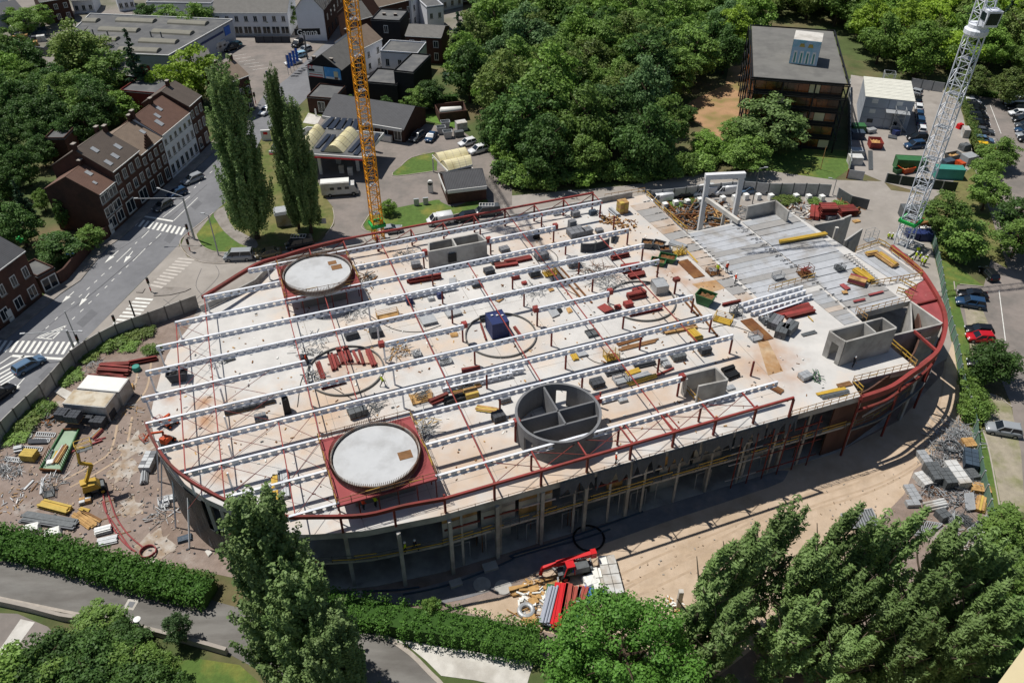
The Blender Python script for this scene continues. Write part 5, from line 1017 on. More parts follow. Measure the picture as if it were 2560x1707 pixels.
bund('I', 500, 1120, 600, 960, .4, 5, .18, .1, 2, ['old_timber', 'timber', 'galv'], 'loose boards lying in the formwork tray', 'boards', part='board', jit=.08); bund('I', 500, 1100, 540, 1010, .4, 2, .3, .12, 1, ['yellow_paint'], 'yellow board lying in the formwork tray', 'board', part='board'); tarpbox('I', 465, 1110, .4, .9, .8, .3, 'foil', 'white paper bag in the formwork tray', 'bag'); bund('I', 430, 1100, 470, 1000, .4, 4, .15, .12, 1, ['galv'], 'grey tubes lying in the formwork tray', 'tubes', 'pipe')
for x1, y1, x2, y2, n, lab in [(275, 820, 330, 785, 3, 'small dark frame nearest the fence'), (215, 870, 300, 850, 5, 'dark ladder frame left of the slatted pallets'), (345, 835, 515, 845, 9, 'top slatted steel pallet by the plywood tray'), (320, 890, 465, 895, 9, 'middle slatted steel pallet by the plywood tray'), (225, 965, 395, 975, 9, 'lowest slatted steel pallet near the yellow pack'), (60, 1060, 215, 1080, 9, 'slatted pallet below the yellow pack')]:
    panel('I', [(x1, y1), (x2, y2), (x2 - 15, y2 + 35), (x1 - 15, y1 + 35)], 0, n, 'galv', lab, 'pallet', 'slatted_pallet', part='slat')
sheets('I', [(265, 905), (420, 905), (435, 940), (260, 945)], 0, 4, 'dark_block', 'dark sheet pack between slatted pallets', 'sheets'); stack('I', 285, 1070, 0, 2.0, 1.4, 1.0, 1, 4, 5, ['ply_yellow'], 'yellow board pack beside the slatted pallets', 'boards', rot=-.1, part='board', name='board_stack'); bund('I', 140, 1005, 215, 990, 0, 3, .35, .35, 2, ['galv'], 'grey tube bundle left of the lowest pallet', 'tubes', 'pipe')
for x, y, r_, lab in [(50, 1120, 1.5, 'tangled wire heap at the left hedge side'), (115, 1210, 1.2, 'wire bundle below the slatted pallet'), (475, 1290, 1.6, 'tangled wire heap left of the yellow lift'), (0, 1190, 1.0, 'small wire heap by the frame edge of the yard')]: heap('I', x, y, 0, r_, .9, 60, ['dark_galv', 'galv'], lab, ln=(.4, 1.2), w=(.03, .06))
crate('I', 455, 1400, 0, 1.2, 1.2, 1.1, 'dark_galv', 'dark steel cage below the tangled wire', name='wire_cage'); bund('I', 400, 1260, 380, 1400, 0, 2, .18, .12, 1, ['galv'], 'grey ladder lying beside the wire heap', 'ladder'); bund('I', 225, 1360, 310, 1275, 0, 1, .3, .06, 1, ['galv'], 'grey board lying in the dirt', 'board', part='board'); bund('I', 290, 1375, 360, 1285, 0, 1, .12, .05, 1, ['old_timber'], 'thin stick lying beside the grey board', 'stick')
bund('I', 850, 900, 935, 815, 0, 4, .2, .18, 2, ['red_plate', 'timber', 'galv'], 'short pipe bundle with timber in the yard', 'pipes', 'pipe'); bund('I', 650, 1025, 945, 910, 0, 1, .22, .2, 1, ['red_plate'], 'single long red bar beside the plywood tray', 'bar'); bund('I', 870, 910, 975, 885, 0, 1, .15, .12, 1, ['red_plate'], 'short red bar beside the pipe bundle', 'bar')
stack('I', 1375, 1130, 0, 1.5, 3.0, 1.0, 2, 5, 1, ['galv', 'grey_block'], 'grey panel stack beside the rounded building end', 'panels', rot=.0, part='panel'); bund('I', 1325, 1310, 1335, 1195, 0, 4, .25, .22, 3, ['galv'], 'grey tube bundle below the panel stack', 'tubes', 'pipe'); stack('I', 790, 1470, 0, 1.4, .9, .4, 2, 2, 1, ['timber', 'galv'], 'small box pallet below the yellow lift', 'pallet'); stack('I', 1190, 430, 0, 1.2, .9, .4, 2, 2, 1, ['timber'], 'pallet beside the foil covered container', 'pallet')
sheets('I', [(505, 470), (560, 425), (690, 490), (625, 545)], 0, 4, 'pale_concrete', 'pale slab stack beside the white container', 'slabs'); heap('I', 520, 720, 0, 1.6, .5, 50, ['rust', 'dark_galv'], 'rusty scrap heap left of the block packs', ln=(.3, .9), w=(.08, .2)); heap('I', 1190, 610, 0, 1.3, .3, 14, ['galv', 'timber'], 'light frame and laths beside the container corner', ln=(.8, 1.8), w=(.04, .08)); heap('M', 1470, 20, 0, 1.3, .5, 30, ['dark_galv', 'galv'], 'scaffold parts lying near the building foot', ln=(.6, 1.6), w=(.04, .08)); heap('I', 100, 1460, 0, 2.0, .3, 30, ['galv', 'timber'], 'litter and laths on the dirt near the hedge', ln=(.3, .8), w=(.05, .1))
bund('I', 385, 1500, 640, 1565, 0, 4, .3, .18, 3, ['ply_yellow', 'yellow_paint'], 'large yellow girder pack in the yard', 'girders', part='girder', jit=.05); bund('I', 460, 1475, 640, 1545, 0, 1, .25, .2, 1, ['yellow_paint'], 'loose yellow girder behind the large pack', 'girder', part='girder'); bund('M', 690, 20, 860, 140, 0, 4, .3, .1, 2, ['timber'], 'pale timber boards lying in the yard', 'timber', part='board', jit=.06); bund('M', 760, 0, 930, 90, 0, 2, .25, .1, 1, ['timber', 'old_timber'], 'two boards above the pale timber', 'timber', part='board'); bund('I', 735, 1535, 820, 1560, 0, 2, .25, .1, 1, ['yellow_paint'], 'short yellow girders near the red rails', 'girders', part='girder')
bund('M', 225, 55, 700, 130, 0, 4, .4, .12, 4, ['dark_galv', 'grey_block'], 'long grey plank pile behind the hedge', 'planks', part='board', jit=.04); tarpbox('M', 300, 170, 0, 1.8, 1.3, .8, 'foil', 'white big bag half hidden behind the hedge', 'bag'); tarpbox('M', 490, 205, 0, 1.8, 1.2, .7, 'foil', 'second white big bag right of the first', 'bag'); bund('M', 880, 200, 1030, 160, 0, 4, .25, .15, 4, ['galv', 'white_paint'], 'pale scaffold deck pack behind the hedge', 'planks', part='board'); bund('M', 900, 290, 1080, 250, 0, 5, .25, .15, 2, ['galv'], 'pale scaffold deck pack nearest the hedge', 'planks', part='board')
rails = [smooth(gm(s), 5) for s in ("I 950 1400 I 965 1500 M 1010 90 M 1100 240 M 1210 350", "I 985 1370 I 1020 1480 M 1075 60 M 1180 210 M 1330 340", "I 945 1470 I 975 1568 M 1060 130 M 1180 310 M 1250 370")]
rl = thing('curved_rails', rails[0][0], 'curved red steel rails lying on the dirt beside the hedge', 'rails')
for r_ in rails: MB().tube([p + Vector((0, 0, .14)) for p in r_], .09, 6).build('rail', 'red_plate', rl)
for k in (4, 9, 14): MB().bar(rails[0][k] + Vector((-.6, -.2, .05)), rails[1][k] + Vector((.6, .1, .05)), .12, .09).build('sleeper', 'old_timber', rl)
cc = g('M', 1365, 375); tag(MB().tube([cc + Vector((math.cos(i * .35) * .9, math.sin(i * .35) * .9, .1 + i * .008)) for i in range(54)], .07, 6).build('hose_coil', 'red_plate'), 'coiled red hose lying beside the hedge', 'hose')
tarpbox('M', 1700, 250, 0, 1.6, .9, .4, 'tarp', 'black sheet bundle on the ground by the building foot', 'bag'); sheets('M', [(1880, 370), (1910, 350), (1945, 380), (1910, 415)], 0, 2, 'pale_concrete', 'pale manhole slab beside the building foot', 'slab'); crate('I', 1510, 1490, 0, 1.2, 1.3, .8, 'galv', 'grey open steel box near the rounded end', name='wire_cage'); tarpbox('I', 1560, 1450, 0, 1.4, 1.0, .5, 'galv', 'pale plastic sheet bundle beside the steel box', 'bag')
# FRONT YARD
gt = gm("O 320 660 O 690 700 O 640 1010 O 280 1060", .25); tr = thing('green_tray', v3(sum(gt, Vector()) / 4, 0), 'long green corrugated tray under the pipe bundles', 'tray'); MB().prism(gt, .1, .3).build('tray_floor', 'green_paint', tr)
for k in range(12): a, b = gt[0].lerp(gt[3], k / 11), gt[1].lerp(gt[2], k / 11); MB().bar(v3(a, .32), v3(b, .32), .08, .06).build('rib', 'green_paint', tr)
mat('pipe_grey', '#9aa0ad', 0.5, 0.08, 1.0); mat('brown_red', '#9c4a3f', 0.7, 0.12, 1.0)
bund('O', 305, 1050, 390, 715, .35, 5, .3, .3, 3, ['pipe_grey'], 'grey pipe bundle on the green tray', 'pipes', 'pipe'); bund('O', 395, 1065, 465, 675, .35, 4, .42, .3, 2, ['bright_red'], 'bright red panel bundle on the green tray', 'panels', part='panel'); bund('O', 480, 960, 525, 680, .35, 3, .4, .3, 2, ['brown_red'], 'brownish red pipe bundle right of the bright red one', 'pipes', part='tube'); bund('O', 560, 880, 590, 690, .35, 3, .4, .25, 1, ['brown_red', 'galv'], 'brown red lengths at the right of the tray', 'pipes', part='tube'); bund('O', 620, 830, 660, 690, .35, 3, .35, .25, 1, ['brown_red'], 'last brown red lengths beside the blue sheet', 'pipes', part='tube')
stack('O', 900, 620, 0, 2.0, 5.2, 1.0, 2, 4, 3, ['foil', 'white_shell'], 'tall white wrapped panel stack in front of the building', 'panels', rot=.12, part='panel', name='panel_stack'); stack('O', 800, 635, 0, 1.8, 3.0, .6, 2, 2, 2, ['foil', 'white_shell'], 'lower white panel stack left of the tall one', 'panels', rot=.12, part='panel', name='panel_stack'); tarpbox('O', 715, 650, 0, 1.4, 1.5, .8, 'foil', 'white and blue wrapped pallet beside the panel stacks', 'bag'); tarpbox('O', 770, 740, 0, 3.2, 2.2, .4, 'blue_tarp', 'bright blue tarpaulin beside the round tree', 'cover') if mat('blue_tarp', '#2f62b8', 0.5, 0.1, 1.0) else None
tag(MB().tube([g('O', 130, 900, .35) + Vector((math.cos(a) * .75, math.sin(a) * .75, 0)) for a in [i * .42 for i in range(16)]], .28, 8).build('cable_drum', 'galv'), 'round grey cable coil in the rubbish beside the hedge', 'coil')
heap('O', 200, 760, 0, 2.0, .6, 50, ['timber', 'foil'], 'heap of white foil and pale timber near the hedge', ln=(.4, 1.3), w=(.1, .35)); heap('O', 210, 930, 0, 2.2, .4, 40, ['timber', 'galv', 'old_timber'], 'broken pallets and laths beside the green tray', ln=(.8, 2.2), w=(.06, .16)); stack('O', 200, 715, 0, 1.3, .9, .5, 1, 1, 2, ['timber'], 'cardboard box on the rubbish heap', 'box', pallet=False); stack('O', 195, 830, 0, 1.1, .9, .5, 1, 1, 1, ['timber'], 'cardboard box below the foil heap', 'box', pallet=False); stack('O', 165, 1000, 0, 1.4, 1.2, .5, 3, 1, 2, ['timber'], 'flattened timber crate beside the hedge', 'crate', pallet=False)
bund('O', 285, 665, 470, 620, 0, 3, .5, .12, 1, ['timber'], 'pale boards beside the shaded facade', 'boards', part='board', jit=.1); bund('O', -20, 740, 140, 720, 0, 2, .6, .3, 1, ['timber', 'sand'], 'pale kerb boards near the trench', 'boards', part='board', jit=.1)
tag(MB().box(g('O', 1523, 870), .5, .5, 3.0).build('marker_post', 'pale_concrete'), 'pale square post standing between the two trees', 'post'); heap('O', 1490, 860, 0, 1.2, .4, 24, ['timber', 'foil'], 'small pallet rubbish beside the pale post', ln=(.4, 1.0), w=(.08, .2))
cc = g('O', 705, 240, .1); tag(MB().tube([cc + Vector((math.cos(i * .3) * (1.9 - .002 * i), math.sin(i * .3) * (1.9 - .002 * i), .02 * (i % 7))) for i in range(64)], .09, 6).build('hose_coil', 'black'), 'large coil of black pipe at the foot of the facade', 'hose')
for k, s in enumerate(("N 1350 760 N 1800 660 N 2350 440 O 0 400 O 480 255 O 1200 0", "N 660 740 N 1250 720 N 1500 690", "O 0 430 O 260 350 O 640 250 O 900 160")):
    tag(MB().tube([p + Vector((0, 0, .12)) for p in smooth(gm(s), 5)], .12, 6).build('drain_pipe', 'tarp'), ('long blue grey pipe along the foot of the facade', 'pale pipe run at the rounded facade foot', 'second pipe run beside the black coil')[k], 'pipe')
for t, x, y, s_ in (('N', 920, 790, 1.2), ('N', 1835, 660, 1.0), ('N', 2150, 510, 1.2)): stack(t, x, y, 0, s_ * 1.5, s_, .4, 1, 1, 1, ['concrete'], 'concrete manhole box in the shade of the facade', 'manhole', group='manhole boxes along the facade', pallet=False, name='manhole_box', part='cover')
for x, y in ((2075, 665), (2270, 690)): tag(MB().lathe(g('N', x, y), [(1.0, 0), (1.0, .12), (.9, .14)], 20).build('manhole_cover', 'concrete'), 'round concrete manhole cover in the facade shade', 'manhole', 'round manhole covers')
# SCAFFOLD STORE ON THE RIGHT
heap('L', 1700, 920, 0, 2.6, 1.2, 150, ['galv', 'dark_galv', 'galv'], 'tangled heap of galvanised scaffold frames by the fence', ln=(.8, 2.2), w=(.04, .07)); heap('L', 1590, 1010, 0, 1.8, .9, 80, ['galv', 'dark_galv'], 'second tangled scaffold heap next to the round coil', ln=(.6, 1.8), w=(.04, .07)); heap('L', 1750, 820, 0, 2.0, .8, 80, ['galv'], 'light scaffold rods heaped furthest from the poplars', ln=(1.2, 2.6), w=(.04, .07)); heap('L', 1500, 1390, 0, 1.3, .9, 60, ['rust', 'galv'], 'rusty mesh rolls between the grey shutters', ln=(.5, 1.2), w=(.03, .06)); heap('L', 1620, 1160, 0, 1.8, .9, 60, ['galv', 'dark_galv'], 'bent frames lying on the white boxes', ln=(.6, 1.6), w=(.04, .07))
for x, y, sx, sy, h, m, rot, lab in [(1440, 1110, 1.2, 3.2, .8, 'galv', .15, 'grey shutter stack nearest the haul road'), (1515, 1240, 1.8, 3.0, 1.3, 'dark_galv', .1, 'tall dark shutter crate behind the grey stack'), (1620, 1290, 1.5, 2.6, 1.4, 'dark_galv', .1, 'tall dark shutter crate left of the white one'), (1715, 1250, 1.7, 4.0, 1.3, 'white_shell', .12, 'long white topped shutter stack'), (1845, 1110, 1.7, 3.2, 1.2, 'tarp', -.35, 'dark blue grey shutter stack beside the fence'), (1830, 960, 1.6, 1.6, .9, 'timber', .1, 'pale timber box beside the fence'), (1410, 1290, 1.3, 2.2, .9, 'white_shell', .3, 'white edged shutter leaning by the haul road'), (1830, 1240, 2.4, 1.6, .7, 'dark_galv', .2, 'dark machine parts beside the fence'), (1940, 1360, 2.4, 1.5, .6, 'timber', -.2, 'brown board stack under the fence'), (1320, 1500, 1.7, .9, .6, 'galv', .05, 'low grey box below the slatted stack'), (1320, 1400, 1.3, 2.6, .5, 'galv', .1, 'slatted grey stack on the sand')]:
    stack('L', x, y, 0, sx, sy, h, 2, 4, 3, [m], lab, 'shutters', rot=rot, part='panel', name='shutter_stack', pallet=False)
bund('L', 1430, 1530, 1620, 1490, 0, 4, .35, .3, 2, ['white_shell'], 'long white plastic pipes lying on the ground', 'pipes', 'pipe'); panel('L', [(1800, 1400), (1880, 1390), (1900, 1540), (1820, 1550)], .3, 9, 'galv', 'steel grating frame right of the white pipes', part='slat'); panel('P', [(665, 20), (950, -30), (1025, 130), (715, 155)], .2, 12, 'galv', 'large slatted shutter lying on the sand', part='slat', face='dark_galv'); panel('P', [(1330, 70), (1600, 110), (1500, 190), (1350, 220)], .2, 12, 'galv', 'slatted shutter half under the poplars', part='slat'); panel('P', [(1120, 330), (1290, 300), (1230, 400), (1090, 460)], .2, 9, 'galv', 'small slatted shutter seen between poplar crowns', part='slat'); panel('P', [(1830, 160), (2010, 30), (2035, 110), (1870, 240)], .6, 8, 'galv', 'tilted slatted shutter at the fence corner', part='slat', face='dark_galv')
stack('P', 1590, 50, 0, 1.4, 1.4, 1.0, 2, 2, 1, ['dark_galv'], 'dark steel box right of the slatted shutters', 'box', pallet=False); crate('P', 1690, 80, 0, 1.4, 1.6, .9, 'galv', 'wire basket between two dark boxes', name='wire_cage', fill='galv'); crate('P', 1810, 90, 0, 1.3, 2.0, 1.2, 'dark_galv', 'dark stillage beside the tilted shutter', name='wire_cage', fill='dark_galv'); bund('L', 1930, 1568, 1960, 1440, 0, 4, .3, .25, 2, ['ply_yellow', 'timber'], 'yellow board bundle beside the fence corner', 'boards', part='board'); stack('P', 2000, 260, 0, 2.2, 1.5, .9, 1, 1, 1, ['white_shell'], 'white box with a round black hole at the fence', 'box', pallet=False, rot=-.1); tag(MB().lathe(g('P', 2020, 240, .91), [(.35, 0), (.35, .02)], 16).build('rubber_disc', 'black'), 'round black disc on the white box', 'disc'); heap('P', 1850, 320, 0, 1.6, .7, 50, ['galv', 'foil'], 'scaffold rods and foil at the end of the poplar row', ln=(.6, 1.6), w=(.04, .08)); heap('P', 1690, 180, 0, .9, .3, 12, ['galv'], 'a few loose steel rods on the sand', ln=(1, 2), w=(.05, .08))
tag(MB().tube([g('L', 1690, 970, .7) + Vector((math.cos(i * .3) * 1.1, math.sin(i * .3) * 1.1, .004 * i)) for i in range(80)], .06, 6).build('hose_coil', 'dark_galv'), 'round wire coil on top of the scaffold heap', 'coil')
# YARD BEHIND THE PLANK FLOOR
heap('G', 1600, 420, 0, 5.5, .7, 120, ['rust', 'old_timber', 'dark_galv'], 'rusty steel and timber lengths in the yard behind the deck', ln=(1.5, 4.5), w=(.1, .3)); heap('G', 1850, 420, 0, 4.5, .8, 90, ['rust', 'dark_galv', 'timber'], 'rusty lengths under the portal frame', ln=(1, 3.5), w=(.1, .3)); heap('G', 1700, 320, 0, 6.0, .9, 110, ['rust', 'galv', 'dark_galv'], 'scrap and weeds along the curved fence', ln=(.6, 2), w=(.1, .4)); heap('G', 2080, 380, 0, 2.6, 1.2, 70, ['galv', 'dark_galv'], 'wire baskets heap behind the portal frame', ln=(.5, 1.4), w=(.04, .08)); heap('H', 300, 380, 0, 3.2, 1.0, 70, ['rust', 'galv', 'foil'], 'mixed scrap heap left of the red steel racks', ln=(.6, 1.8), w=(.08, .25)); heap('H', 720, 320, 0, 2.5, .7, 50, ['rust', 'old_timber'], 'timber rubbish beside the mesh fence', ln=(.6, 1.8), w=(.08, .2))
for x, y in ((1400, 345), (1497, 325), (1605, 315), (1720, 300), (1930, 285), (2040, 275), (2142, 262), (2255, 262)): stack('G', x, y, 0, 1.0, 1.0, 1.2, 1, 1, 2, ['white_paint'], 'white concrete counterweight cube along the fence', 'concrete block', group='white cubes along the curved fence', pallet=False, name='concrete_cube', part='cube')
for x, y in ((20, 265), (250, 265), (365, 270), (487, 275)): stack('H', x, y, 0, 1.0, 1.0, 1.2, 1, 1, 2, ['white_paint'], 'white concrete counterweight cube along the fence', 'concrete block', group='white cubes along the curved fence', pallet=False, name='concrete_cube', part='cube')
bund('H', 460, 420, 610, 420, 0, 4, .6, .45, 5, RS, 'tall red steel rack stack behind the planks', 'steel stack', 'I'); bund('H', 645, 400, 790, 390, 0, 4, .6, .4, 3, RS, 'lower red steel stack right of the tall one', 'steel stack', 'I'); bund('H', 420, 460, 425, 350, 0, 2, .8, .8, 1, ['red_steel'], 'upright red formwork panel left of the tall stack', 'panel'); bund('H', 780, 415, 825, 380, 0, 3, .4, .4, 3, ['rust'], 'rusty barrels at the end of the red stack', 'barrels', 'pipe'); stack('H', 570, 445, 0, 1.8, 1.2, .9, 2, 1, 1, ['grey_block'], 'grey block in front of the red steel rack', 'block', pallet=False); stack('H', 1400, 490, 0, 3.2, 2.4, 1.0, 1, 1, 1, ['rust'], 'rusty red container tray right of the white crane', 'container', pallet=False); stack('H', 1370, 620, 0, 4.6, 2.2, 1.6, 2, 1, 1, ['blue_box'], 'dark blue container behind the white crane foot', 'container', pallet=False, rot=-.1); heap('H', 1420, 550, 0, 1.8, 1.2, 50, ['galv', 'foil'], 'grey rubble heap between the containers by the crane', ln=(.3, .9), w=(.1, .3)); stack('H', 1330, 420, 0, 5.5, 2.4, 2.2, 1, 1, 1, ['dark_galv'], 'dark grey container beside the trees behind the crane', 'container', pallet=False, rot=-.05); stack('H', 810, 470, 0, 1.4, .9, .3, 2, 1, 1, ['timber'], 'pale pallet lying beside the wall panel', 'pallet', pallet=False); crate('H', 935, 640, 0, 2.0, 1.2, 2.2, 'galv', 'tall scaffold tower standing on the concrete', 'scaffold', name='scaffold_tower'); stack('H', 1500, 640, 0, 1.0, 1.0, 1.2, 1, 1, 1, ['tarp'], 'blue bag beside the container corner', 'bag', pallet=False)
# SITE COMPOUND AND SKIPS (upper right)
container(g('D', 1290, 1550), 6.0, 2.4, 2.5, -.12, 'green_paint', 'long green container beside the white crane mast', 'container'); skip('D', 975, 1350, 0, 3.2, 2.6, 1.6, 'red_steel', 'red skip beside the white site offices', rot=1.45, fill='timber'); stack('H', 1640, 60, 0, 6.0, 2.4, 2.4, 1, 1, 1, ['teal'], 'teal roofed container in the compound', 'container', pallet=False, rot=-.1); stack('D', 1830, 1500, 0, 3.0, 2.4, 2.0, 1, 1, 1, ['galv'], 'grey box container right of the skips', 'container', pallet=False); stack('D', 1640, 1520, 0, 2.6, 1.8, 1.4, 2, 1, 1, ['tarp'], 'blue grey covered crate beside the mast', 'crate', pallet=False); stack('D', 1750, 1545, 0, 1.2, 2.0, 1.6, 1, 2, 1, ['orange_paint'], 'orange crate in the compound', 'crate', pallet=False); skip('D', 1690, 1460, 0, 3.4, 1.8, 1.2, 'dark_galv', 'open skip of mixed boards in the compound', fill='timber'); skip('H', 1260, 10, 0, 3.0, 2.0, 1.2, 'orange_paint', 'orange skip with timber below the green container', fill='timber'); stack('D', 1390, 1520, 0, 1.4, 1.4, .9, 1, 1, 1, ['galv'], 'white board box under the mast', 'box', pallet=False); skip('H', 1180, 20, 0, 1.6, 1.2, 1.0, 'green_paint', 'small bright green bin by the banner fence', fill='black')
stack('D', 940, 1220, 0, 2.2, 1.4, 1.0, 2, 1, 2, ['galv', 'dark_galv'], 'grey pallet stack in front of the site offices', 'pallets', pallet=False); stack('D', 1170, 1240, 0, 1.4, 1.2, 1.2, 1, 1, 1, ['blue_box'], 'blue bin beside the stair of the site offices', 'bin', pallet=False); sheets('D', [(1105, 1245), (1180, 1250), (1180, 1285), (1100, 1270)], 0, 3, 'dark_block', 'dark slab stack beside the blue bin', 'slabs'); stack('D', 1800, 1250, 0, 1.4, 2.6, 2.0, 1, 1, 1, ['white_shell'], 'small white trailer along the hedge', 'trailer', pallet=False, rot=-.2); tarpbox('D', 1755, 1180, 0, 1.2, 1.0, 1.2, 'bright_red', 'red compressor beside the white trailer', 'compressor'); tarpbox('D', 1800, 1375, 0, 2.0, 1.6, 1.4, 'dark_galv', 'dark machine under cover near the hedge', 'machine')
for x, y, m, lab in ((810, 1270, 'tarp', 'blue grey container along the compound fence'), (820, 1210, 'green_paint', 'dark green container behind the blue one'), (800, 1440, 'galv', 'pale waste container nearest the gate'), (790, 1500, 'white_shell', 'white box with timber at the compound gate')): stack('D', x, y, 0, 3.0, 2.2, 1.8, 1, 1, 1, [m], lab, 'container', pallet=False, rot=-.08)
panel('D', [(920, 1390), (955, 1390), (960, 1560), (925, 1560)], .05, 6, 'dark_galv', 'steel track frame lying beside the red skip', 'frame', part='tie')

for x, y, r_, lab in ((1560, 1130, 1.6, 'scaffold tubes strewn between the shutter crates'), (1770, 1040, 1.7, 'bent scaffold ledgers beside the blue grey stack'), (1480, 1330, 1.3, 'loose couplers beside the white edged shutter'), (1850, 1330, 1.5, 'scaffold leftovers at the fence bend'), (1700, 1440, 1.6, 'scattered rods left of the grating frame')): heap('L', x, y, 0, r_, 1.0, 60, ['galv', 'dark_galv'], lab, ln=(.6, 1.9), w=(.04, .09))

# small litter, hoses
def litter(name, region, z, n, mats, seed, s0=(.08, .5), label='scattered offcuts and litter lying on the concrete deck'):
    P = gm(region, z); rr = random.Random(seed); xs, ys = [p.x for p in P], [p.y for p in P]; root = thing(name, v3(sum(P, Vector()) / len(P), z), label, 'litter'); root['kind'] = 'stuff'
    for m in mats:
        mb = MB(); k = 0
        while k < n // len(mats):
            q = (rr.uniform(min(xs), max(xs)), rr.uniform(min(ys), max(ys)))
            if not inside(q, P): continue
            k += 1; mb.box((q[0], q[1], z + .01), rr.uniform(*s0), rr.uniform(.04, .2), rr.uniform(.02, .12), rr.uniform(0, 3.1))
        mb.build('litter_piece', m, root)['kind'] = 'stuff'
def inside(p, poly):
    c = False; j = len(poly) - 1
    for i in range(len(poly)):
        if (poly[i].y > p[1]) != (poly[j].y > p[1]) and p[0] < (poly[j].x - poly[i].x) * (p[1] - poly[i].y) / (poly[j].y - poly[i].y) + poly[i].x: c = not c
        j = i
    return c
litter('deck_litter', "E 2200 1300 I 1600 300 I 1600 900 I 2200 1450 J 700 1500 K 2000 800 L 600 400 G 2200 1300 G 1100 350 F 900 800", D, 900, ['dark_galv', 'timber', 'foil', 'rust', 'old_timber'], 1)
litter('yard_rubble', "I 700 500 I 1280 300 I 1380 1100 M 1800 250 M 1800 420 M 100 150 I 0 1000", .04, 700, ['stone', 'track', 'dark_block', 'cement'], 2, (.1, .45), 'rubble and litter strewn over the left yard') if mat('stone', '#9a938a', 0.9, 0.15, 1.0) else None
litter('roadside_rubble', "O 0 700 O 900 500 L 1000 1150 L 1650 700 L 1900 1200 P 1900 200 P 300 300 O 900 1000", .05, 170, ['track', 'stone'], 3, (.08, .3), 'stones and offcuts strewn beside the haul road')
for k, s in enumerate(("J 380 600 J 450 300 J 700 420 J 1000 600", "G 300 700 G 420 800 G 380 1000 G 600 1150", "F 1000 1300 F 1250 1450 F 1500 1480 F 1700 1420", "K 600 60 K 800 200 K 1150 150 K 1400 300", "G 1500 1350 G 1750 1450 G 2000 1420 H 0 1550")): tag(MB().tube([p + Vector((0, 0, .04)) for p in smooth(gm(s, D), 6)], .05, 5).build('cable', 'black'), ('black cable beside the tall black case', 'black cable running past the mesh heap', 'black cable behind the dark wrapped pallets', 'black cable beside the yellow boards', 'black cable at the big steel tray')[k], 'cable')
# HOUSES AND OTHER BUILDINGS
mat('brick', '#543b33', 0.9, 0.2, 1.2, col2='#46342e', scale2=0.4); mat('dark_brick', '#4a332b', 0.9, 0.2, 1.2); mat('red_wall', '#6d2a26', 0.85, 0.16, 0.8); mat('white_wall', '#dadce0', 0.85, 0.08, 0.6); mat('black_slate', '#242427', 0.8, 0.2, 1.0); mat('grey_roof', '#5c5d5e', 0.9, 0.12, 0.4, col2='#6a6a68', scale2=0.2); mat('white_frame', '#d6d6d2', 0.6, 0.05, 1.0); mat('clad', '#9fa6b0', 0.6, 0.08, 0.8); mat('cream', '#d8cfa8', 0.5, 0.06, 1.0, col2='#c5bb90', scale2=0.4); mat('solar', '#2b303a', 0.25, 0.15, 2.0, spec=0.5); mat('bronze_glass', '#8a4d20', 0.2, 0.25, 0.5, col2='#3a2412', mix=(.42, .55), scale2=0.25, spec=0.7); mat('rooflight', '#77756a', 0.7, 0.15, 0.8); mat('office_roof', '#706f6b', 0.9, 0.1, 0.5, col2='#646360', scale2=0.2)
TROOF = {'red': '#70564a', 'brown': '#61574f', 'grey': '#6f6d69', 'tan': '#857566', 'slate': '#4e4f52'}
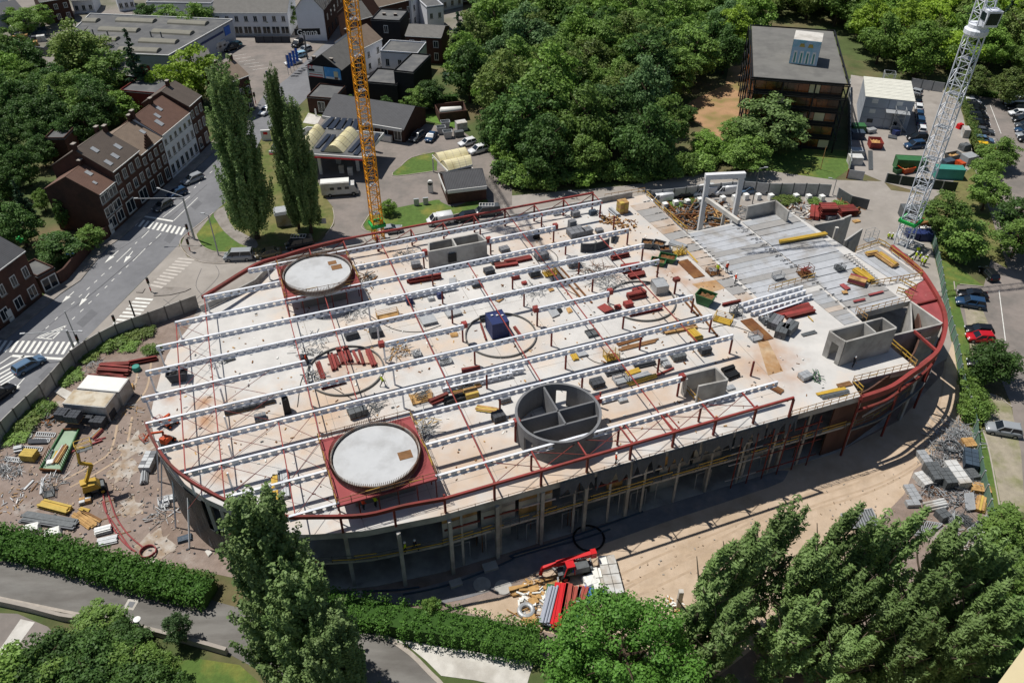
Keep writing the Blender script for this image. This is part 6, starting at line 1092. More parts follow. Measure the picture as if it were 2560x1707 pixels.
def house(A, B, depth, eave, ridge, wall, roof, label, cat='house', rows=(), skylights=(), chim=(), rfrac=.5, gable_front=False, door=None, side_win=0, name='house', over=.25, sill=True):
    A, B = v3(A, 0), v3(B, 0); e = (B - A).normalized(); W = (B - A).length; n = Vector((-e.y, e.x, 0)); root = thing(name, (A + B) / 2 + n * depth / 2, label, cat)
    up = Vector((0, 0, 1)); P = lambda u, v, z: A + e * u + n * v + up * z
    mb = MB()
    if gable_front:
        f = [P(0, 0, 0), P(W, 0, 0), P(W, 0, eave), P(W * rfrac, 0, ridge), P(0, 0, eave)]; b = [p + n * depth for p in f]
    else:
        f = [P(0, depth, 0), P(0, 0, 0), P(0, 0, eave), P(0, depth * rfrac, ridge), P(0, depth, eave)]; b = [p + e * W for p in f]
    k = len(mb.v); mb.v += [tuple(p) for p in f + b]; mb.f.append((4, 3, 2, 1, 0)); mb.f.append((5, 6, 7, 8, 9))
    for i in range(5):
        if i in (2, 3): continue
        j = (i + 1) % 5; mb.f.append((i, j, 5 + j, 5 + i))
    mb.build('wall', wall, root)
    rm = ribbed('tile_%s_%d' % (roof, int(math.degrees(ang(A, B)) / 8)), TROOF[roof], ang(A, B) + (0 if not gable_front else math.pi / 2), .32, .03)
    th = .14
    def slope(q):
        nn = (q[1] - q[0]).cross(q[3] - q[0]).normalized();
        if nn.z < 0: nn = -nn
        return MB().hull8(q, [p + nn * th for p in q]).build('roof_slope', rm, root)
    if ridge - eave > .3:
        if gable_front:
            for s0, s1 in ((0, W * rfrac), (W, W * rfrac)):
                d = (P(s0, 0, eave) - P(s1, 0, ridge)).normalized() * over; slope([P(s0, -over, eave) + d, P(s0, depth, eave) + d, P(s1, depth, ridge), P(s1, -over, ridge)])
        else:
            sl = []
            for s0, s1 in ((0, depth * rfrac), (depth, depth * rfrac)):
                d = (P(0, s0, eave) - P(0, s1, ridge)).normalized() * over; sl.append(slope([P(-over * .4, s0, eave) + d, P(W + over * .4, s0, eave) + d, P(W + over * .4, s1, ridge), P(-over * .4, s1, ridge)]))
            MB().bar(P(0, -over - .05, eave - .1), P(W, -over - .05, eave - .1), .2, .16).build('gutter', 'white_frame' if wall != 'black_slate' else 'black', root)
            for u, v, s_ in skylights:
                a = P(W * u, depth * rfrac * v, eave + (ridge - eave) * v); b2 = P(W * u, depth * rfrac * min(v + s_ / depth / rfrac, .98), eave + (ridge - eave) * min(v + s_ / depth / rfrac, .98)); nn = e.cross(b2 - a).normalized()
                MB().hull8([a + nn * .1, a + e * s_ * .8 + nn * .1, b2 + e * s_ * .8 + nn * .1, b2 + nn * .1], [a + nn * .24, a + e * s_ * .8 + nn * .24, b2 + e * s_ * .8 + nn * .24, b2 + nn * .24]).build('skylight', 'galv', sl[0])
    else:
        MB().prism([P(-.1, -.1, 0), P(W + .1, -.1, 0), P(W + .1, depth + .1, 0), P(-.1, depth + .1, 0)], eave, eave + .12).build('flat_roof', 'grey_roof', root)
        pr = [P(.06, .06, 0), P(W - .06, .06, 0), P(W - .06, depth - .06, 0), P(.06, depth - .06, 0)]; MB().ribbon(pr, .2, eave + .121, eave + .45, True).build('parapet', wall, root)
    for u, v, h in chim:
        c = P(W * u, depth * v, 0); zz = eave + (ridge - eave) * max(0, 1 - abs(v - rfrac) / rfrac); ch = MB().box(v3(c, zz - .3), .8, .55, h + .3, ang(A, B)).build('chimney', 'dark_brick', root); MB().box(v3(c, zz + h + .002), .95, .7, .12, ang(A, B)).build('chimney_cap', 'stone', ch)
    def win(o, t, u, z, w, h, nn, fr='white_frame'):
        c = o + t * u + up * z; wd = MB().bar(c - t * (w / 2 + .08) - nn * .0 + up * (h / 2), c + t * (w / 2 + .08) + up * (h / 2), .1, h + .16).build('window', fr, root)
        for k2 in (-1, 1): MB().bar(c + t * (k2 * w / 4 - w * .21) + up * (h / 2) + nn * .055, c + t * (k2 * w / 4 + w * .21) + up * (h / 2) + nn * .055, .03, h * .9).build('pane', 'glass', wd)
        if sill: MB().bar(c - t * (w / 2 + .15) + nn * .1 - up * .1, c + t * (w / 2 + .15) + nn * .1 - up * .1, .22, .1).build('sill', 'stone', wd)
    for z, h, cols, w in rows:
        for k2 in range(cols): win(A, e, W * (k2 + .5) / cols, z, w, h, -n)
    if door is not None: MB().bar(P(W * door - .5, -.04, 1.05), P(W * door + .5, -.04, 1.05), .1, 2.1).build('door', 'white_frame', root)
    for k2 in range(side_win): win(A, n, depth * (k2 + .5) / side_win, eave * .6, .8, 1.2, -e)
    return root
# brick terrace along the street
b0, b1, b2, b3, b4, b5, b6 = gm("E 1030 590 E 1171 459 E 1399 250 E 1590 77 A 1740 1510 A 1836 1417 A 1942 1311")
hh = gm("E -260 1680 E 395 1145")
ez = lambda p, *a: zat(p, *a)
house(hh[0], hh[1], 11, 8.8, 11.6, 'brick', 'slate', 'brick house with grey roof and white balcony window at the zebra crossing', rows=((.9, 1.9, 5, 1.5), (4.6, 1.8, 6, 1.0)), door=.55, chim=((.5, .5, 1.2),))
an = gm("E 410 1130 E 560 1045"); house(an[0], an[1], 5, 3.2, 3.2, 'brick', 'grey', 'low brick garage beside the house at the crossing', 'garage', rows=((.3, 2.2, 1, 2.6),))
e2 = ez(b0, 'E', 918, 218)
house(b0, b1, 10.5, e2, e2 + 2.9, 'brick', 'red', 'end of terrace brick house with white bay windows and a blank gable', rows=((1.0, 2.0, 2, 1.9), (e2 * .42, 1.6, 2, 2.2), (e2 * .74, 1.5, 2, 2.2)), skylights=((.6, .55, 1.1), (.35, .25, .7)), door=.08, chim=((.9, .5, 1.0),))
e3 = e2 + 1.8
house(b1, b2, 12, e3, e3 + 3.6, 'brick', 'brown', 'tall brown roofed brick house with four skylights and wide window bands', rows=((.8, 2.4, 2, 2.4), (e3 * .42, 1.7, 4, 1.1), (e3 * .72, 1.7, 4, 1.1)), skylights=((.25, .6, 1.2), (.12, .12, 1.2), (.4, .15, 1.2), (.7, .3, 1.2)), chim=((.02, .5, 1.2), (.98, .45, 1.3), (.98, .6, 1.3)))
e4 = e3 - 1.0
h4 = house(b2, b3, 11, e4, e4 + 3.0, 'dark_brick', 'tan', 'dark brick house with a small stepped gable dormer', rows=((.8, 2.3, 3, 1.2), (e4 * .45, 1.7, 4, .9), (e4 * .74, 1.3, 4, .9)), chim=((.95, .5, 1.3),), skylights=((.75, .4, 1.0),))
dm = b2.lerp(b3, .45); de = (b3 - b2).normalized(); dn = Vector((-de.y, de.x, 0))
for k in range(5): MB().bar(v3(dm - de * (1.3 - .25 * k) + dn * .1, e4 + .3 + k * .5), v3(dm + de * (1.3 - .25 * k) + dn * .1, e4 + .3 + k * .5), .3, .5).build('stepped_gable', 'dark_brick', h4)
e5 = e3 - .6
house(b3, b5, 10, e5, e5 + 3.2, 'white_wall', 'red', 'long white fronted terrace house with red brown tiled roof', rows=((.9, 2.0, 6, 1.0), (e5 * .45, 1.6, 6, .9), (e5 * .76, 1.0, 6, .8)), skylights=((.55, .6, 1.1), (.35, .45, 1.1), (.2, .2, 1.4)), chim=((.02, .5, 1.4), (.6, .5, 1.2)), door=.5)
house(b5, b6, 10, e5 + 1.2, e5 + 4.0, 'dark_brick', 'brown', 'tall narrow dark brick house at the far end of the white terrace', rows=((.9, 2.2, 2, 1.2), (e5 * .48, 1.8, 3, .9), (e5 * .82, 1.5, 3, .9)), chim=((.5, .5, 1.2),))
r0 = gm("A 1180 1090 A 1500 1120"); house(r0[0], r0[1], 12, 6.5, 6.5, 'red_wall', 'grey', 'dark red walled annex with flat roof behind the white terrace', 'annex', rows=((3.4, 1.6, 2, .9),))
r0 = gm("A 1150 960 A 1330 975"); house(r0[0], r0[1], 6, 7.5, 9.0, 'red_wall', 'grey', 'small red annex with slate mansard roof below the yellow green tree', 'annex', chim=((.4, .5, 1.2),))
r0 = gm("E 380 60 E 560 60"); house(r0[0] + Vector((0, 6, 0)), r0[1] + Vector((0, 6, 0)), 5, 5.5, 5.6, 'dark_brick', 'grey', 'low brick back building behind the terrace end', 'annex')
r0 = gm("A 2180 1080 A 2345 1010"); house(r0[0], r0[1], 9, 8.5, 11, 'dark_brick', 'tan', 'old dark brick corner house beside the retail car park', rows=((.9, 2.0, 3, 1.0), (4.4, 1.7, 3, .9)), chim=((.1, .5, 1.2), (.9, .5, 1.3)))
r0 = gm("A 1640 760 A 1960 730"); house(r0[0], r0[1], 7, 4.5, 6.5, 'white_wall', 'grey', 'low pale house under the yellow green tree', rows=((1, 1.4, 3, 1.0),))
# garden wall between the houses
gw = gm("E 560 1040 E 620 1000 E 870 700 E 1010 610"); tag(MB().ribbon(gw, .35, 0, 2.3).build('garden_wall', 'brick'), 'brick garden wall between the two brick houses', 'wall')
# retail shed
sh = [g('A', 480, 470, 6.5), g('A', 1545, 515, 6.5), g('A', 2132, 185, 6.5), g('A', 830, 132, 6.5)]; sc = sum(sh, Vector()) / 4
wh = thing('retail_shed', v3(sc, 0), 'large flat grey roofed retail shed with pale cladding', 'warehouse')
MB().prism(sh, 0, 6.3).build('wall', 'clad', wh); rf = MB().prism([sc + (p - sc) * 1.004 for p in sh], 6.302, 6.5).build('roof', 'grey_roof', wh)
MB().ribbon([v3(sc + (p - sc) * 1.002, 0) for p in sh], .3, 6.502, 6.75, True).build('coping', 'white_frame', wh)
for a, b in (((770, 190), (900, 195)), ((1080, 185), (1420, 200)), ((1555, 205), (1900, 222)), ((920, 270), (1270, 285)), ((1410, 290), (1765, 310)), ((760, 350), (1080, 365)), ((1290, 375), (1625, 390)), ((1100, 455), (1460, 470))):
    p, q = g('A', *a, 6.6), g('A', *b, 6.6); d = (q - p).normalized(); n_ = Vector((-d.y, d.x, 0)); mb = MB(); K = 6; R_ = []
    for i in range(K + 1): t_ = math.pi * i / K; R_.append(n_ * (math.cos(t_) * 1.5) + Vector((0, 0, math.sin(t_) * .75 - .1)))
    for i in range(K): mb.face([p + R_[i], q + R_[i], q + R_[i + 1], p + R_[i + 1]])
    mb.face([p + r_ for r_ in R_]); mb.face([q + r_ for r_ in R_[::-1]]); mb.build('rooflight', 'rooflight', rf)
for x, y in ((860, 320), (995, 335), (1390, 340), (1485, 345)): MB().tube([g('A', x, y, 6.5), g('A', x, y, 6.5) + Vector((0, 0, 1.4))], .18, 8).build('roof_vent', 'dark_galv', rf)
d = (sh[2] - sh[1]).normalized(); n_ = Vector((d.y, -d.x, 0)) * .12
for f0, f1, z0, z1_, m in ((.28, .82, 4.7, 5.2, 'blue_box'), (.84, .93, 3.6, 5.8, 'blue_tarp')): MB().bar(sh[1].lerp(sh[2], f0) * 1.0 + n_ + Vector((0, 0, (z0 + z1_) / 2 - 6.5)), sh[1].lerp(sh[2], f1) + n_ + Vector((0, 0, (z0 + z1_) / 2 - 6.5)), .1, z1_ - z0).build('sign_band', m, wh)
for f in (.5, .75): MB().bar(v3(sh[1].lerp(sh[2], f), 1.5) + n_, v3(sh[1].lerp(sh[2], f + .03), 1.5) + n_, .1, 2.6).build('door', 'white_frame', wh)
# white house row and the house with the big white gable
r0 = gm("A 1990 330 B 320 330"); house(r0[0], r0[1], 11, 6.5, 9.2, 'white_wall', 'grey', 'long white two storey building facing the retail car park', rows=((.6, 2.0, 8, 2.2), (4.0, 1.5, 8, 1.0)), name='house')
r0 = gm("B 405 372 B 655 378"); gz = ez(r0[0], 'B', 350, 85); gh = house(r0[0], r0[1], 26, gz, gz + 4.5, 'white_wall', 'grey', 'tall house with a blank white gable beside the sign board', chim=((.25, .05, 1.5), (.7, .05, 1.5)), gable_front=True)
e_ = (r0[1] - r0[0]).normalized(); n_ = Vector((-e_.y, e_.x, 0)); MB().bar(v3(r0[1] + e_ * .12 + n_ * .3, gz / 2), v3(r0[1] + e_ * .12 + n_ * 25.5, gz / 2), .16, gz - .4).build('street_front', 'dark_brick', gh)
for k in range(6):
    for z in (1.2, 5.0, 8.4): MB().bar(v3(r0[1] + e_ * .22 + n_ * (2 + k * 4), z + .9), v3(r0[1] + e_ * .22 + n_ * (3.2 + k * 4), z + .9), .1, 1.8).build('window', 'glass', gh)
def text_on(txt, c, right, upv, size, m, parent, name='lettering', ext=.02):
    cu = bpy.data.curves.new(name, 'FONT'); cu.body = txt; cu.size = size; cu.align_x = 'CENTER'; cu.align_y = 'CENTER'; cu.extrude = ext
    o = bpy.data.objects.new(name, cu); COL.objects.link(o); dg = bpy.context.evaluated_depsgraph_get(); me = bpy.data.meshes.new_from_object(o.evaluated_get(dg)); bpy.data.objects.remove(o)
    right, upv = Vector(right).normalized(), Vector(upv).normalized(); nz = right.cross(upv); M = Matrix((right, upv, nz)).transposed()
    loc = parent.location; me.vertices.foreach_set('co', np.array([tuple((M @ v.co) + Vector(c) - loc) for v in me.vertices], dtype=np.float32).ravel()); me.materials.clear(); me.materials.append(MATS[m] if isinstance(m, str) else m)
    ob = bpy.data.objects.new(name, me); COL.objects.link(ob); ob.parent = parent; return ob
sp = g('B', 475, 550); sg = thing('sign_board', sp, 'black roadside sign board with white lettering on a tall pole', 'sign'); zt_ = zat(sp, 'B', 430, 268); zb_ = zat(sp, 'B', 430, 325); wd = 6.6
MB().box(sp, .35, .35, zb_).build('pole', 'dark_galv', sg); MB().bar(v3(sp, (zt_ + zb_) / 2) + Vector((-wd * .35, 0, 0)), v3(sp, (zt_ + zb_) / 2) + Vector((wd * .65, .5, 0)), .35, zt_ - zb_).build('board', 'black', sg)
text_on('Ganna', v3(sp, (zt_ + zb_) / 2 - .1) + Vector((wd * .15, -.1, 0)), (1, .08, 0), (0, 0, 1), 2.1, 'white_paint', sg)
# slate gabled house with billboards
r0 = gm("B 508 885 B 818 925"); fz = ez(r0[0], 'B', 482, 605); fh = house(r0[0], r0[1], 13, fz, fz + 3.2, 'black_slate', 'grey', 'black slate gabled house carrying two billboards', gable_front=True, chim=((.22, .04, 2.0), (.72, .04, 2.0)))
e_ = (r0[1] - r0[0]).normalized(); n_ = Vector((e_.y, -e_.x, 0)); W_ = (r0[1] - r0[0]).length
for f0, f1, m in ((.02, .49, 'white_paint'), (.51, .98, 'sky_blue')):
    mat('sky_blue', '#4d9bd8', 0.5, 0.05, 0.3, col2='#7fbce8', scale2=0.4); a, b = r0[0].lerp(r0[1], f0) + n_ * .16, r0[0].lerp(r0[1], f1) + n_ * .16; zc = fz * .86; bb = MB().bar(v3(a, zc), v3(b, zc), .12, fz * .36).build('billboard', m, fh); cx = (a + b) / 2 + n_ * .08
    if f0 < .1:
        text_on('FT', v3(cx - e_ * W_ * .13, zc + fz * .115), e_, (0, 0, 1), 1.5, 'bright_red', fh); MB().bar(v3(cx - e_ * W_ * .2, zc + fz * .035), v3(cx - e_ * W_ * .03, zc + fz * .035), .05, .5).build('lettering_bar', 'black', fh)
        for k in range(3): MB().bar(v3(cx - e_ * W_ * .2, zc - .2 - k * .55), v3(cx + e_ * W_ * .2, zc - .2 - k * .55), .05, .16).build('lettering_bar', 'bright_red' if k else 'galv', fh)
    else:
        MB().bar(v3(cx + e_ * W_ * .04, zc - .1), v3(cx + e_ * W_ * .16, zc - .1), .06, 1.3).build('poster_shape', 'cream', fh); MB().bar(v3(cx + e_ * W_ * .05, zc - 1.1), v3(cx + e_ * W_ * .15, zc - 1.1), .06, .5).build('poster_shape', 'old_timber', fh); MB().bar(v3(cx - e_ * W_ * .2, zc - fz * .15), v3(cx + e_ * W_ * .2, zc - fz * .15), .05, .5).build('poster_shape', 'foil', fh)
r0 = gm("B 490 1035 B 735 1055"); house(r0[0], r0[1], 8, 3.6, 3.6, 'dark_brick', 'grey', 'single storey brown brick shop with flat roof below the billboards', 'shop', rows=((.5, 2.4, 1, 1.6),))
r0 = gm("B 1010 690 B 1175 600"); house(r0[0], r0[1], 9, 7, 10, 'white_wall', 'tan', 'white sided house with tan roof behind the crane mast', rows=((1, 1.5, 2, .9), (4, 1.4, 2, .9)), chim=((.1, .6, 1.2),))
r0 = gm("B 1165 700 B 1500 725"); house(r0[0], r0[1], 8, 6.2, 6.2, 'white_wall', 'grey', 'white flat roofed annex with dark stained walls', 'annex', rows=((2.8, 1.8, 3, .9),))
r0 = gm("B 1020 930 B 1310 955"); house(r0[0], r0[1], 9, 4.5, 4.5, 'black_slate', 'grey', 'black walled flat roofed workshop behind the petrol shop', 'workshop'); r0 = gm("B 1290 940 B 1465 960"); house(r0[0], r0[1], 12, 7.5, 7.5, 'black_slate', 'grey', 'tall black walled block right of the workshop', 'workshop')
r0 = gm("B 1090 520 B 1345 535"); house(r0[0], r0[1], 9, 9.5, 9.5, 'black_slate', 'grey', 'black slate house block with flat roof and roof lights', rows=((3.2, 1.6, 2, .9), (6.6, 1.8, 1, 1.0)), chim=((.3, .5, .6), (.7, .5, .6)))
r0 = gm("B 955 440 B 1090 400"); house(r0[0], r0[1], 9, 7.5, 10.5, 'dark_brick', 'grey', 'grey roofed house beside the far street', chim=((.2, .5, 1.2),)); r0 = gm("B 1390 570 B 1715 590"); house(r0[0], r0[1], 9, 7.0, 8.4, 'dark_brick', 'grey', 'dark brick house with white windows at the wood edge', rows=((1, 1.8, 3, 1.0), (4.3, 1.6, 3, 1.2)))
r0 = gm("B 1150 330 B 1450 250"); house(r0[0], r0[1], 10, 8, 11.5, 'dark_brick', 'tan', 'stained grey roofed terrace house with two chimneys', chim=((.1, .5, 1.4), (.6, .5, 1.4)), rows=((1, 1.6, 4, .9), (4.6, 1.5, 4, .9))); r0 = gm("B 1440 260 B 1620 130"); house(r0[0], r0[1], 10, 8, 11, 'white_wall', 'brown', 'white walled terrace house with brown roof uphill', rows=((1, 1.6, 4, .9), (4.6, 1.5, 4, .9)), chim=((.5, .5, 1.2),)); r0 = gm("B 1580 290 B 1730 270"); house(r0[0], r0[1], 8, 6.5, 6.5, 'white_wall', 'grey', 'small white flat roofed block among the terraces', 'annex', rows=((3.5, 1.4, 2, .8),)); r0 = gm("B 1640 120 B 1900 60"); house(r0[0], r0[1], 9, 7, 9.5, 'white_wall', 'grey', 'white house at the top of the far street', rows=((1, 1.5, 4, .9), (4, 1.4, 4, .9)))
for s, d_, ev, rg, w_, rf_, lab in [("A 430 230 A 690 185", 12, 6.5, 10, 'dark_brick', 'grey', 'dark gabled house with grey roof behind the retail shed'), ("A 690 130 A 880 120", 8, 4, 5.5, 'white_wall', 'grey', 'low pale roofed shed beside the lane at the back'), ("A 1100 110 A 1250 90", 8, 4, 4.2, 'white_wall', 'grey', 'white flat roofed shed beyond the retail shed'), ("A 1380 175 A 1970 185", 6, 4.5, 4.6, 'white_wall', 'grey', 'long low white wing behind the retail shed'), ("A -60 300 A 260 230", 10, 4.5, 6, 'clad', 'slate', 'blue grey roofed hall at the builders yard'), ("A -100 140 A 110 110", 8, 5, 8, 'white_wall', 'slate', 'pale house with dark roof at the top corner'), ("C 90 250 C 320 215", 9, 6, 8, 'dark_brick', 'grey', 'brown house with grey terrace roof at the wood edge'), ("C 240 130 C 450 100", 9, 8, 8.2, 'black_slate', 'grey', 'dark flat roofed house at the wood edge'), ("C 450 150 C 640 165", 7, 5, 5.1, 'white_wall', 'grey', 'pale cube house between gardens'), ("C 560 60 C 760 50", 9, 8, 8.2, 'white_wall', 'grey', 'white block of flats at the wood edge'), ("B 1780 60 B 2060 30", 9, 6, 9, 'brick', 'brown', 'brick house half hidden by the conifer'), ("B 720 40 B 830 -60", 10, 9, 12, 'brick', 'brown', 'red brick terrace house up the far street')]:
    q = gm(s); house(q[0], q[1], d_, ev, rg, w_, rf_, lab, rows=((1.0, 1.4, 3, .9),) + (((3.9, 1.3, 3, .9),) if ev > 5.5 else ()), chim=((.3, .5, 1.1),) if rg - ev > 1.5 else ())
# builders' yard with stacked goods
for i in range(26):
    x, y = 150 + (i % 7) * 40 + rnd.uniform(-9, 9), 290 + (i // 7) * 45 + rnd.uniform(-6, 6); stack('A', x, y, 0, 2.2, 1.6, rnd.uniform(.8, 2.0), 2, 1, 2, [rnd.choice(['white_shell', 'grey_block', 'timber', 'dark_block', 'tarp'])], 'pallet of building goods in the yard beside the retail shed', 'goods pallet', group='pallets in the builders yard', name='goods_pallet', part='bundle', pallet=False)
tag(MB().ribbon(gm("A -60 500 A 170 480 A 430 520 A 480 470"), .3, 0, 2.4).build('yard_wall', 'dark_galv'), 'dark wall closing the builders yard', 'wall')
# petrol station
r0 = gm("B 650 1190 B 1368 1312"); st = house(r0[0], r0[1], 11, 3.6, 6.2, 'dark_brick', 'slate', 'brick petrol station shop with a large slate roof', 'shop', rows=((.4, 2.2, 6, 1.6),), over=.9)
e_ = (r0[1] - r0[0]).normalized(); n_ = Vector((e_.y, -e_.x, 0)); MB().bar(v3(r0[0] + n_ * 1.0, 3.3), v3(r0[1] + n_ * 1.0, 3.3), .2, .7).build('fascia', 'white_frame', st); MB().box(v3(r0[1] - e_ * 4 + n_ * .8, .1), 2.4, .7, 1.4, ang(*r0)).build('gas_bottle_rack', 'white_frame', st)
cz = 5.2; cn = [g('B', 120, 1390, cz), g('B', 975, 1445, cz), g('B', 1172, 1222, cz), g('B', 470, 1165, cz)]; ct = v3(sum(cn, Vector()) / 4, 0); cp = thing('station_canopy', ct, 'wide petrol station canopy with cream vaults and solar panels', 'canopy')
MB().prism(cn, cz - .7, cz - .05).build('canopy_roof', 'grey_roof', cp); MB().ribbon(cn, .25, cz - .75, cz + .05, True).build('fascia', 'white_frame', cp)
MB().bar(v3(cn[0], cz - .55) + Vector((0, -.2, 0)), v3(cn[1], cz - .55) + Vector((0, -.2, 0)), .08, .25).build('red_band', 'bright_red', cp)
ex = [g('B', 560, 1185, cz), g('B', 930, 1200, cz), g('B', 960, 1105, cz), g('B', 650, 1075, cz)]; MB().prism(ex, cz - .75, cz - .1).build('canopy_extension', 'grey_roof', cp)
def vault(t, a, b, c_, d_, z, parent, rise=1.5):
    A_, B_, C_, D_ = [g(t, *p, z) for p in (a, b, c_, d_)]; mb = MB(); K = 10; f = []; k2 = []
    for i in range(K + 1):
        u = i / K; h = math.sin(math.pi * u) * rise; f.append(A_.lerp(B_, u) + Vector((0, 0, h))); k2.append(D_.lerp(C_, u) + Vector((0, 0, h)))
    for i in range(K): mb.face([f[i], f[i + 1], k2[i + 1], k2[i]])
    mb.face(f); mb.face(k2[::-1]); o = mb.build('barrel_vault', 'cream', parent)
    for j in range(5):
        rb = MB()
        for i in range(K): rb.bar(f[i].lerp(k2[i], j / 4) + Vector((0, 0, .03)), f[i + 1].lerp(k2[i + 1], j / 4) + Vector((0, 0, .03)), .08, .06)
        rb.build('vault_rib', 'dirty_roof', o)
vault('B', (620, 1395), (800, 1405), (945, 1235), (800, 1215), cz, cp); vault('B', (360, 1370), (500, 1385), (635, 1205), (510, 1195), cz, cp)
for a, b, c_, d_ in [((540, 1360), (575, 1362), (690, 1245), (655, 1242)), ((590, 1390), (625, 1393), (735, 1250), (700, 1247)), ((840, 1395), (880, 1400), (985, 1290), (950, 1285)), ((890, 1420), (930, 1425), (1050, 1280), (1010, 1275)), ((1000, 1400), (1035, 1405), (1140, 1235), (1105, 1230)), ((130, 1365), (195, 1368), (240, 1310), (180, 1308))] + [((585 + k * 72, 1180 + k * 3), (635 + k * 72, 1184 + k * 3), (725 + k * 55, 1090 + k * 4), (690 + k * 55, 1088 + k * 4)) for k in range(5)]:
    P_ = [g('B', *p, cz + .1) for p in (a, b, c_, d_)]; MB().hull8(P_, [p + Vector((0, 0, .08 + .25 * (i in (2, 3)))) for i, p in enumerate(P_)]).build('solar_panel', 'solar', cp)
for t, x, y in (('F', 600, 30), ('B', 940, 1568), ('F', 300, 40), ('B', 1080, 1390), ('B', 700, 1350)): MB().box(g(t, x, y), .6, .6, cz - .75).build('canopy_column', 'white_frame', cp)
for t, x, y in (('F', 870, 40), ('F', 790, 20), ('B', 760, 1500)): tag(MB().box(g(t, x, y), 1.0, .6, 1.8).build('fuel_pump', 'white_shell'), 'fuel pump standing under the station canopy', 'pump', 'fuel pumps under the canopy')
r0 = gm("F 1762 312 F 2116 268"); wz = ez(r0[0], 'F', 1752, 185); ws = house(r0[0], r0[1], 7.5, wz, wz + 1.8, 'brick', 'slate', 'small brick car wash building with white fascia', 'car wash', over=.4)
e_ = (r0[1] - r0[0]).normalized(); n_ = Vector((e_.y, -e_.x, 0)); MB().bar(v3(r0[0] + n_ * .45, wz - .05), v3(r0[1] + n_ * .45, wz - .05), .12, .7).build('fascia', 'white_frame', ws); MB().bar(v3(r0[0] - e_ * .4, wz - .05) + n_ * .4, v3(r0[0] - e_ * .4 - n_ * 7, wz - .05), .12, .7).build('fascia', 'white_frame', ws)
wv = [g('B', 1620, 1420, 3.6), g('B', 1760, 1568, 3.6), g('B', 1985, 1510, 3.6), g('B', 1900, 1370, 3.6)]; wcn_ = thing('wash_canopy', v3(sum(wv, Vector()) / 4, 0), 'double vaulted cream canopy beside the car wash', 'canopy')
vault('B', (1625, 1425), (1690, 1495), (1960, 1440), (1890, 1372), 3.6, wcn_, 1.2); vault('B', (1690, 1495), (1765, 1568), (1985, 1510), (1955, 1440), 3.6, wcn_, 1.2); MB().ribbon(wv, .18, 3.2, 3.6, True).build('fascia', 'white_frame', wcn_)
for p in wv: MB().box(v3(p * .995, 0), .25, .25, 3.2).build('canopy_column', 'white_frame', wcn_)
q = gm("B 1690 1125 B 1930 1095 B 1905 1010 B 1645 1040"); lp = thing('gas_tank_enclosure', v3(sum(q, Vector()) / 4, 0), 'brick walled enclosure round a white gas tank', 'enclosure'); MB().ribbon(q, .3, 0, 2.2, True).build('wall', 'brick', lp); cq = v3(sum(q, Vector()) / 4, 1.4); MB().tube([cq + Vector((-2.6, -.3, 0)), cq + Vector((-2.3, -.3, 0)), cq + Vector((2.3, .3, 0)), cq + Vector((2.6, .3, 0))], [.4, .85, .85, .4], 14).build('tank', 'foil', lp, smooth=True)
for x, y in ((1740, 1175), (1700, 1225), (1760, 1265)): skip('B', x, y, 0, 2.0, 1.5, 1.6, 'galv', 'grey metal waste container behind the petrol station', 'waste container', rot=.2, fill=None, group='waste containers behind the petrol station')
stack('B', 1885, 1190, 0, 2.6, 2.0, 2.0, 1, 1, 1, ['white_shell'], 'white recycling cabinet beside the lawn', 'cabinet', pallet=False); stack('B', 1865, 1255, 0, 2.2, 1.2, 1.4, 1, 1, 1, ['dark_galv'], 'dark recycling cabinet in front of the white one', 'cabinet', pallet=False)
q = g('F', 265, 480); sb = thing('substation_cabin', q, 'pale metal cabin with grey roof between the tall poplars', 'cabin'); MB().box(q, 3.0, 2.6, 2.5, .3).build('wall', 'dirty_roof', sb); MB().box(v3(q, 2.502), 3.3, 2.9, .5, .3, .8).build('roof', 'galv', sb)
for x, y in ((1475, 320), (1560, 310)): tag(MB().box(g('F', x, y), 1.0, .4, 1.5, .2).build('service_cabinet', 'galv'), 'small green grey service cabinet on the station lawn', 'cabinet', 'service cabinets on the lawn')
q = g('F', 1605, 200); vc = thing('vacuum_station', q, 'white round topped vacuum post beside the car wash', 'vacuum post'); MB().box(q, 1.0, .6, 2.2).build('body', 'white_frame', vc); MB().tube([v3(q, 2.2) + Vector((0, -.3, 0)), v3(q, 2.2) + Vector((0, .3, 0))], .5, 14).build('round_top', 'white_frame', vc)
# office block with a bronze glazed front
oz = 15.0; oc = [g('Z', 1728, 178, oz), g('Z', 1950, 195, oz), g('Z', 1950, 75, oz), g('Z', 1757, 57, oz)]; e_ = (oc[1] - oc[0]).normalized(); n_ = Vector((-e_.y, e_.x, 0)); W_ = (oc[1] - oc[0]).length; dp = 34; o0 = v3(oc[0], 0); OP = lambda u, v, z: o0 + e_ * u + n_ * v + Vector((0, 0, z))
of = thing('office_block', OP(W_ / 2, dp / 2, 0), 'office block with black steel frame and bronze glazing', 'office building')
MB().prism([OP(.8, .8, 0), OP(W_ - .8, .8, 0), OP(W_ - .8, dp - .8, 0), OP(.8, dp - .8, 0)], 0, oz - .3).build('wall', 'black_slate', of); MB().prism([OP(.3, .3, 0), OP(W_ - .3, .3, 0), OP(W_ - .3, dp - .3, 0), OP(.3, dp - .3, 0)], oz - .29, oz - .1).build('roof', 'office_roof', of)
MB().ribbon([OP(0, 0, 0), OP(W_, 0, 0), OP(W_, dp, 0), OP(0, dp, 0)], .25, oz - .15, oz + .15, True).build('roof_edge', 'black', of)
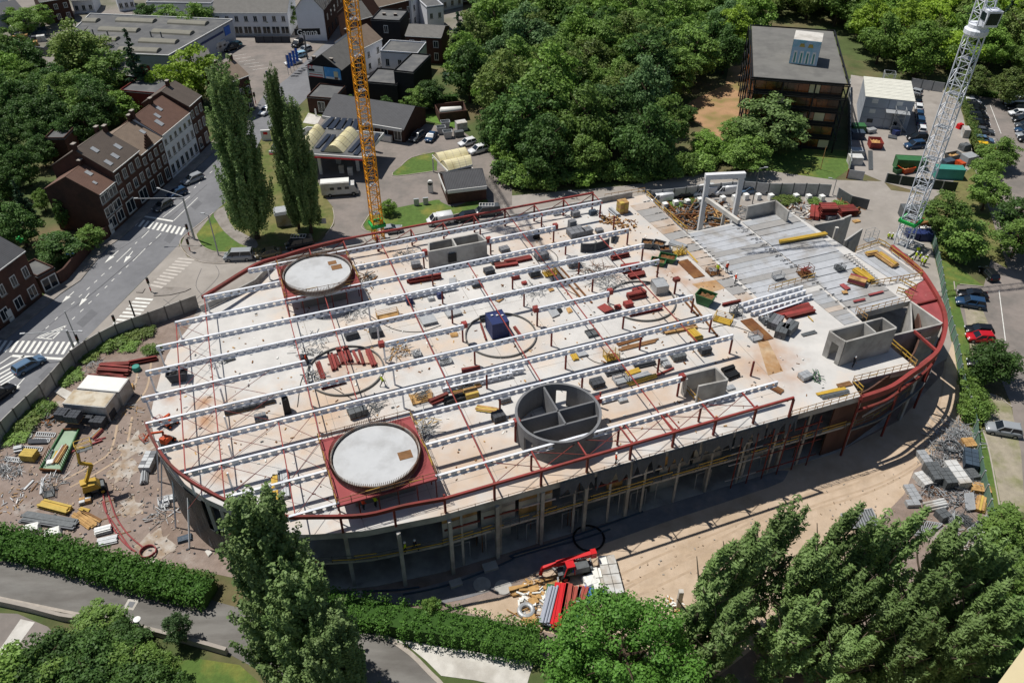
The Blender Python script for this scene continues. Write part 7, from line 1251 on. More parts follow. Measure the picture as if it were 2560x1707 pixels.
for k in range(5):
    z = .3 + k * 2.95
    for j in range(8):
        u0, u1 = .9 + j * (W_ - 1.8) / 8, .9 + (j + 1) * (W_ - 1.8) / 8; MB().bar(OP(u0 + .06, .74, z + 1.3), OP(u1 - .06, .74, z + 1.3), .06, 1.9).build('window', 'cream' if (j * 3 + k * 5) % 7 == 0 else 'bronze_glass', of)
    for j in range(12): v0, v1 = .9 + j * (dp - 1.8) / 12, .9 + (j + 1) * (dp - 1.8) / 12; MB().bar(OP(.74, v0 + .06, z + 1.3), OP(.74, v1 - .06, z + 1.3), .06, 1.9).build('window', 'bronze_glass', of)
    for o in (0, .12): MB().bar(OP(-.3, -.3 - o, z + 2.6 + o * 4), OP(W_ + .3, -.3 - o, z + 2.6 + o * 4), .16, .2).build('frame_rail', 'black', of)
    MB().bar(OP(-.3, -.3, z + 2.6), OP(-.3, dp, z + 2.6), .16, .2).build('frame_rail', 'black', of); MB().bar(OP(W_ + .3, -.3, z + 2.6), OP(W_ + .3, dp, z + 2.6), .16, .2).build('frame_rail', 'black', of)
for j in range(4): MB().box(OP(j * W_ / 3, -.3, 0), .25, .25, oz - .3).build('frame_post', 'black', of)
for j in range(1, 6):
    for u in (-.3, W_ + .3): MB().box(OP(u, j * dp / 5, 0), .25, .25, oz - .3).build('frame_post', 'black', of)
mat('mural', '#a9c3d6', 0.7, 0.06, 0.8, col2='#7fb6c6', scale2=0.5); pq = [g('D', 190, 580, oz), g('D', 445, 610, oz)]; pe = (pq[1] - pq[0]).normalized(); pn = Vector((-pe.y, pe.x, 0)); pz = zat(pq[0], 'D', 230, 360); pw = (pq[1] - pq[0]).length
ph = MB().prism([pq[0], pq[1], pq[1] + pn * 6, pq[0] + pn * 6], oz - .1, pz).build('roof_penthouse', 'pale_concrete', of); MB().bar(v3(pq[0].lerp(pq[1], .01), (oz + pz) / 2) - pn * .05, v3(pq[0].lerp(pq[1], .99), (oz + pz) / 2) - pn * .05, .06, pz - oz - .1).build('mural_wall', 'mural', ph)
for k in range(4): c_ = pq[0].lerp(pq[1], .17 + k * .22); MB().box(v3(c_, oz + .3) - pn * .1, pw * .17, .06, (pz - oz) * .5, ang(*pq), .7).build('graffiti_letter', 'white_paint', ph); MB().box(v3(c_, oz + .3) - pn * .13, pw * .05, .06, (pz - oz) * .42, ang(*pq)).build('graffiti_stroke', 'teal', ph)
for k in (.35, .65): MB().box(v3(pq[0].lerp(pq[1], k), oz + (pz - oz) * .72) - pn * .1, pw * .2, .05, (pz - oz) * .14, ang(*pq), .6).build('graffiti_stroke', 'ply_yellow', ph)
# stacked white site offices
s0 = g('D', 825, 1155); s1 = g('D', 1265, 1205); e_ = (s1 - s0).normalized(); n_ = Vector((-e_.y, e_.x, 0)); W_ = (s1 - s0).length; sz = zat(s0, 'D', 865, 890); so = thing('site_offices', (s0 + s1) / 2 + n_ * 6, 'stacked white site office cabins with a rusty white roof', 'site offices'); L_ = 12.5; fl_ = sz / 3
ribbed('cabin_roof', '#d3d2c6', ang(s0, s1) + math.pi / 2, .9, .03, .6, .1)
for k in range(3):
    for j in range(2):
        a = s0 + e_ * (W_ * j / 2 + .03); b = s0 + e_ * (W_ * (j + 1) / 2 - .03); cb_ = MB().prism([a, b, b + n_ * L_, a + n_ * L_], k * fl_ + .03, (k + 1) * fl_ - .03).build('cabin', 'clad', so)
        MB().bar(v3(a.lerp(b, .3), k * fl_ + 1.5) - n_ * .03, v3(a.lerp(b, .55), k * fl_ + 1.5) - n_ * .03, .06, .9).build('window', 'white_frame' if k else 'glass', cb_)
for j in range(6): a = s0 + n_ * (L_ * j / 6 + .03); b = s0 + n_ * (L_ * (j + 1) / 6 - .03); MB().prism([a - e_ * .1, a + e_ * (W_ + .1), b + e_ * (W_ + .1), b - e_ * .1], sz, sz + .12).build('roof_sheet', 'cabin_roof', so)
sc_ = MB(); lattice(sc_, s1 - e_ * 2.5 - n_ * 1.2, 2.2, 0, fl_ * 2 + 1, ang(s0, s1), 2.0, .12, .07); sc_.build('stair_tower', 'galv', so); MB().box(v3(s1 - e_ * 3 - n_ * 1.2, fl_ * 2), 5, 2.2, .1, ang(s0, s1)).build('landing', 'galv', so); sc_ = MB(); lattice(sc_, s0 + e_ * W_ * .55 + n_ * (L_ + 1.5), 2.4, 0, sz + 1.1, ang(s0, s1), 2.2, .12, .07); sc_.build('stair_tower', 'galv', so)
MB().bar(v3(s1 - n_ * .8, .2), v3(s1 - e_ * 4 - n_ * .8, fl_ * 2), .9, .12).build('stair_flight', 'galv', so)
# beige corner of a nearby roof (bottom right)
q = [g('P', 2110, 1568, 20), g('P', 2350, 1240, 20)]; q = [v3(p, 0) for p in q]; d = (q[1] - q[0]).normalized(); n_ = Vector((d.y, -d.x, 0)); nb = thing('neighbour_building', q[0] + n_ * 5, 'beige flat roof edge of the tower block next door', 'building'); a0, a1 = q[0] - d * 14, q[1] + d * 3; mat('beige', '#c9bb96', 0.8, 0.06, 0.6); MB().prism([a0, a1, a1 + n_ * 14, a0 + n_ * 14], 0, 19.8).build('wall', 'beige', nb); MB().prism([a0, a1, a1 + n_ * 14, a0 + n_ * 14], 19.802, 20).build('roof', 'beige', nb)
# walls and fences
def panel_fence(path, h, name, label, m, post_m, seg=2.4, cat='fence', th=.12, base=0.0):
    root = thing(name, path[0], label, cat); tot = [0]
    for i in range(len(path) - 1): tot.append(tot[-1] + (path[i + 1] - path[i]).length)
    def at(s):
        for i in range(len(path) - 1):
            if s <= tot[i + 1] + 1e-6: return path[i].lerp(path[i + 1], (s - tot[i]) / max(tot[i + 1] - tot[i], 1e-6))
        return path[-1]
    k = max(1, int(tot[-1] / seg))
    for i in range(k):
        a, b = at(tot[-1] * i / k), at(tot[-1] * (i + 1) / k); MB().bar(v3(a, base + h / 2) + (b - a) * .01, v3(b, base + h / 2) - (b - a) * .01, th, h - .04).build('fence_panel', m, root); MB().box(v3(a, base), .2, .2, h + .08, ang(a, b)).build('fence_post', post_m, root)
    return root
panel_fence(smooth(gm("I -60 985 I 0 925 I 230 690 I 460 475 I 690 210 I 800 130 I 940 45 E 1100 1530 E 1450 1400 E 1830 1260"), 3), 2.6, 'concrete_fence', 'grey concrete panel fence curving between street and yard', 'concrete', 'dark_concrete')
panel_fence(smooth(gm("G 1260 290 G 1500 270 G 1750 240 G 2100 205 H 0 225 H 300 225 H 560 235"), 3), 2.6, 'steel_fence', 'curved grey steel hoarding along the rear road', 'galv', 'dark_galv'); panel_fence(gm("H 630 250 H 760 330 H 910 360"), 2.2, 'mesh_fence', 'dark mesh hoarding beside the red steel stacks', 'dark_galv', 'galv')
panel_fence(smooth(gm("H 1500 640 H 1560 900 H 1600 1150 H 1650 1400 L 1710 50 L 1770 400 L 1880 760 L 1900 1000 L 1990 1450 P 2080 250"), 3), 1.8, 'mesh_fence', 'green mesh fence between the site and the car park', 'mesh_green', 'galv', th=.03) if mat('mesh_green', '#5f7d6d', 0.8, 0.2, 1.0) else None
panel_fence(gm("D 735 800 D 735 1200 D 745 1568"), 2.2, 'steel_fence', 'grey hoarding between office block and compound', 'galv', 'dark_galv'); panel_fence(gm("D 1300 805 D 1600 850"), 2.4, 'steel_fence', 'grey hoarding behind the compound yard', 'galv', 'dark_galv'); panel_fence(gm("H 1075 105 H 1220 130 H 1300 140 H 1530 170 H 1720 190"), 2.0, 'banner_fence', 'dark green banner hoarding along the compound', 'banner', 'galv') if mat('banner', '#26332c', 0.6, 0.2, 0.5) else None
panel_fence(gm("H 720 70 H 870 90"), 2.0, 'gate_leaf', 'grey compound gate with red stripes', 'galv', 'red_steel', cat='gate'); panel_fence(gm("B 0 395 B 320 395"), 1.8, 'plank_fence', 'dark plank fence in front of the white building', 'dark_block', 'black')
bw = smooth(gm("M -100 830 M 0 845 M 300 910 M 580 985 M 780 1010 M 1150 1060 M 1700 1190 M 2090 1300"), 2); tag(MB().ribbon(bw, .4, 0, 1.0).build('lane_wall', 'stone'), 'low stone wall along the lane beside the gardens', 'wall')
# VEHICLES
PAINT = {k: mat('paint_' + k, c, 0.28, 0.03, 1.0, spec=0.5) for k, c in dict(black='#15171b', white='#d5d7d8', silver='#8f9498', grey='#4a4e52', blue='#24405e', steel='#56708a', red='#b01620', yellow='#d9ae10', lightblue='#8fb6cc', gold='#6b6248', teal='#7fb0ad').items()}
mat('rim', '#8d9093', 0.4, 0.05, 1.0, metal=0.5); mat('lamp_glass', '#dfe3e6', 0.2, 0, 1.0); mat('tail_red', '#8a0f12', 0.3, 0, 1.0)
KINDS = {  # length, width, belt, roof, cabin bottom rear/front, cabin top rear/front, bonnet
    'hatch': (4.1, 1.76, .92, 1.47, .02, .74, .10, .55, .86), 'suv': (4.5, 1.86, 1.02, 1.66, .02, .74, .09, .56, .98), 'wagon': (4.7, 1.82, .93, 1.46, .03, .74, .10, .55, .86), 'sedan': (4.6, 1.8, .92, 1.42, .14, .74, .26, .55, .86), 'van': (5.0, 1.95, 1.15, 1.95, .01, .86, .03, .70, 1.08), 'panel': (4.9, 1.95, 1.15, 1.98, .60, .88, .62, .72, 1.05)}
def make_car(kind):
    L, W, belt, roof, c0, c1, t0, t1, bon = KINDS[kind]; root = bpy.data.objects.new('car', None); COL.objects.link(root); X = lambda f: (f - .5) * L
    st = [(0, .86, .42, belt * .82), (.02, .95, .28, belt * .97), (.12, 1, .2, belt), (.5, 1, .2, belt), (c1, 1, .2, belt * .99), (.93, .97, .22, bon * .93), (.985, .9, .3, bon * .8), (1, .82, .4, bon * .66)]
    if kind == 'panel': st = [(0, .97, .3, roof - .1), (.01, 1, .22, roof), (.3, 1, .22, roof + .02), (.6, 1, .22, roof), (.615, 1, .22, belt)] + st[4:]
    mb = MB(); k = 0
    for f, w, zb, zt in st:
        w *= W / 2; nar = .9 if zt < 1.3 else .93
        for y, z in ((-w, zb + .15), (-w * .9, zb), (w * .9, zb), (w, zb + .15), (w, zt - .14), (w * nar, zt), (-w * nar, zt), (-w, zt - .14)): mb.v.append((X(f), y, z))
    n = len(st)
    for i in range(n - 1):
        for j in range(8): mb.f.append((i * 8 + j, i * 8 + (j + 1) % 8, (i + 1) * 8 + (j + 1) % 8, (i + 1) * 8 + j))
    mb.f.append(tuple(range(7, -1, -1))); mb.f.append(tuple(range((n - 1) * 8, n * 8))); mb.build('body', PAINT['grey'], root, (0, 0, 0), True)
    w0, w1 = W / 2 * .9, W / 2 * .74
    gh = MB().hull8([(X(c0), -w0, belt - .03), (X(c1), -w0, belt - .03), (X(c1), w0, belt - .03), (X(c0), w0, belt - .03)], [(X(t0), -w1, roof - .04), (X(t1), -w1, roof - .04), (X(t1), w1, roof - .04), (X(t0), w1, roof - .04)]).build('windows', 'glass', root, (0, 0, 0))
    MB().hull8([(X(t0) - .05, -w1 - .03, roof - .05), (X(t1) + .05, -w1 - .03, roof - .05), (X(t1) + .05, w1 + .03, roof - .05), (X(t0) - .05, w1 + .03, roof - .05)], [(X(t0) + .1, -w1 * .85, roof + .03), (X(t1) - .1, -w1 * .85, roof + .03), (X(t1) - .1, w1 * .85, roof + .03), (X(t0) + .1, w1 * .85, roof + .03)]).build('roof', PAINT['grey'], root, (0, 0, 0))
    for s in (-1, 1):
        for a, b in ((c0, t0), (c1, t1), ((c0 + c1) / 2 - .02, (t0 + t1) / 2)): MB().bar((X(a), s * (w0 + .01), belt - .02), (X(b), s * (w1 + .01), roof - .03), .09).build('pillar', PAINT['grey'], root, (0, 0, 0))
        MB().box((X(.985), s * W * .34, bon * .62), .16, .36, .16).build('headlight', 'lamp_glass', root, (0, 0, 0)); MB().box((X(.012), s * W * .38, belt * .68), .14, .24, .2).build('tail_light', 'tail_red', root, (0, 0, 0)); MB().box((X(.66), s * (W / 2 + .08), belt - .02), .14, .18, .13).build('mirror', 'black', root, (0, 0, 0))
        for f in (.19, .81):
            wh_ = MB().tube([(X(f), s * (W / 2 - .2), .33), (X(f), s * (W / 2 + .015), .33)], .33, 14).build('wheel', 'rubber', root, (0, 0, 0)); MB().tube([(X(f), s * (W / 2 + .0), .33), (X(f), s * (W / 2 + .03), .33)], .2, 10).build('rim', 'rim', wh_, (0, 0, 0))
    return root
PROTO = {}
def car(t, xr, yr, xf, yf, kind, col, label, z=0.03, group=None):
    a, b = g(t, xr, yr), g(t, xf, yf)
    if kind not in PROTO: PROTO[kind] = make_car(kind); o = PROTO[kind]; first = True
    else: o = copy_tree(PROTO[kind])
    o.location = v3((a + b) / 2, z); o.rotation_euler = (0, 0, ang(a, b)); tag(o, label, 'van' if kind in ('van', 'panel') else 'car', group); o.name = 'van' if kind in ('van', 'panel') else 'car'
    for ch in o.children:
        if ch.name.split('.')[0] in ('body', 'roof', 'pillar'): paint_slot(ch, PAINT[col])
    return o
CARS = """I 170 300 385 180 wagon steel|steel blue estate car beside the white hatching
I -60 560 80 460 suv black|black car behind the blue estate car
E 1830 75 1715 125 wagon silver|silver car with roof bars in front of the terrace
E 1690 205 1570 255 hatch blue|dark blue car by the kerb at the white terrace
E 1555 315 1445 375 hatch grey|dark grey car parked just before the zebra crossing
E 2300 805 2090 815 van silver|silver minivan parked by the lawn
F 230 760 0 800 sedan gold|dull gold car under the tall poplars
F 510 680 300 720 van black|black van with a roof rack under the tall poplars
F 1170 575 1300 555 sedan silver|silver car beside the yellow crane foot
F 1775 470 1605 495 panel white|white panel van behind the red roof frame
F 2000 440 1845 465 suv black|black off road car behind the red roof frame
F 2225 390 2015 415 van grey|grey van with ladder rack beside the car wash
B 140 1010 45 1075 hatch white|white car driving along the street by the poplars
B 1515 1250 1440 1310 suv grey|dark grey car beside the station shop
B 1640 1245 1580 1315 sedan blue|dark blue car on the station forecourt
B 1985 1320 1895 1345 hatch white|white car under the trees behind the station
B 2075 1390 2005 1410 suv white|white car at the forecourt tree edge
B 415 400 350 445 suv black|black car under the sign board
B 500 460 400 495 hatch silver|silver car parked beside the sign pole
B 455 515 345 540 hatch lightblue|light blue car in the retail car park
B 400 580 290 605 sedan white|white car next to the banner flags
A 2165 450 2085 475 suv black|black car in front of the retail shed
A 2195 425 2125 450 hatch teal|teal car behind the black one at the shed
B 1020 95 975 135 hatch white|white car parked in the far street
B 1075 50 1030 85 hatch silver|silver car further up the far street
G 1440 275 1270 300 panel white|large white van behind the steel hoarding
G 1620 240 1490 255 sedan black|black saloon between two white vans
G 1820 215 1680 235 panel white|white van beside the portal frame
G 2030 205 1880 220 panel white|white van seen through the portal frame
G 2225 195 2105 208 sedan steel|blue grey saloon right of the portal frame
G 2420 190 2300 200 hatch black|black hatchback behind the steel hoarding
D 1370 960 1362 915 hatch black|black car at the far end of the compound row
D 1380 1030 1372 975 hatch white|white car in the compound row
D 1385 1085 1378 1045 hatch blue|dark blue car behind the white one
D 1395 1160 1388 1105 suv blue|dark blue off road car in the compound row
D 1410 1230 1400 1180 hatch white|white hatchback nearest in the compound row
D 1440 1285 1285 1290 suv black|black car beside the crane mast
D 1425 1350 1250 1365 suv blue|large dark blue car nearest the green container
D 1350 870 1310 860 hatch silver|silver car behind the site offices
D 1780 920 1920 915 hatch grey|dark grey car at the head of the hedge row
D 1800 950 1930 955 hatch white|white car second in the hedge row
D 1815 1000 1975 1010 suv black|black off road car after the white one
D 1840 1045 1970 1055 hatch black|low black car in the hedge row
D 1850 1090 1995 1100 suv black|black car with high roof in the hedge row
D 1870 1145 2010 1160 hatch black|black hatchback before the grey car
D 1890 1215 2045 1235 sedan grey|grey saloon in the hedge row
D 1910 1300 2040 1315 hatch steel|blue grey hatchback near the yellow car
D 1930 1365 2055 1375 hatch yellow|yellow car half hidden by the shrub
D 2340 950 2145 955 van white|white minivan in the far car park row
D 2355 1010 2185 1010 suv black|black car next to the white minivan
D 2360 1065 2215 1060 hatch white|white hatchback in the far car park row
D 2400 1125 2260 1125 suv black|black off road car at the picture edge row
D 2420 1175 2275 1170 hatch grey|dark grey hatchback behind the off road car
D 2430 1225 2280 1220 suv blue|dark blue car in the outer row
D 2440 1265 2300 1262 sedan silver|silver saloon in the outer row
D 2450 1300 2320 1298 sedan black|black saloon closing the outer row
H 1990 1175 1750 1150 sedan black|black saloon beside the grass strip
H 1940 1255 1755 1225 suv blue|dark blue off road car next to the black saloon
H 2045 1500 1810 1480 hatch black|black hatchback behind the red car
H 2050 1560 1820 1550 hatch red|bright red car in the parking bay
L 2290 860 2000 810 suv silver|silver car alone in the gravel bay
L 2020 250 1880 225 hatch black|dark car half under the young tree
H 2045 1000 1990 940 hatch black|black car in the shade of the round tree
P 300 1390 520 1340 wagon steel|blue grey car seen under the leaning poplars
H 100 195 -10 205 hatch black|black car beside the road shade""".split('\n')
for ln in CARS:
    d, lab = ln.split('|'); w = d.split(); car(w[0], *map(float, w[1:5]), w[5], w[6], lab)
for t, x, y, sx, a in (('F', 405, 660, 2.6, .2), ('F', 2120, 370, 2.8, -.1)):
    p = g(t, x, y + 30); rk = thing('roof_rack', v3(p, 2.0), ('white ladder rack on the black van', 'white ladder rack on the grey van')[t == 'F' and x > 1000], 'roof rack')
    for s in (-.6, .6): MB().bar(v3(p, 2.1) + Vector((-sx / 2, s, 0)), v3(p, 2.1) + Vector((sx / 2, s, 0)), .06).build('rail', 'white_paint', rk)
    for k in range(6): MB().bar(v3(p, 2.1) + Vector((-sx / 2 + k * sx / 5, -.6, 0)), v3(p, 2.1) + Vector((-sx / 2 + k * sx / 5, .6, 0)), .06).build('rung', 'white_paint', rk)
def boxtruck(t, xr, yr, xf, yf, L, Hh, label, name='lorry', cat='lorry', W=2.3):
    a, b = g(t, xr, yr), g(t, xf, yf); r_ = ang(a, b); c = v3((a + b) / 2, 0); root = thing(name, c, label, cat); R = lambda X, Y, Z: Vector((c.x + X * math.cos(r_) - Y * math.sin(r_), c.y + X * math.sin(r_) + Y * math.cos(r_), Z))
    H8 = lambda x0, x1, z0, z1, w, tp=0: MB().hull8([R(x0, -w / 2, z0), R(x1, -w / 2, z0), R(x1, w / 2, z0), R(x0, w / 2, z0)], [R(x0, -w / 2 * .96, z1), R(x1 - tp, -w / 2 * .96, z1), R(x1 - tp, w / 2 * .96, z1), R(x0, w / 2 * .96, z1)])
    H8(-L / 2, L * .27, .55, Hh, W).build('box_body', 'white_shell', root); H8(L * .272, L / 2, .45, Hh * .78, W * .92, .7).build('cab', 'white_shell', root); H8(-L / 2 + .02, L * .268, Hh + .002, Hh + .1, W * .8).build('roof', 'foil', root)
    MB().face([R(L / 2 - .15, -W * .4, 1.3), R(L / 2 - .15, W * .4, 1.3), R(L / 2 - .62, W * .38, Hh * .75), R(L / 2 - .62, -W * .38, Hh * .75)]).build('windscreen', 'glass', root)
    for s in (-1, 1):
        for x in (-L * .28, L * .36): w_ = MB().tube([R(x, s * (W / 2 - .25), .42), R(x, s * (W / 2 + .02), .42)], .42, 12).build('wheel', 'rubber', root); MB().tube([R(x, s * (W / 2), .42), R(x, s * (W / 2 + .04), .42)], .22, 10).build('rim', 'rim', w_)
        for x in (-L * .2, 0, L * .2): MB().box(R(x, s * (W / 2 + .0), 1.6), .8, .06, .5, r_).build('side_window', 'glass', root)
boxtruck('F', 640, 225, 915, 205, 7.2, 3.0, 'long white motorhome on the station forecourt', 'motorhome', 'motorhome'); boxtruck('A', 1930, 520, 2085, 455, 8.0, 3.0, 'white box lorry in front of the retail shed')
# boom lifts and the telehandler
def boom_lift(c, rot, m, label, pts, rotb=0.0, sc=1.0):
    root = thing('boom_lift', c, label, 'boom lift'); z = c.z; R = lambda X, Y, Z: Vector((c.x + X * math.cos(rot) - Y * math.sin(rot), c.y + X * math.sin(rot) + Y * math.cos(rot), z + Z))
    MB().box(R(0, 0, .45), 2.4, 1.3, .45, rot).build('chassis', 'dark_galv', root)
    for x in (-.85, .85):
        for s in (-1, 1): w_ = MB().tube([R(x, s * .6, .45), R(x, s * 1.0, .45)], .45, 14).build('wheel', 'rubber', root); MB().tube([R(x, s * .98, .45), R(x, s * 1.03, .45)], .22, 10).build('rim', m, w_)
    MB().hull8([R(-1.3, -.8, .95), R(.8, -.8, .95), R(.8, .8, .95), R(-1.3, .8, .95)], [R(-1.1, -.7, 1.9), R(.5, -.7, 1.7), R(.5, .7, 1.7), R(-1.1, .7, 1.9)]).build('turret', m, root); MB().box(R(-.9, 0, 1.902), .7, 1.0, .25, rot).build('engine_cover', m, root)
    P = [R(-.6, 0, 2.0)] + [Vector(p) for p in pts]
    for i in range(len(P) - 1): MB().bar(P[i], P[i + 1], .34 - .05 * i, .4 - .05 * i).build('boom_arm', m, root)
    e = P[-1]; MB().box(e - Vector((0, 0, .2)), 1.8, .9, .08, rot + rotb).build('basket_floor', 'dark_galv', root)
    bk_ = MB(); a = rot + rotb; q = [e + Vector((math.cos(a) * x - math.sin(a) * y, math.sin(a) * x + math.cos(a) * y, -.15)) for x, y in ((-.9, -.45), (.9, -.45), (.9, .45), (-.9, .45))]
    for i in range(4):
        bk_.bar(q[i], q[i] + Vector((0, 0, 1.1)), .06)
        for h in (.55, 1.1): bk_.bar(q[i] + Vector((0, 0, h)), q[(i + 1) % 4] + Vector((0, 0, h)), .06)
    bk_.build('basket_rail', m, root); root.scale = (sc,) * 3; return root
c = g('I', 880, 1370); boom_lift(c, .5, 'yellow_paint', 'yellow boom lift with raised arm in the left yard', [c + Vector((.4, .8, 4.0)), c + Vector((-.6, .3, 4.8)), c + Vector((-.5, .8, 6.8)), c + Vector((.6, .6, 7.2))])
c = g('I', 1570, 760, D); boom_lift(c, 1.0, 'orange_paint', 'orange boom lift folded on the deck behind a beam', [c + Vector((.3, .3, 2.6)), c + Vector((-2.0, -.4, 1.2))], sc=.62); c = g('I', 1545, 930, D); boom_lift(c, 1.2, 'orange_paint', 'orange boom lift reaching over the rounded slab edge', [c + Vector((-.6, .6, 2.4)), c + Vector((-3.4, .9, 1.6)), c + Vector((-4.6, .5, .2))], 1.2, .62)
c = g('O', 570, 560); rot = ang(g('O', 440, 570), g('O', 760, 500)); R = lambda X, Y, Z: Vector((c.x + X * math.cos(rot) - Y * math.sin(rot), c.y + X * math.sin(rot) + Y * math.cos(rot), Z))
th_ = thing('telehandler', c, 'red rotating telehandler with long boom in front of the facade', 'telehandler'); MB().box(R(0, 0, .7), 5.2, 1.5, .6, rot).build('chassis', 'dark_galv', th_); MB().box(R(.8, -.5, 1.305), 2.4, 1.3, 1.1, rot, .9).build('engine_cover', 'dark_galv', th_)
for x in (-1.7, 1.7):
    for s in (-1, 1): w_ = MB().tube([R(x, s * .75, .65), R(x, s * 1.25, .65)], .65, 16).build('wheel', 'rubber', th_); MB().tube([R(x, s * 1.22, .65), R(x, s * 1.28, .65)], .32, 10).build('rim', 'bright_red', w_); MB().bar(R(x * 1.6, s * .6, .9), R(x * 1.75, s * 1.9, .25), .22).build('outrigger', 'galv', th_)
cb_ = MB().hull8([R(-1.9, -1.1, 1.305), R(-.3, -1.1, 1.305), R(-.3, .1, 1.305), R(-1.9, .1, 1.305)], [R(-1.5, -1.0, 3.0), R(-.35, -1.0, 3.0), R(-.35, .05, 3.0), R(-1.5, .05, 3.0)]).build('cab', 'glass', th_); MB().box(R(-.9, -.47, 3.002), 1.25, 1.15, .14, rot).build('cab_roof', 'bright_red', cb_)
for x, x2 in ((-1.9, -1.5), (-.3, -.35)): MB().bar(R(x, -1.12, 1.3), R(x2, -1.02, 3.0), .12).build('cab_pillar', 'bright_red', cb_)
MB().bar(R(3.2, .65, 2.9), R(-2.6, .65, 2.3), .6, .75).build('boom', 'bright_red', th_); MB().bar(R(-2.5, .65, 2.32), R(-4.6, .65, 2.0), .42, .52).build('boom_arm', 'bright_red', th_); MB().bar(R(-4.6, .65, 2.2), R(-5.0, .65, .5), .35, .4).build('fork_carriage', 'bright_red', th_)
for s in (-.4, .4): MB().bar(R(-5.0, .65 + s, .45), R(-6.2, .65 + s, .45), .12, .08).build('fork', 'dark_galv', th_)
MB().box(R(3.0, .65, 2.3), .8, .9, 1.1, rot).build('boom_pivot', 'bright_red', th_); text_on('URBAN', R(1.0, .3, 2.68), (math.cos(rot), math.sin(rot), -.02), (0, 0, 1), .5, 'white_paint', th_)
th_.scale = (.78,) * 3
# PEOPLE
mat('hi_vis', '#b9d21a', 0.7, 0.08, 2.0); mat('hi_orange', '#d8471c', 0.7, 0.08, 2.0); mat('workwear', '#23272e', 0.85, 0.1, 2.0); mat('skin', '#b98566', 0.6, 0.05, 2.0); mat('helmet_white', '#e6e6e2', 0.35, 0.03, 1.0)
def person_mesh(name, sw):
    J_ = {'hip': (0, 0, .95, .15), 'waist': (0, 0, 1.12, .14), 'chest': (0, 0, 1.35, .17), 'neck': (0, .0, 1.5, .065), 'head': (.02, 0, 1.62, .1), 'crown': (.01, 0, 1.74, .085)}
    E_ = [('hip', 'waist'), ('waist', 'chest'), ('chest', 'neck'), ('neck', 'head'), ('head', 'crown')]
    for s, k in ((-1, 'l'), (1, 'r')):
        f = s * sw; J_['hj' + k] = (0, s * .1, .9, .11); J_['kn' + k] = (.22 * f + .05, s * .11, .5, .075); J_['an' + k] = (.34 * f - .08, s * .11, .09, .05); J_['to' + k] = (.34 * f + .1, s * .12, .04, .045)
        J_['sh' + k] = (0, s * .2, 1.42, .075); J_['el' + k] = (-.2 * f, s * .27, 1.14, .055); J_['wr' + k] = (-.2 * f + .16, s * .25, .92, .042); J_['ha' + k] = (-.2 * f + .22, s * .25, .82, .035)
        E_ += [('hip', 'hj' + k), ('hj' + k, 'kn' + k), ('kn' + k, 'an' + k), ('an' + k, 'to' + k), ('chest', 'sh' + k), ('sh' + k, 'el' + k), ('el' + k, 'wr' + k), ('wr' + k, 'ha' + k)]
    ks = list(J_); me = bpy.data.meshes.new(name); me.from_pydata([J_[k][:3] for k in ks], [(ks.index(a), ks.index(b)) for a, b in E_], [])
    o = bpy.data.objects.new(name, me); COL.objects.link(o); m = o.modifiers.new('skin', 'SKIN'); o.modifiers.new('sub', 'SUBSURF').levels = 1
    sv = me.skin_vertices[0].data
    for i, k in enumerate(ks): sv[i].radius = (J_[k][3], J_[k][3]); sv[i].use_root = (k == 'hip')
    dg = bpy.context.evaluated_depsgraph_get(); r_ = bpy.data.meshes.new_from_object(o.evaluated_get(dg)); bpy.data.objects.remove(o)
    for mm in ('workwear', 'hi_vis', 'skin'): r_.materials.append(MATS[mm])
    for p in r_.polygons: z = p.center.z; p.material_index = 0 if z < .93 and abs(p.center.y) < .21 else (2 if z > 1.5 or (z < .95 and abs(p.center.y) > .2) else 1); p.use_smooth = True
    return r_
PM = [person_mesh('walking_body', 1.0), person_mesh('standing_body', .15)]
def person(t, x, y, z, rot, pose, vest, label, zz=None):
    p = g(t, x, y, z); root = thing('person', p, label, 'person', None, rot); b = bpy.data.objects.new('body', PM[pose]); COL.objects.link(b); b.parent = root
    b.material_slots[1].link = 'OBJECT'; b.material_slots[1].material = MATS[vest]
    h = MB().lathe((.015, 0, 1.68), [(.16, 0), (.135, .02), (.125, .09), (.08, .14), (.02, .16)], 12).build('helmet', 'helmet_white', root, (0, 0, 0), True)
    return root
for a in [('J', 1165, 405, D, .3, 0, 'hi_vis', 'worker in yellow vest walking out of the column ring'), ('G', 1885, 945, PZ, 1, 0, 'hi_vis', 'worker in yellow vest beside the rusty cage'), ('G', 1968, 930, D + .1, 2, 1, 'hi_orange', 'worker in red jacket right of the yellow one on the planks'), ('G', 2045, 1035, D + .1, 0, 1, 'hi_orange', 'worker in orange overalls alone on the planks'), ('J', 465, 200, D, 0, 1, 'hi_orange', 'worker in orange at the open beam end'), ('L', 775, 232, D, 0, 1, 'workwear', 'worker in dark clothes beside the stair core'), ('N', 1375, 365, 4.9, 3, 1, 'hi_vis', 'worker in yellow vest on the shaded middle floor'), ('N', 1465, 345, 4.9, 2.5, 0, 'workwear', 'worker in dark clothes and white helmet on the middle floor'), ('J', 1100, 1510, D, 1, 1, 'hi_vis', 'worker in yellow vest under the near drum platform'), ('J', 990, 1535, D, 1, 1, 'hi_orange', 'worker in orange under the near drum platform'), ('H', 1095, 645, 0, 1, 1, 'hi_vis', 'left one of two workers standing by the crane foot'), ('H', 1127, 648, 0, 2, 1, 'hi_vis', 'right one of two workers standing by the crane foot'), ('H', 1362, 770, 0, 1, 1, 'hi_vis', 'worker at the back of the group outside the ring beam'), ('F', 1405, 1235, D, 0, 1, 'workwear', 'worker in dark clothes at the blue bags under the purlin'), ('K', 950, 1120, D, 0, 1, 'hi_orange', 'worker in orange at the front slab edge')]: person(*a)
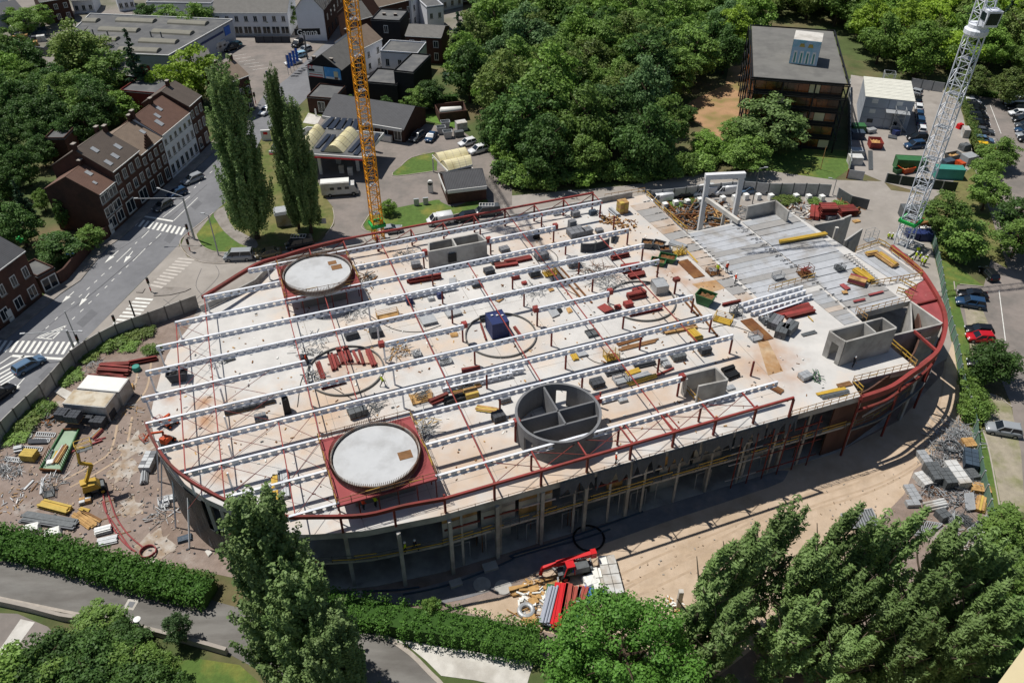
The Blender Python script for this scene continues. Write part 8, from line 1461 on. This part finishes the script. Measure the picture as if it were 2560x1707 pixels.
for x, y, r_ in ((1345, 820, 0), (1385, 830, 2), (1400, 870, 3), (1440, 850, 1), (1270, 850, 2), (1300, 870, 4), (1425, 880, 2)):
    person('H', x, y, 0, r_, 1, 'hi_vis', 'worker in yellow vest in the group outside the red ring beam')['group'] = 'group of workers outside the ring beam'
# STREET FURNITURE
def pole(t, x, y, xt, yt, r_, m, label, cat='lamp post', name='lamp_post', arm=None, head=True):
    p = g(t, x, y); h = zat(p, t, xt, yt); root = thing(name, p, label, cat); MB().tube([p, v3(p, h)], [r_, r_ * .7], 8).build('pole', m, root)
    for a in (arm or []):
        q = v3(p, h - a[2]); e = q + Vector((a[0], a[1], .2)); MB().bar(q, e, .09).build('arm', 'galv', root)
        if head: MB().box(e, .7, .3, .12, math.atan2(a[1], a[0])).build('lamp_head', 'galv', root)
    return root, p, h
pole('E', 1785, 630, 1670, 245, .22, 'galv', 'grey overhead line mast with two arms beside the lawn', 'mast', 'line_mast', [(-8, -.6, .1), (-5, 2.5, -.2), (-1.5, -.3, .3)]); pole('I', 705, 118, -1000 + 1455, -105, .22, 'galv', 'grey line mast with signal arm behind the concrete fence', 'mast', 'line_mast', [(-6, -1, .1), (2.2, -.3, .2)]); pole('E', 1265, 1412, 1182, 1192, .16, 'black', 'dark post without lamp behind the concrete fence', 'post', 'street_post'); pole('E', 2008, 778, 1892, 405, .13, 'galv', 'slender street lamp on the small lawn', arm=[(-.9, .1, 0)]); pole('I', 740, 70, 590, -280, .1, 'galv', 'thin pole beside the line mast at the fence', 'post', 'street_post'); pole('G', 2205, 305, 2290, -20, .1, 'dark_galv', 'tall dark lamp post behind the steel hoarding', arm=[(1.2, 0, 0)]); pole('H', 592, 225, 628, 85, .1, 'galv', 'street lamp beyond the curved hoarding', arm=[(-1.2, .3, 0)]); pole('D', 480, 1560, 535, 1345, .09, 'timber', 'wooden pole in front of the office block', 'post', 'street_post'); pole('G', 595, 260, 590, 205, .07, 'galv', 'small lamp behind the red roof frame', arm=[(-1.4, .4, 0)])
rt, p, h = pole('M', 1322, 1112, 1260, 985, .07, 'galv', 'garden lamp with a white round head by the lane wall'); MB().lathe(v3(p, h - .1), [(.1, 0), (.38, .08), (.38, .2), (.1, .28)], 14).build('lamp_head', 'white_paint', rt)
def signal(t, x, y, xt, yt, label):
    p = g(t, x, y); h = max(2.6, zat(p, t, xt, yt)); root = thing('traffic_light', p, label, 'traffic light'); MB().tube([p, v3(p, h)], .08, 8).build('pole', 'dark_galv', root); MB().tube([p + Vector((0, 0, .3)), p + Vector((0, 0, 1.0))], .1, 8).build('red_band', 'bright_red', root); MB().tube([p + Vector((0, 0, 1.001)), p + Vector((0, 0, 1.4))], .1, 8).build('white_band', 'white_paint', root); b = MB().box(v3(p, h - 1.0), .4, .35, 1.0, .6).build('signal_head', 'black', root)
    for k, m in enumerate(('green_paint', 'yellow_paint', 'bright_red')): MB().lathe(v3(p, h - .9 + k * .3) + Vector((0, -.2, 0)), [(.1, 0), (.1, .04)], 10).build('signal_lens', m, b)
for a in (('E', 1388, 1112, 1345, 985, 'traffic light on the small traffic island'), ('E', 1077, 1450, 1042, 1345, 'traffic light at the crossing by the concrete fence'), ('E', 1747, 742, 1722, 630, 'traffic light beside the pavement corner'), ('E', 1738, 605, 1712, 515, 'red and white traffic light at the zebra crossing'), ('I', 750, 75, 690, -60, 'traffic light at the fence beside the line mast'), ('B', 0, 960, 10, 850, 'traffic light at the old corner house')): signal(*a)
for i, (x, y, x2, y2) in enumerate(((300, 690, 275, 500), (325, 670, 300, 480), (352, 650, 328, 460), (378, 630, 355, 440))):
    p = g('B', x, y); h = zat(p, 'B', x2, y2); f = tag(MB().tube([p, v3(p, h)], .06, 6).build('flag_pole', 'galv'), 'banner flag on a slim pole in the retail car park', 'flag', 'banner flags'); MB().bar(v3(p, h - 1.9) + Vector((.1, 0, 0)), v3(p, h - 1.9) + Vector((.75, 0, 0)), .03, 3.4).build('banner', 'blue_tarp', f)
p = g('B', 110, 790); h = zat(p, 'B', 105, 655); tag(MB().bar(v3(p, h / 2), v3(p, h / 2) + Vector((.5, .1, 0)), .3, h).build('totem_sign', 'blue_box'), 'blue totem sign at the retail car park entrance', 'sign')
p = g('B', 100, 1290); h = zat(p, 'B', 60, 1195); o = thing('price_totem', p, 'white petrol station sign beside the poplars', 'sign'); MB().box(p, 2.0, .4, h, .1).build('board', 'white_frame', o); MB().box(v3(p, h * .6) + Vector((0, -.22, 0)), .9, .06, .6, .1).build('emblem', 'bright_red', o)
p = g('B', 545, 1070); h = zat(p, 'B', 520, 1000); tag(MB().bar(v3(p, h * .5), v3(p, h * .5) + Vector((.4, 0, 0)), .05, h).build('beach_flag', 'white_paint'), 'white feather flag in front of the brick shop', 'flag'); p = g('F', 620, 530); tag(MB().bar(v3(p, 1.6) - Vector((.7, 0, 0)), v3(p, 1.6) + Vector((.7, 0, 0)), .08, 1.1).build('white_sign', 'white_paint'), 'small white sign board in the poplar shade', 'sign')
p = g('E', 690, 890); o = thing('street_sign', p, 'blue direction sign beside the garden wall', 'sign'); MB().tube([p, v3(p, 3)], .05, 6).build('pole', 'galv', o); MB().bar(v3(p, 2.8) - Vector((.6, 0, 0)), v3(p, 2.8) + Vector((.5, .5, 0)), .05, .4).build('plate', 'blue_tarp', o); p = g('E', 290, 880); o = thing('pharmacy_cross', p + Vector((0, 0, 5)), 'green cross sign on the brick house corner', 'sign'); MB().bar(v3(p, 5.5) - Vector((.6, 0, 0)), v3(p, 5.5) + Vector((.6, 0, 0)), .2, .4).build('arm', 'crane_green', o); MB().bar(v3(p, 4.9), v3(p, 6.1), .4, .2).build('upright', 'crane_green', o)
q = g('M', 1205, 850); mh = thing('drain_grate', v3(q, .03), 'square concrete drain grate in the lane', 'drain'); qq = gm("M 1180 798 M 1280 808 M 1225 902 M 1130 885"); MB().prism(qq, .03, .06).build('frame', 'pale_concrete', mh); cc = sum(qq, Vector()) / 4; MB().prism([cc + (p - cc) * .55 for p in qq], .062, .07).build('grate', 'grey_block', mh)
# TREES, HEDGES, SHRUBS
LM = {k: leafmat('leaf_' + k, a, b) for k, (a, b) in dict(mid=('#64833e', '#7e9b4b'), dark=('#446332', '#5b7a3c'), light=('#7d9e44', '#6c8c3e'), blue=('#567447', '#6d8a58'), olive=('#7a8a48', '#68803f'), poplar=('#637f46', '#8aa066'), conifer=('#2d472e', '#3d5a3d'), hedge=('#4e7630', '#608a3a'), lime=('#86a534', '#9ab642'), wind=('#637d42', '#839c60')).items()}
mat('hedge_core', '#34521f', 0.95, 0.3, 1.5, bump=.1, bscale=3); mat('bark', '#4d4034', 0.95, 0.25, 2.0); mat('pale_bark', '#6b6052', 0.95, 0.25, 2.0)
def leaves(name, blobs, per, size, m, seed, flat=.0, aspect=1.0, rough=.48):
    rs = np.random.RandomState(seed); C = []; U = []
    for (c, r) in blobs:
        c = np.array(c, float); r = np.array(r if hasattr(r, '__len__') else (r, r, r), float); k = max(8, int(per * (r[0] * r[1] * r[2]) ** (2 / 3.)))
        u = rs.normal(size=(k, 3)); u /= np.linalg.norm(u, axis=1)[:, None]; u[:, 2] = np.where(u[:, 2] < -.35, -u[:, 2], u[:, 2])
        C.append(c + u * r * (1 - rough + rough * 1.6 * rs.rand(k, 1))); U.append(u)
    C = np.concatenate(C); U = np.concatenate(U); n = len(C); nr = U + rs.normal(size=(n, 3)) * .55; nr[:, 2] += .25; nr /= np.linalg.norm(nr, axis=1)[:, None]
    a = np.cross(nr, rs.normal(size=(n, 3))); a /= np.linalg.norm(a, axis=1)[:, None]; b = np.cross(nr, a); s = size * (.6 + .8 * rs.rand(n, 1)) / 2
    V = np.stack([C - a * s * aspect, C - b * s * .75, C + a * s * aspect, C + b * s * .75], 1).reshape(-1, 3).astype(np.float32)
    me = bpy.data.meshes.new(name); me.vertices.add(4 * n); me.vertices.foreach_set('co', V.ravel()); me.loops.add(4 * n); me.loops.foreach_set('vertex_index', np.arange(4 * n, dtype=np.int32)); me.polygons.add(n); me.polygons.foreach_set('loop_start', np.arange(0, 4 * n, 4, dtype=np.int32)); me.update(calc_edges=True); me.materials.append(LM[m]); return me
def broad_blobs(seed, H=10., R=4.2, zc=.58, rz=.40, n=64, br=(.2, .34)):
    rs = np.random.RandomState(seed); o = []; lump = rs.normal(size=(6, 3)); lump /= np.linalg.norm(lump, axis=1)[:, None]
    for i in range(n):
        u = rs.normal(size=3); u /= np.linalg.norm(u); k = (.35 + .65 * rs.rand() ** .5) * (.82 + .28 * max(0, max(lump @ u)) + .1 * rs.rand()); r = R * rs.uniform(*br)
        o.append(((u[0] * R * k * .9, u[1] * R * k * .9, H * zc + u[2] * H * rz * k), (r, r, r * .75)))
    return o
def column_blobs(seed, H=20., R=2.6, n=46, lean=(0, 0), spread=.3, wind=0., br=.17):
    """steep branches, each a chain of small clumps"""
    rs = np.random.RandomState(seed); o = []
    for i in range(n):
        f = .05 + .83 * rs.rand(); a = rs.rand() * 6.283; pr = R * min(1, .6 + 2 * f) * (1 - max(0, f - .22) * 1.12); d0 = pr * rs.uniform(.1, .55); L_ = H * rs.uniform(.1, .2); k = 6
        for j in range(k):
            u = j / (k - 1); z = H * f + L_ * u; d = d0 + min(pr * .5, L_ * spread) * u; r = R * br * rs.uniform(.75, 1.25) * (1.15 - .6 * u); q = (z / H) ** 1.4
            o.append(((math.cos(a) * d + lean[0] * q + wind * u, math.sin(a) * d + lean[1] * q, z), (r, r, r * 1.7)))
    for j in range(8): o.append(((lean[0] * (.86 + .02 * j), lean[1] * (.86 + .02 * j), H * (.84 + .02 * j)), (.34 - .03 * j, .34 - .03 * j, .6)))
    return o
def conifer_blobs(seed, H=16., R=3.2):
    rs = np.random.RandomState(seed); o = []
    for i in range(26):
        f = i / 26; z = H * (.1 + .88 * f)
        for k in range(max(2, int(9 * (1 - f)))): a = rs.rand() * 6.283; d = R * (1 - f) * rs.uniform(.4, 1.0); o.append(((math.cos(a) * d, math.sin(a) * d, z - d * .25), (.28 + .5 * (1 - f), .28 + .5 * (1 - f), .22)))
    return o
def trunk_mesh(H, r, m, limbs=5, R=3.0, lean=(0, 0), seed=0, top=.9, mi=.35):
    rr = random.Random(seed); mb = MB(); q = lambda f: Vector((lean[0] * f ** 1.4, lean[1] * f ** 1.4, H * f)); mb.tube([q(k / 5 * top) + Vector((rr.uniform(-.1, .1), rr.uniform(-.1, .1), 0)) * (k > 0) for k in range(6)], [r * (1 - .15 * k) for k in range(6)], 7)
    for i in range(limbs): f = mi + (top - mi - .1) * i / limbs; a = i * 2.4; s = q(f); mb.tube([s, s + Vector((math.cos(a) * R * .4, math.sin(a) * R * .4, H * .08)), s + Vector((math.cos(a) * R * .8, math.sin(a) * R * .8, H * .2))], [r * .45, r * .3, r * .12], 5)
    o = mb.build('trunk', m, None, (0, 0, 0)); me = o.data; bpy.data.objects.remove(o); return me
PT = {}
def proto(k, crown, trunk, name, cat): PT[k] = (crown, trunk, name, cat)
for i in range(4): proto('broad%d' % i, leaves('broad_crown', broad_blobs(11 + i, n=(90, 76, 110, 70)[i], br=((.14, .26), (.17, .3), (.12, .24), (.2, .33))[i]), 120, .4, 'mid', i), trunk_mesh(10, .28, 'bark', 6, 3, seed=i), 'broadleaf_tree', 'tree')
for i in range(2): proto('poplar%d' % i, leaves('poplar_crown', column_blobs(31 + i, 26., 6.5, 220, br=.088), 145, .3, 'poplar', i), trunk_mesh(26, .5, 'bark', 6, 2, seed=i), 'poplar_tree', 'tree')
for i in range(3): proto('wind%d' % i, leaves('windblown_crown', column_blobs(41 + i, 18., 2.9, 34, (1.2, .2), .22, .45, .13), 290, .2, 'wind', i, aspect=2.0, rough=.75), trunk_mesh(18, .26, 'pale_bark', 9, 2.4, (1.2, .2), seed=i, mi=.15), 'windblown_poplar', 'tree')
proto('near', leaves('round_crown', broad_blobs(77, 14., 7.6, .55, .44, 260, (.09, .17)), 200, .29, 'light', 5), trunk_mesh(14, .4, 'bark', 8, 6, seed=3), 'round_tree', 'tree')
proto('conifer', leaves('conifer_crown', conifer_blobs(5), 150, .45, 'conifer', 5, aspect=1.4), trunk_mesh(16, .3, 'bark', 0, 1, seed=2, top=.97), 'conifer_tree', 'tree')
proto('bush', leaves('bush_crown', broad_blobs(91, 3., 1.8, .45, .42, 26, (.28, .42)), 200, .3, 'dark', 7), trunk_mesh(3, .1, 'bark', 4, 1.2, seed=4, mi=.1), 'shrub', 'shrub')
def tree(k, p, h, r, m, label, group=None, rot=None):
    cr, tr, name, cat = PT[k]; H0 = {'broad': 10, 'popla': 26, 'windb': 18, 'wind0': 18, 'wind1': 18, 'wind2': 18, 'near': 14, 'conif': 16, 'bush': 3}[k[:5]]; R0 = {'broad': 4.2, 'popla': 6.5, 'wind0': 2.7, 'wind1': 2.7, 'wind2': 2.7, 'near': 7.6, 'conif': 3.2, 'bush': 1.8}[k[:5]]
    root = thing(name, v3(p, 0), label, cat, group, rnd.uniform(0, 6.28) if rot is None else rot); root.scale = (r / R0, r / R0, h / H0 / (1.1 if k[:4] in ('broa', 'near') else 1.0))
    a = bpy.data.objects.new('crown', cr); COL.objects.link(a); a.parent = root; paint_slot(a, LM[m]); b = bpy.data.objects.new('trunk', tr); COL.objects.link(b); b.parent = root; return root
def tt(k, t, x, y, h, r, m, label, group=None, rot=None): return tree(k, g(t, x, y, h), h, r, m, label, group, rot)
# single trees
p = g('Z', 592, 548); tree('poplar0', p, 31.5, 7.0, 'poplar', 'tallest Lombardy poplar beside the street lawn'); p = g('Z', 702, 532); tree('poplar1', p + Vector((-1.4, 1.0, 0)), 29.0, 4.0, 'poplar', 'slim Lombardy poplar behind the pair by the station'); tree('poplar0', p + Vector((1.2, -.6, 0)), 25.0, 4.6, 'poplar', 'shorter Lombardy poplar by the white sign', rot=2)
tt('poplar1', 'Z', 580, 1152, 26, 7.4, 'poplar', 'big Lombardy poplar in front of the rounded facade'); tt('poplar0', 'Z', 672, 1312, 22, 6.4, 'poplar', 'Lombardy poplar right of the big one by the lane', rot=1); tt('poplar1', 'N', 640, 1040, 19, 5.2, 'poplar', 'lower Lombardy poplar leaning out over the lane', rot=3)
tt('near', 'Z', 1440, 1425, 13.5, 7.4, 'hedge', 'broad round bright green tree beside the green tray')
for i, (t, x, y, h, r) in enumerate([('O', 1790, 350, 19, 3.4), ('O', 2080, 200, 20, 3.6), ('P', 60, 40, 19, 3.4), ('P', 620, 0, 21, 3.4), ('P', 300, 300, 18, 3.4), ('P', 900, 165, 19, 3.3), ('P', 1220, 40, 21, 3.4), ('P', 1610, 150, 20, 3.6), ('P', 1900, 330, 18, 3.2), ('P', 2080, 420, 17, 3.2), ('P', 500, 500, 16, 3.2), ('P', 1450, 650, 17, 3.2), ('P', 2000, 700, 16, 3.2), ('P', 1050, 800, 15, 3.0), ('P', 250, 900, 15, 3.2), ('O', 1950, 800, 16, 3.2), ('P', 750, 620, 16, 3.2), ('P', 1350, 1050, 14, 3.0), ('P', 1750, 1050, 14, 3.2), ('P', 700, 1150, 13, 3.0), ('P', 2150, 950, 14, 3.0)]):
    tt('wind%d' % (i % 3), t, x, y, h, r, 'wind', 'windblown poplar of the row beside the scaffold store', 'windblown poplar row', rot=.1 * (i % 3))
for i, (t, x, y, h, r, m) in enumerate([('P', 2300, 20, 6, 3.4, 'mid'), ('P', 2330, 450, 9, 4.0, 'mid'), ('P', 2330, 900, 9, 4.2, 'dark')]): tt('broad%d' % i, t, x, y, h, r, m, 'bushy tree on the car park side of the windblown row', 'bushy trees beside the windblown row')
for t, x, y, h, r, m, lab in [('H', 1890, 450, 8, 4.2, 'mid', 'round dense tree shading the car park corner'), ('H', 1700, 200, 8.5, 4.4, 'mid', 'large dense tree behind the crane foot'), ('H', 2100, 20, 8, 4.0, 'mid', 'round tree beside the parking bays'), ('H', 2380, 230, 8, 4.0, 'dark', 'tree at the outer car park lane'), ('H', 2390, 440, 8, 4.0, 'mid', 'tree nearest the outer car park lane'), ('D', 2190, 1260, 7, 3.6, 'mid', 'loose tree hiding the yellow car'), ('D', 2060, 1420, 6, 3.0, 'mid', 'small tree below the yellow car'), ('L', 2170, 0, 7.5, 3.4, 'dark', 'young dark tree between the parking bays'), ('D', 1950, 600, 8, 3.8, 'olive', 'tree at the end of the car park hedge'), ('D', 2290, 620, 9, 4.4, 'olive', 'broad tree behind the white minivan'), ('D', 90, 880, 13, 7.6, 'wind', 'broad pale tree in front of the office block'), ('C', 2060, 1080, 6, 3.2, 'mid', 'low tree beside the dirt track'), ('C', 1640, 960, 4.5, 2.0, 'dark', 'small dark tree on the dirt clearing'), ('C', 1800, 1200, 6, 3.6, 'light', 'light green low tree at the clearing'), ('C', 2200, 1250, 8, 4.6, 'mid', 'tree between office block and road'), ('A', 620, 170, 15, 7.0, 'olive', 'tall spreading tree in front of the retail shed'), ('A', 960, 430, 13, 6.0, 'mid', 'full tree left of the dark conifer'), ('A', 1720, 410, 14, 6.4, 'lime', 'yellow green tree behind the terrace'), ('A', 1440, 590, 10, 4.2, 'lime', 'yellow green side crown above the red annex'), ('A', 2080, 640, 10, 4.4, 'mid', 'green tree beside the old corner house'), ('F', 1205, 265, 3.2, 1.7, 'light', 'round clipped shrub at the yellow crane'), ('M', 1570, 940, 5, 1.5, 'blue', 'slim young tree by the lane wall'), ('M', 850, 950, 4.0, 3.0, 'mid', 'shrubbery tree behind the lane wall'), ('M', 1080, 1090, 4.0, 2.6, 'dark', 'dark shrub tree right of the lane shrubbery'), ('E', 480, 560, 6, 3.8, 'dark', 'dark round tree beside the garden wall'), ('E', 780, 500, 5, 2.6, 'mid', 'small tree at the garden wall corner'), ('E', 340, 160, 5, 1.8, 'mid', 'slim garden tree behind the blank gable'), ('E', 510, 250, 7, 1.4, 'dark', 'ivy covered trunk beside the garden shed'), ('N', 1600, 800, 3.2, 1.2, 'mid', 'shrub growing out of the clipped hedge')]:
    tt('broad%d' % rnd.randrange(4), t, x, y, h, r, m, lab)
tt('conifer', 'A', 1130, 240, 19, 4.0, 'conifer', 'dark drooping conifer in front of the retail shed'); tt('conifer', 'B', 1850, 90, 17, 4.2, 'conifer', 'dark conifer at the edge of the wood')
for i, (x, y, h, r) in enumerate([(300, 1230, 7, 3.4), (-60, 1350, 8, 3.6), (560, 1200, 6, 3.0), (800, 1190, 6.5, 3.2), (1150, 1290, 6, 3.0), (950, 1330, 6, 3.0), (700, 1400, 7, 3.4), (420, 1430, 7, 3.4), (150, 1480, 7, 3.4), (1100, 1500, 7, 3.2), (1400, 1320, 5, 2.0), (1380, 1500, 6, 2.8)]): tt('broad%d' % (i % 4), 'M', x, y, h, r, ('dark', 'mid', 'dark')[i % 3], 'leafy garden tree below the lane wall', 'garden trees below the lane')
for i, (x, y) in enumerate([(1850, 380), (1850, 480), (1880, 590), (1820, 640), (1930, 660), (1860, 720)]): tree('bush', g('L', x, y), 2.6, 1.6, 'mid', 'shrub in the strip beside the green mesh fence', 'shrubs along the mesh fence')
for i, (t, x, y) in enumerate([('I', 930, 60), ('I', 1040, 20), ('I', 1180, 50), ('E', 1150, 1545), ('E', 1300, 1500), ('I', 820, 150), ('I', 640, 330), ('I', 380, 640), ('I', 250, 760), ('I', 150, 880), ('G', 1480, 300), ('G', 1650, 290), ('H', 130, 290), ('H', 220, 280), ('H', 420, 290), ('I', 1400, 90), ('H', 680, 330)]): tree('bush', g(t, x, y), rnd.uniform(.6, 1.2), rnd.uniform(1.0, 2.0), rnd.choice(['olive', 'mid']), 'patch of weeds growing along the site fence', 'weeds along the site fence')
# leafless tree
p = g('A', 905, 1200); root = thing('bare_tree', p, 'dead leafless tree behind the terrace', 'tree'); rr = random.Random(5); mb = MB(); mb.tube([p, v3(p, 4) + Vector((.2, 0, 0)), v3(p, 9)], [.25, .18, .06], 6); mb.build('trunk', 'pale_bark', root); mb = MB()
for i in range(70): s = v3(p, rr.uniform(3, 8.5)); a = rr.uniform(0, 6.28); l = rr.uniform(1, 3); e = s + Vector((math.cos(a) * l, math.sin(a) * l, l * rr.uniform(.4, 1))); mb.bar(s, e, .05); mb.bar(s.lerp(e, .6), e + Vector((rr.uniform(-.8, .8), rr.uniform(-.8, .8), .5)), .03)
o = mb.build('branches', 'pale_bark', root); o['kind'] = 'stuff'
# woods
def wood(poly, excl, d, n, hr, label, group, mats, seed, fall=None):
    rr = random.Random(seed); P = gm(poly); X = [gm(e) for e in excl]; xs, ys = [p.x for p in P], [p.y for p in P]; pts = []; k = 0
    while len(pts) < n and k < 9000:
        k += 1; q = (rr.uniform(min(xs), max(xs)), rr.uniform(min(ys), max(ys)))
        if not inside(q, P) or any(inside(q, e) for e in X) or any((q[0] - a) ** 2 + (q[1] - b) ** 2 < d * d for a, b in pts): continue
        pts.append(q); h = rr.uniform(*hr); cf = rr.random() < .05; tree('conifer' if cf else 'broad%d' % rr.randrange(4), Vector((q[0], q[1], 0)), h, rr.uniform(.32, .45) * h * (.7 if cf else 1), 'conifer' if cf else rr.choice(mats), 'dark conifer within the ' + group if cf else label, ('conifers of the ' if cf else '') + group)
wood("B 2010 1130 B 2150 1330 B 2290 1480 F 2350 60 G 200 150 G 900 90 G 1300 50 C 1500 1500 C 1450 1150 C 1500 980 C 1700 820 C 1930 700 C 1960 560 C 1960 -90 B 2400 -90 B 2200 60 B 2080 420 B 2000 640 B 1850 900 B 1900 980", ["B 1600 950 B 1930 960 B 1960 1130 B 1600 1130", "C -50 260 C 780 200 C 780 -100 C -50 -100"], 7.2, 120, (9.5, 18.5), 'deciduous tree of the wood behind the petrol station', 'wood behind the petrol station', ['mid', 'light', 'dark', 'olive', 'mid', 'blue'], 3)
wood("C 1960 -170 D 2900 -170 D 2700 700 D 2350 720 D 1700 700 D 1300 740 D 780 620 D 770 260 D -150 190 C 2250 260 C 2150 520 C 1980 560", ["D -150 240 D 765 300 D 765 900 D -150 900"], 6.8, 125, (11, 17), 'willow green tree of the wood behind the office block', 'wood behind the office block', ['olive', 'light', 'mid', 'lime', 'light'], 4)
wood("A -350 650 A 150 650 A 400 800 A 600 950 A 950 980 A 1050 1150 A 1000 1330 A 700 1480 E 480 -60 E 330 80 E 250 400 E 420 620 E 350 760 E 100 760 E -350 900", [], 5.0, 60, (7, 12), 'dense dark tree of the grove behind the brick terrace', 'grove behind the terrace', ['dark', 'mid', 'dark'], 5)
for i, (t, x, y, h, r) in enumerate([('A', 30, 240, 13, 4.6), ('A', -60, 420, 12, 5), ('A', 250, 560, 7, 4), ('A', 1250, 830, 6, 3), ('A', 1050, 820, 8, 4), ('A', 1300, 20, 9, 4), ('A', 1500, 30, 9, 5), ('A', 1750, 20, 10, 5), ('A', 1900, 60, 8, 4), ('A', 180, 60, 8, 4), ('A', 330, 40, 7, 4), ('B', 100, 20, 8, 4), ('B', 250, 10, 8, 4), ('A', 60, 60, 6, 3), ('B', 1180, 870, 5, 1.8), ('B', 860, 870, 4.5, 2.0), ('B', 1340, 920, 3, 1.6), ('B', 1580, 730, 7, 3.6), ('B', 1480, 800, 6, 3.2)]): tt('broad%d' % (i % 4), t, x, y, h, r, ('mid', 'light', 'dark')[i % 3], 'garden tree among the houses around the retail shed', 'garden trees among the houses')
# hedges
def hedge(path, w, h, m, label, size, per, seed, steps=None):
    rs = np.random.RandomState(seed); P = smooth(path, 6); bl = []; o = P[0]
    for i in range(len(P) - 1):
        L_ = (P[i + 1] - P[i]).length; k = max(1, int(L_ / .55)); d = (P[i + 1] - P[i]).normalized(); nn = Vector((-d.y, d.x, 0))
        for j in range(k):
            for u in np.linspace(-.5, .5, max(3, int(w / .6))):
                q = P[i].lerp(P[i + 1], (j + rs.rand()) / k) + nn * float(u * w) - o
                for z in (.2, .55, .88): bl.append(((q.x, q.y, h * z + rs.uniform(-.12, .14)), (.48, .48, .42))) if (z > .8 or abs(u) > .3) else None
    me = leaves('hedge_leaves', bl, per, size, m, seed); root = thing('hedge', o, label, 'hedge'); c = bpy.data.objects.new('foliage', me); COL.objects.link(c); c.parent = root
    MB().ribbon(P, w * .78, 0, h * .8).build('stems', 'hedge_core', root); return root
hedge(gm("M -120 300 M 0 320 M 500 420 M 1000 560 M 1500 690 M 1950 790"), 3.2, 2.3, 'hedge', 'long loose green hedge between lane and left yard', .28, 120, 1)
hedge(gm("N 650 930 N 1000 985 N 1500 1080 N 2000 1150 O 0 1240 O 250 1260"), 3.4, 2.4, 'hedge', 'long clipped bright green hedge in front of the site', .22, 150, 2)
hedge(gm("B 1430 990 B 1600 960 B 1850 930"), 1.6, 2.0, 'dark', 'dark clipped hedge behind the petrol station', .3, 60, 3); hedge(gm("D 1770 900 D 1830 1050 D 1890 1250 D 1960 1450"), 1.4, 1.4, 'olive', 'low hedge between compound and car park', .3, 60, 4); hedge(gm("D 1850 860 D 2100 900"), 1.4, 1.5, 'mid', 'low hedge at the head of the car park', .3, 60, 5)

for i in range(46):   # undergrowth at the wood edge
    u = i / 45; p = (smooth(gm("B 2150 1340 B 2290 1490 F 2350 110 G 200 185 G 900 115 G 1300 80 G 1700 5 C 2000 1480 C 2300 1330"), 6)); q = p[int(u * (len(p) - 1))] + Vector((rnd.uniform(-1.5, 1.5), rnd.uniform(.5, 3), 0)); tree('bush', q, rnd.uniform(2.5, 5), rnd.uniform(2, 3.2), rnd.choice(['mid', 'dark', 'light']), 'undergrowth shrub at the edge of the wood by the road', 'shrubs at the wood edge')
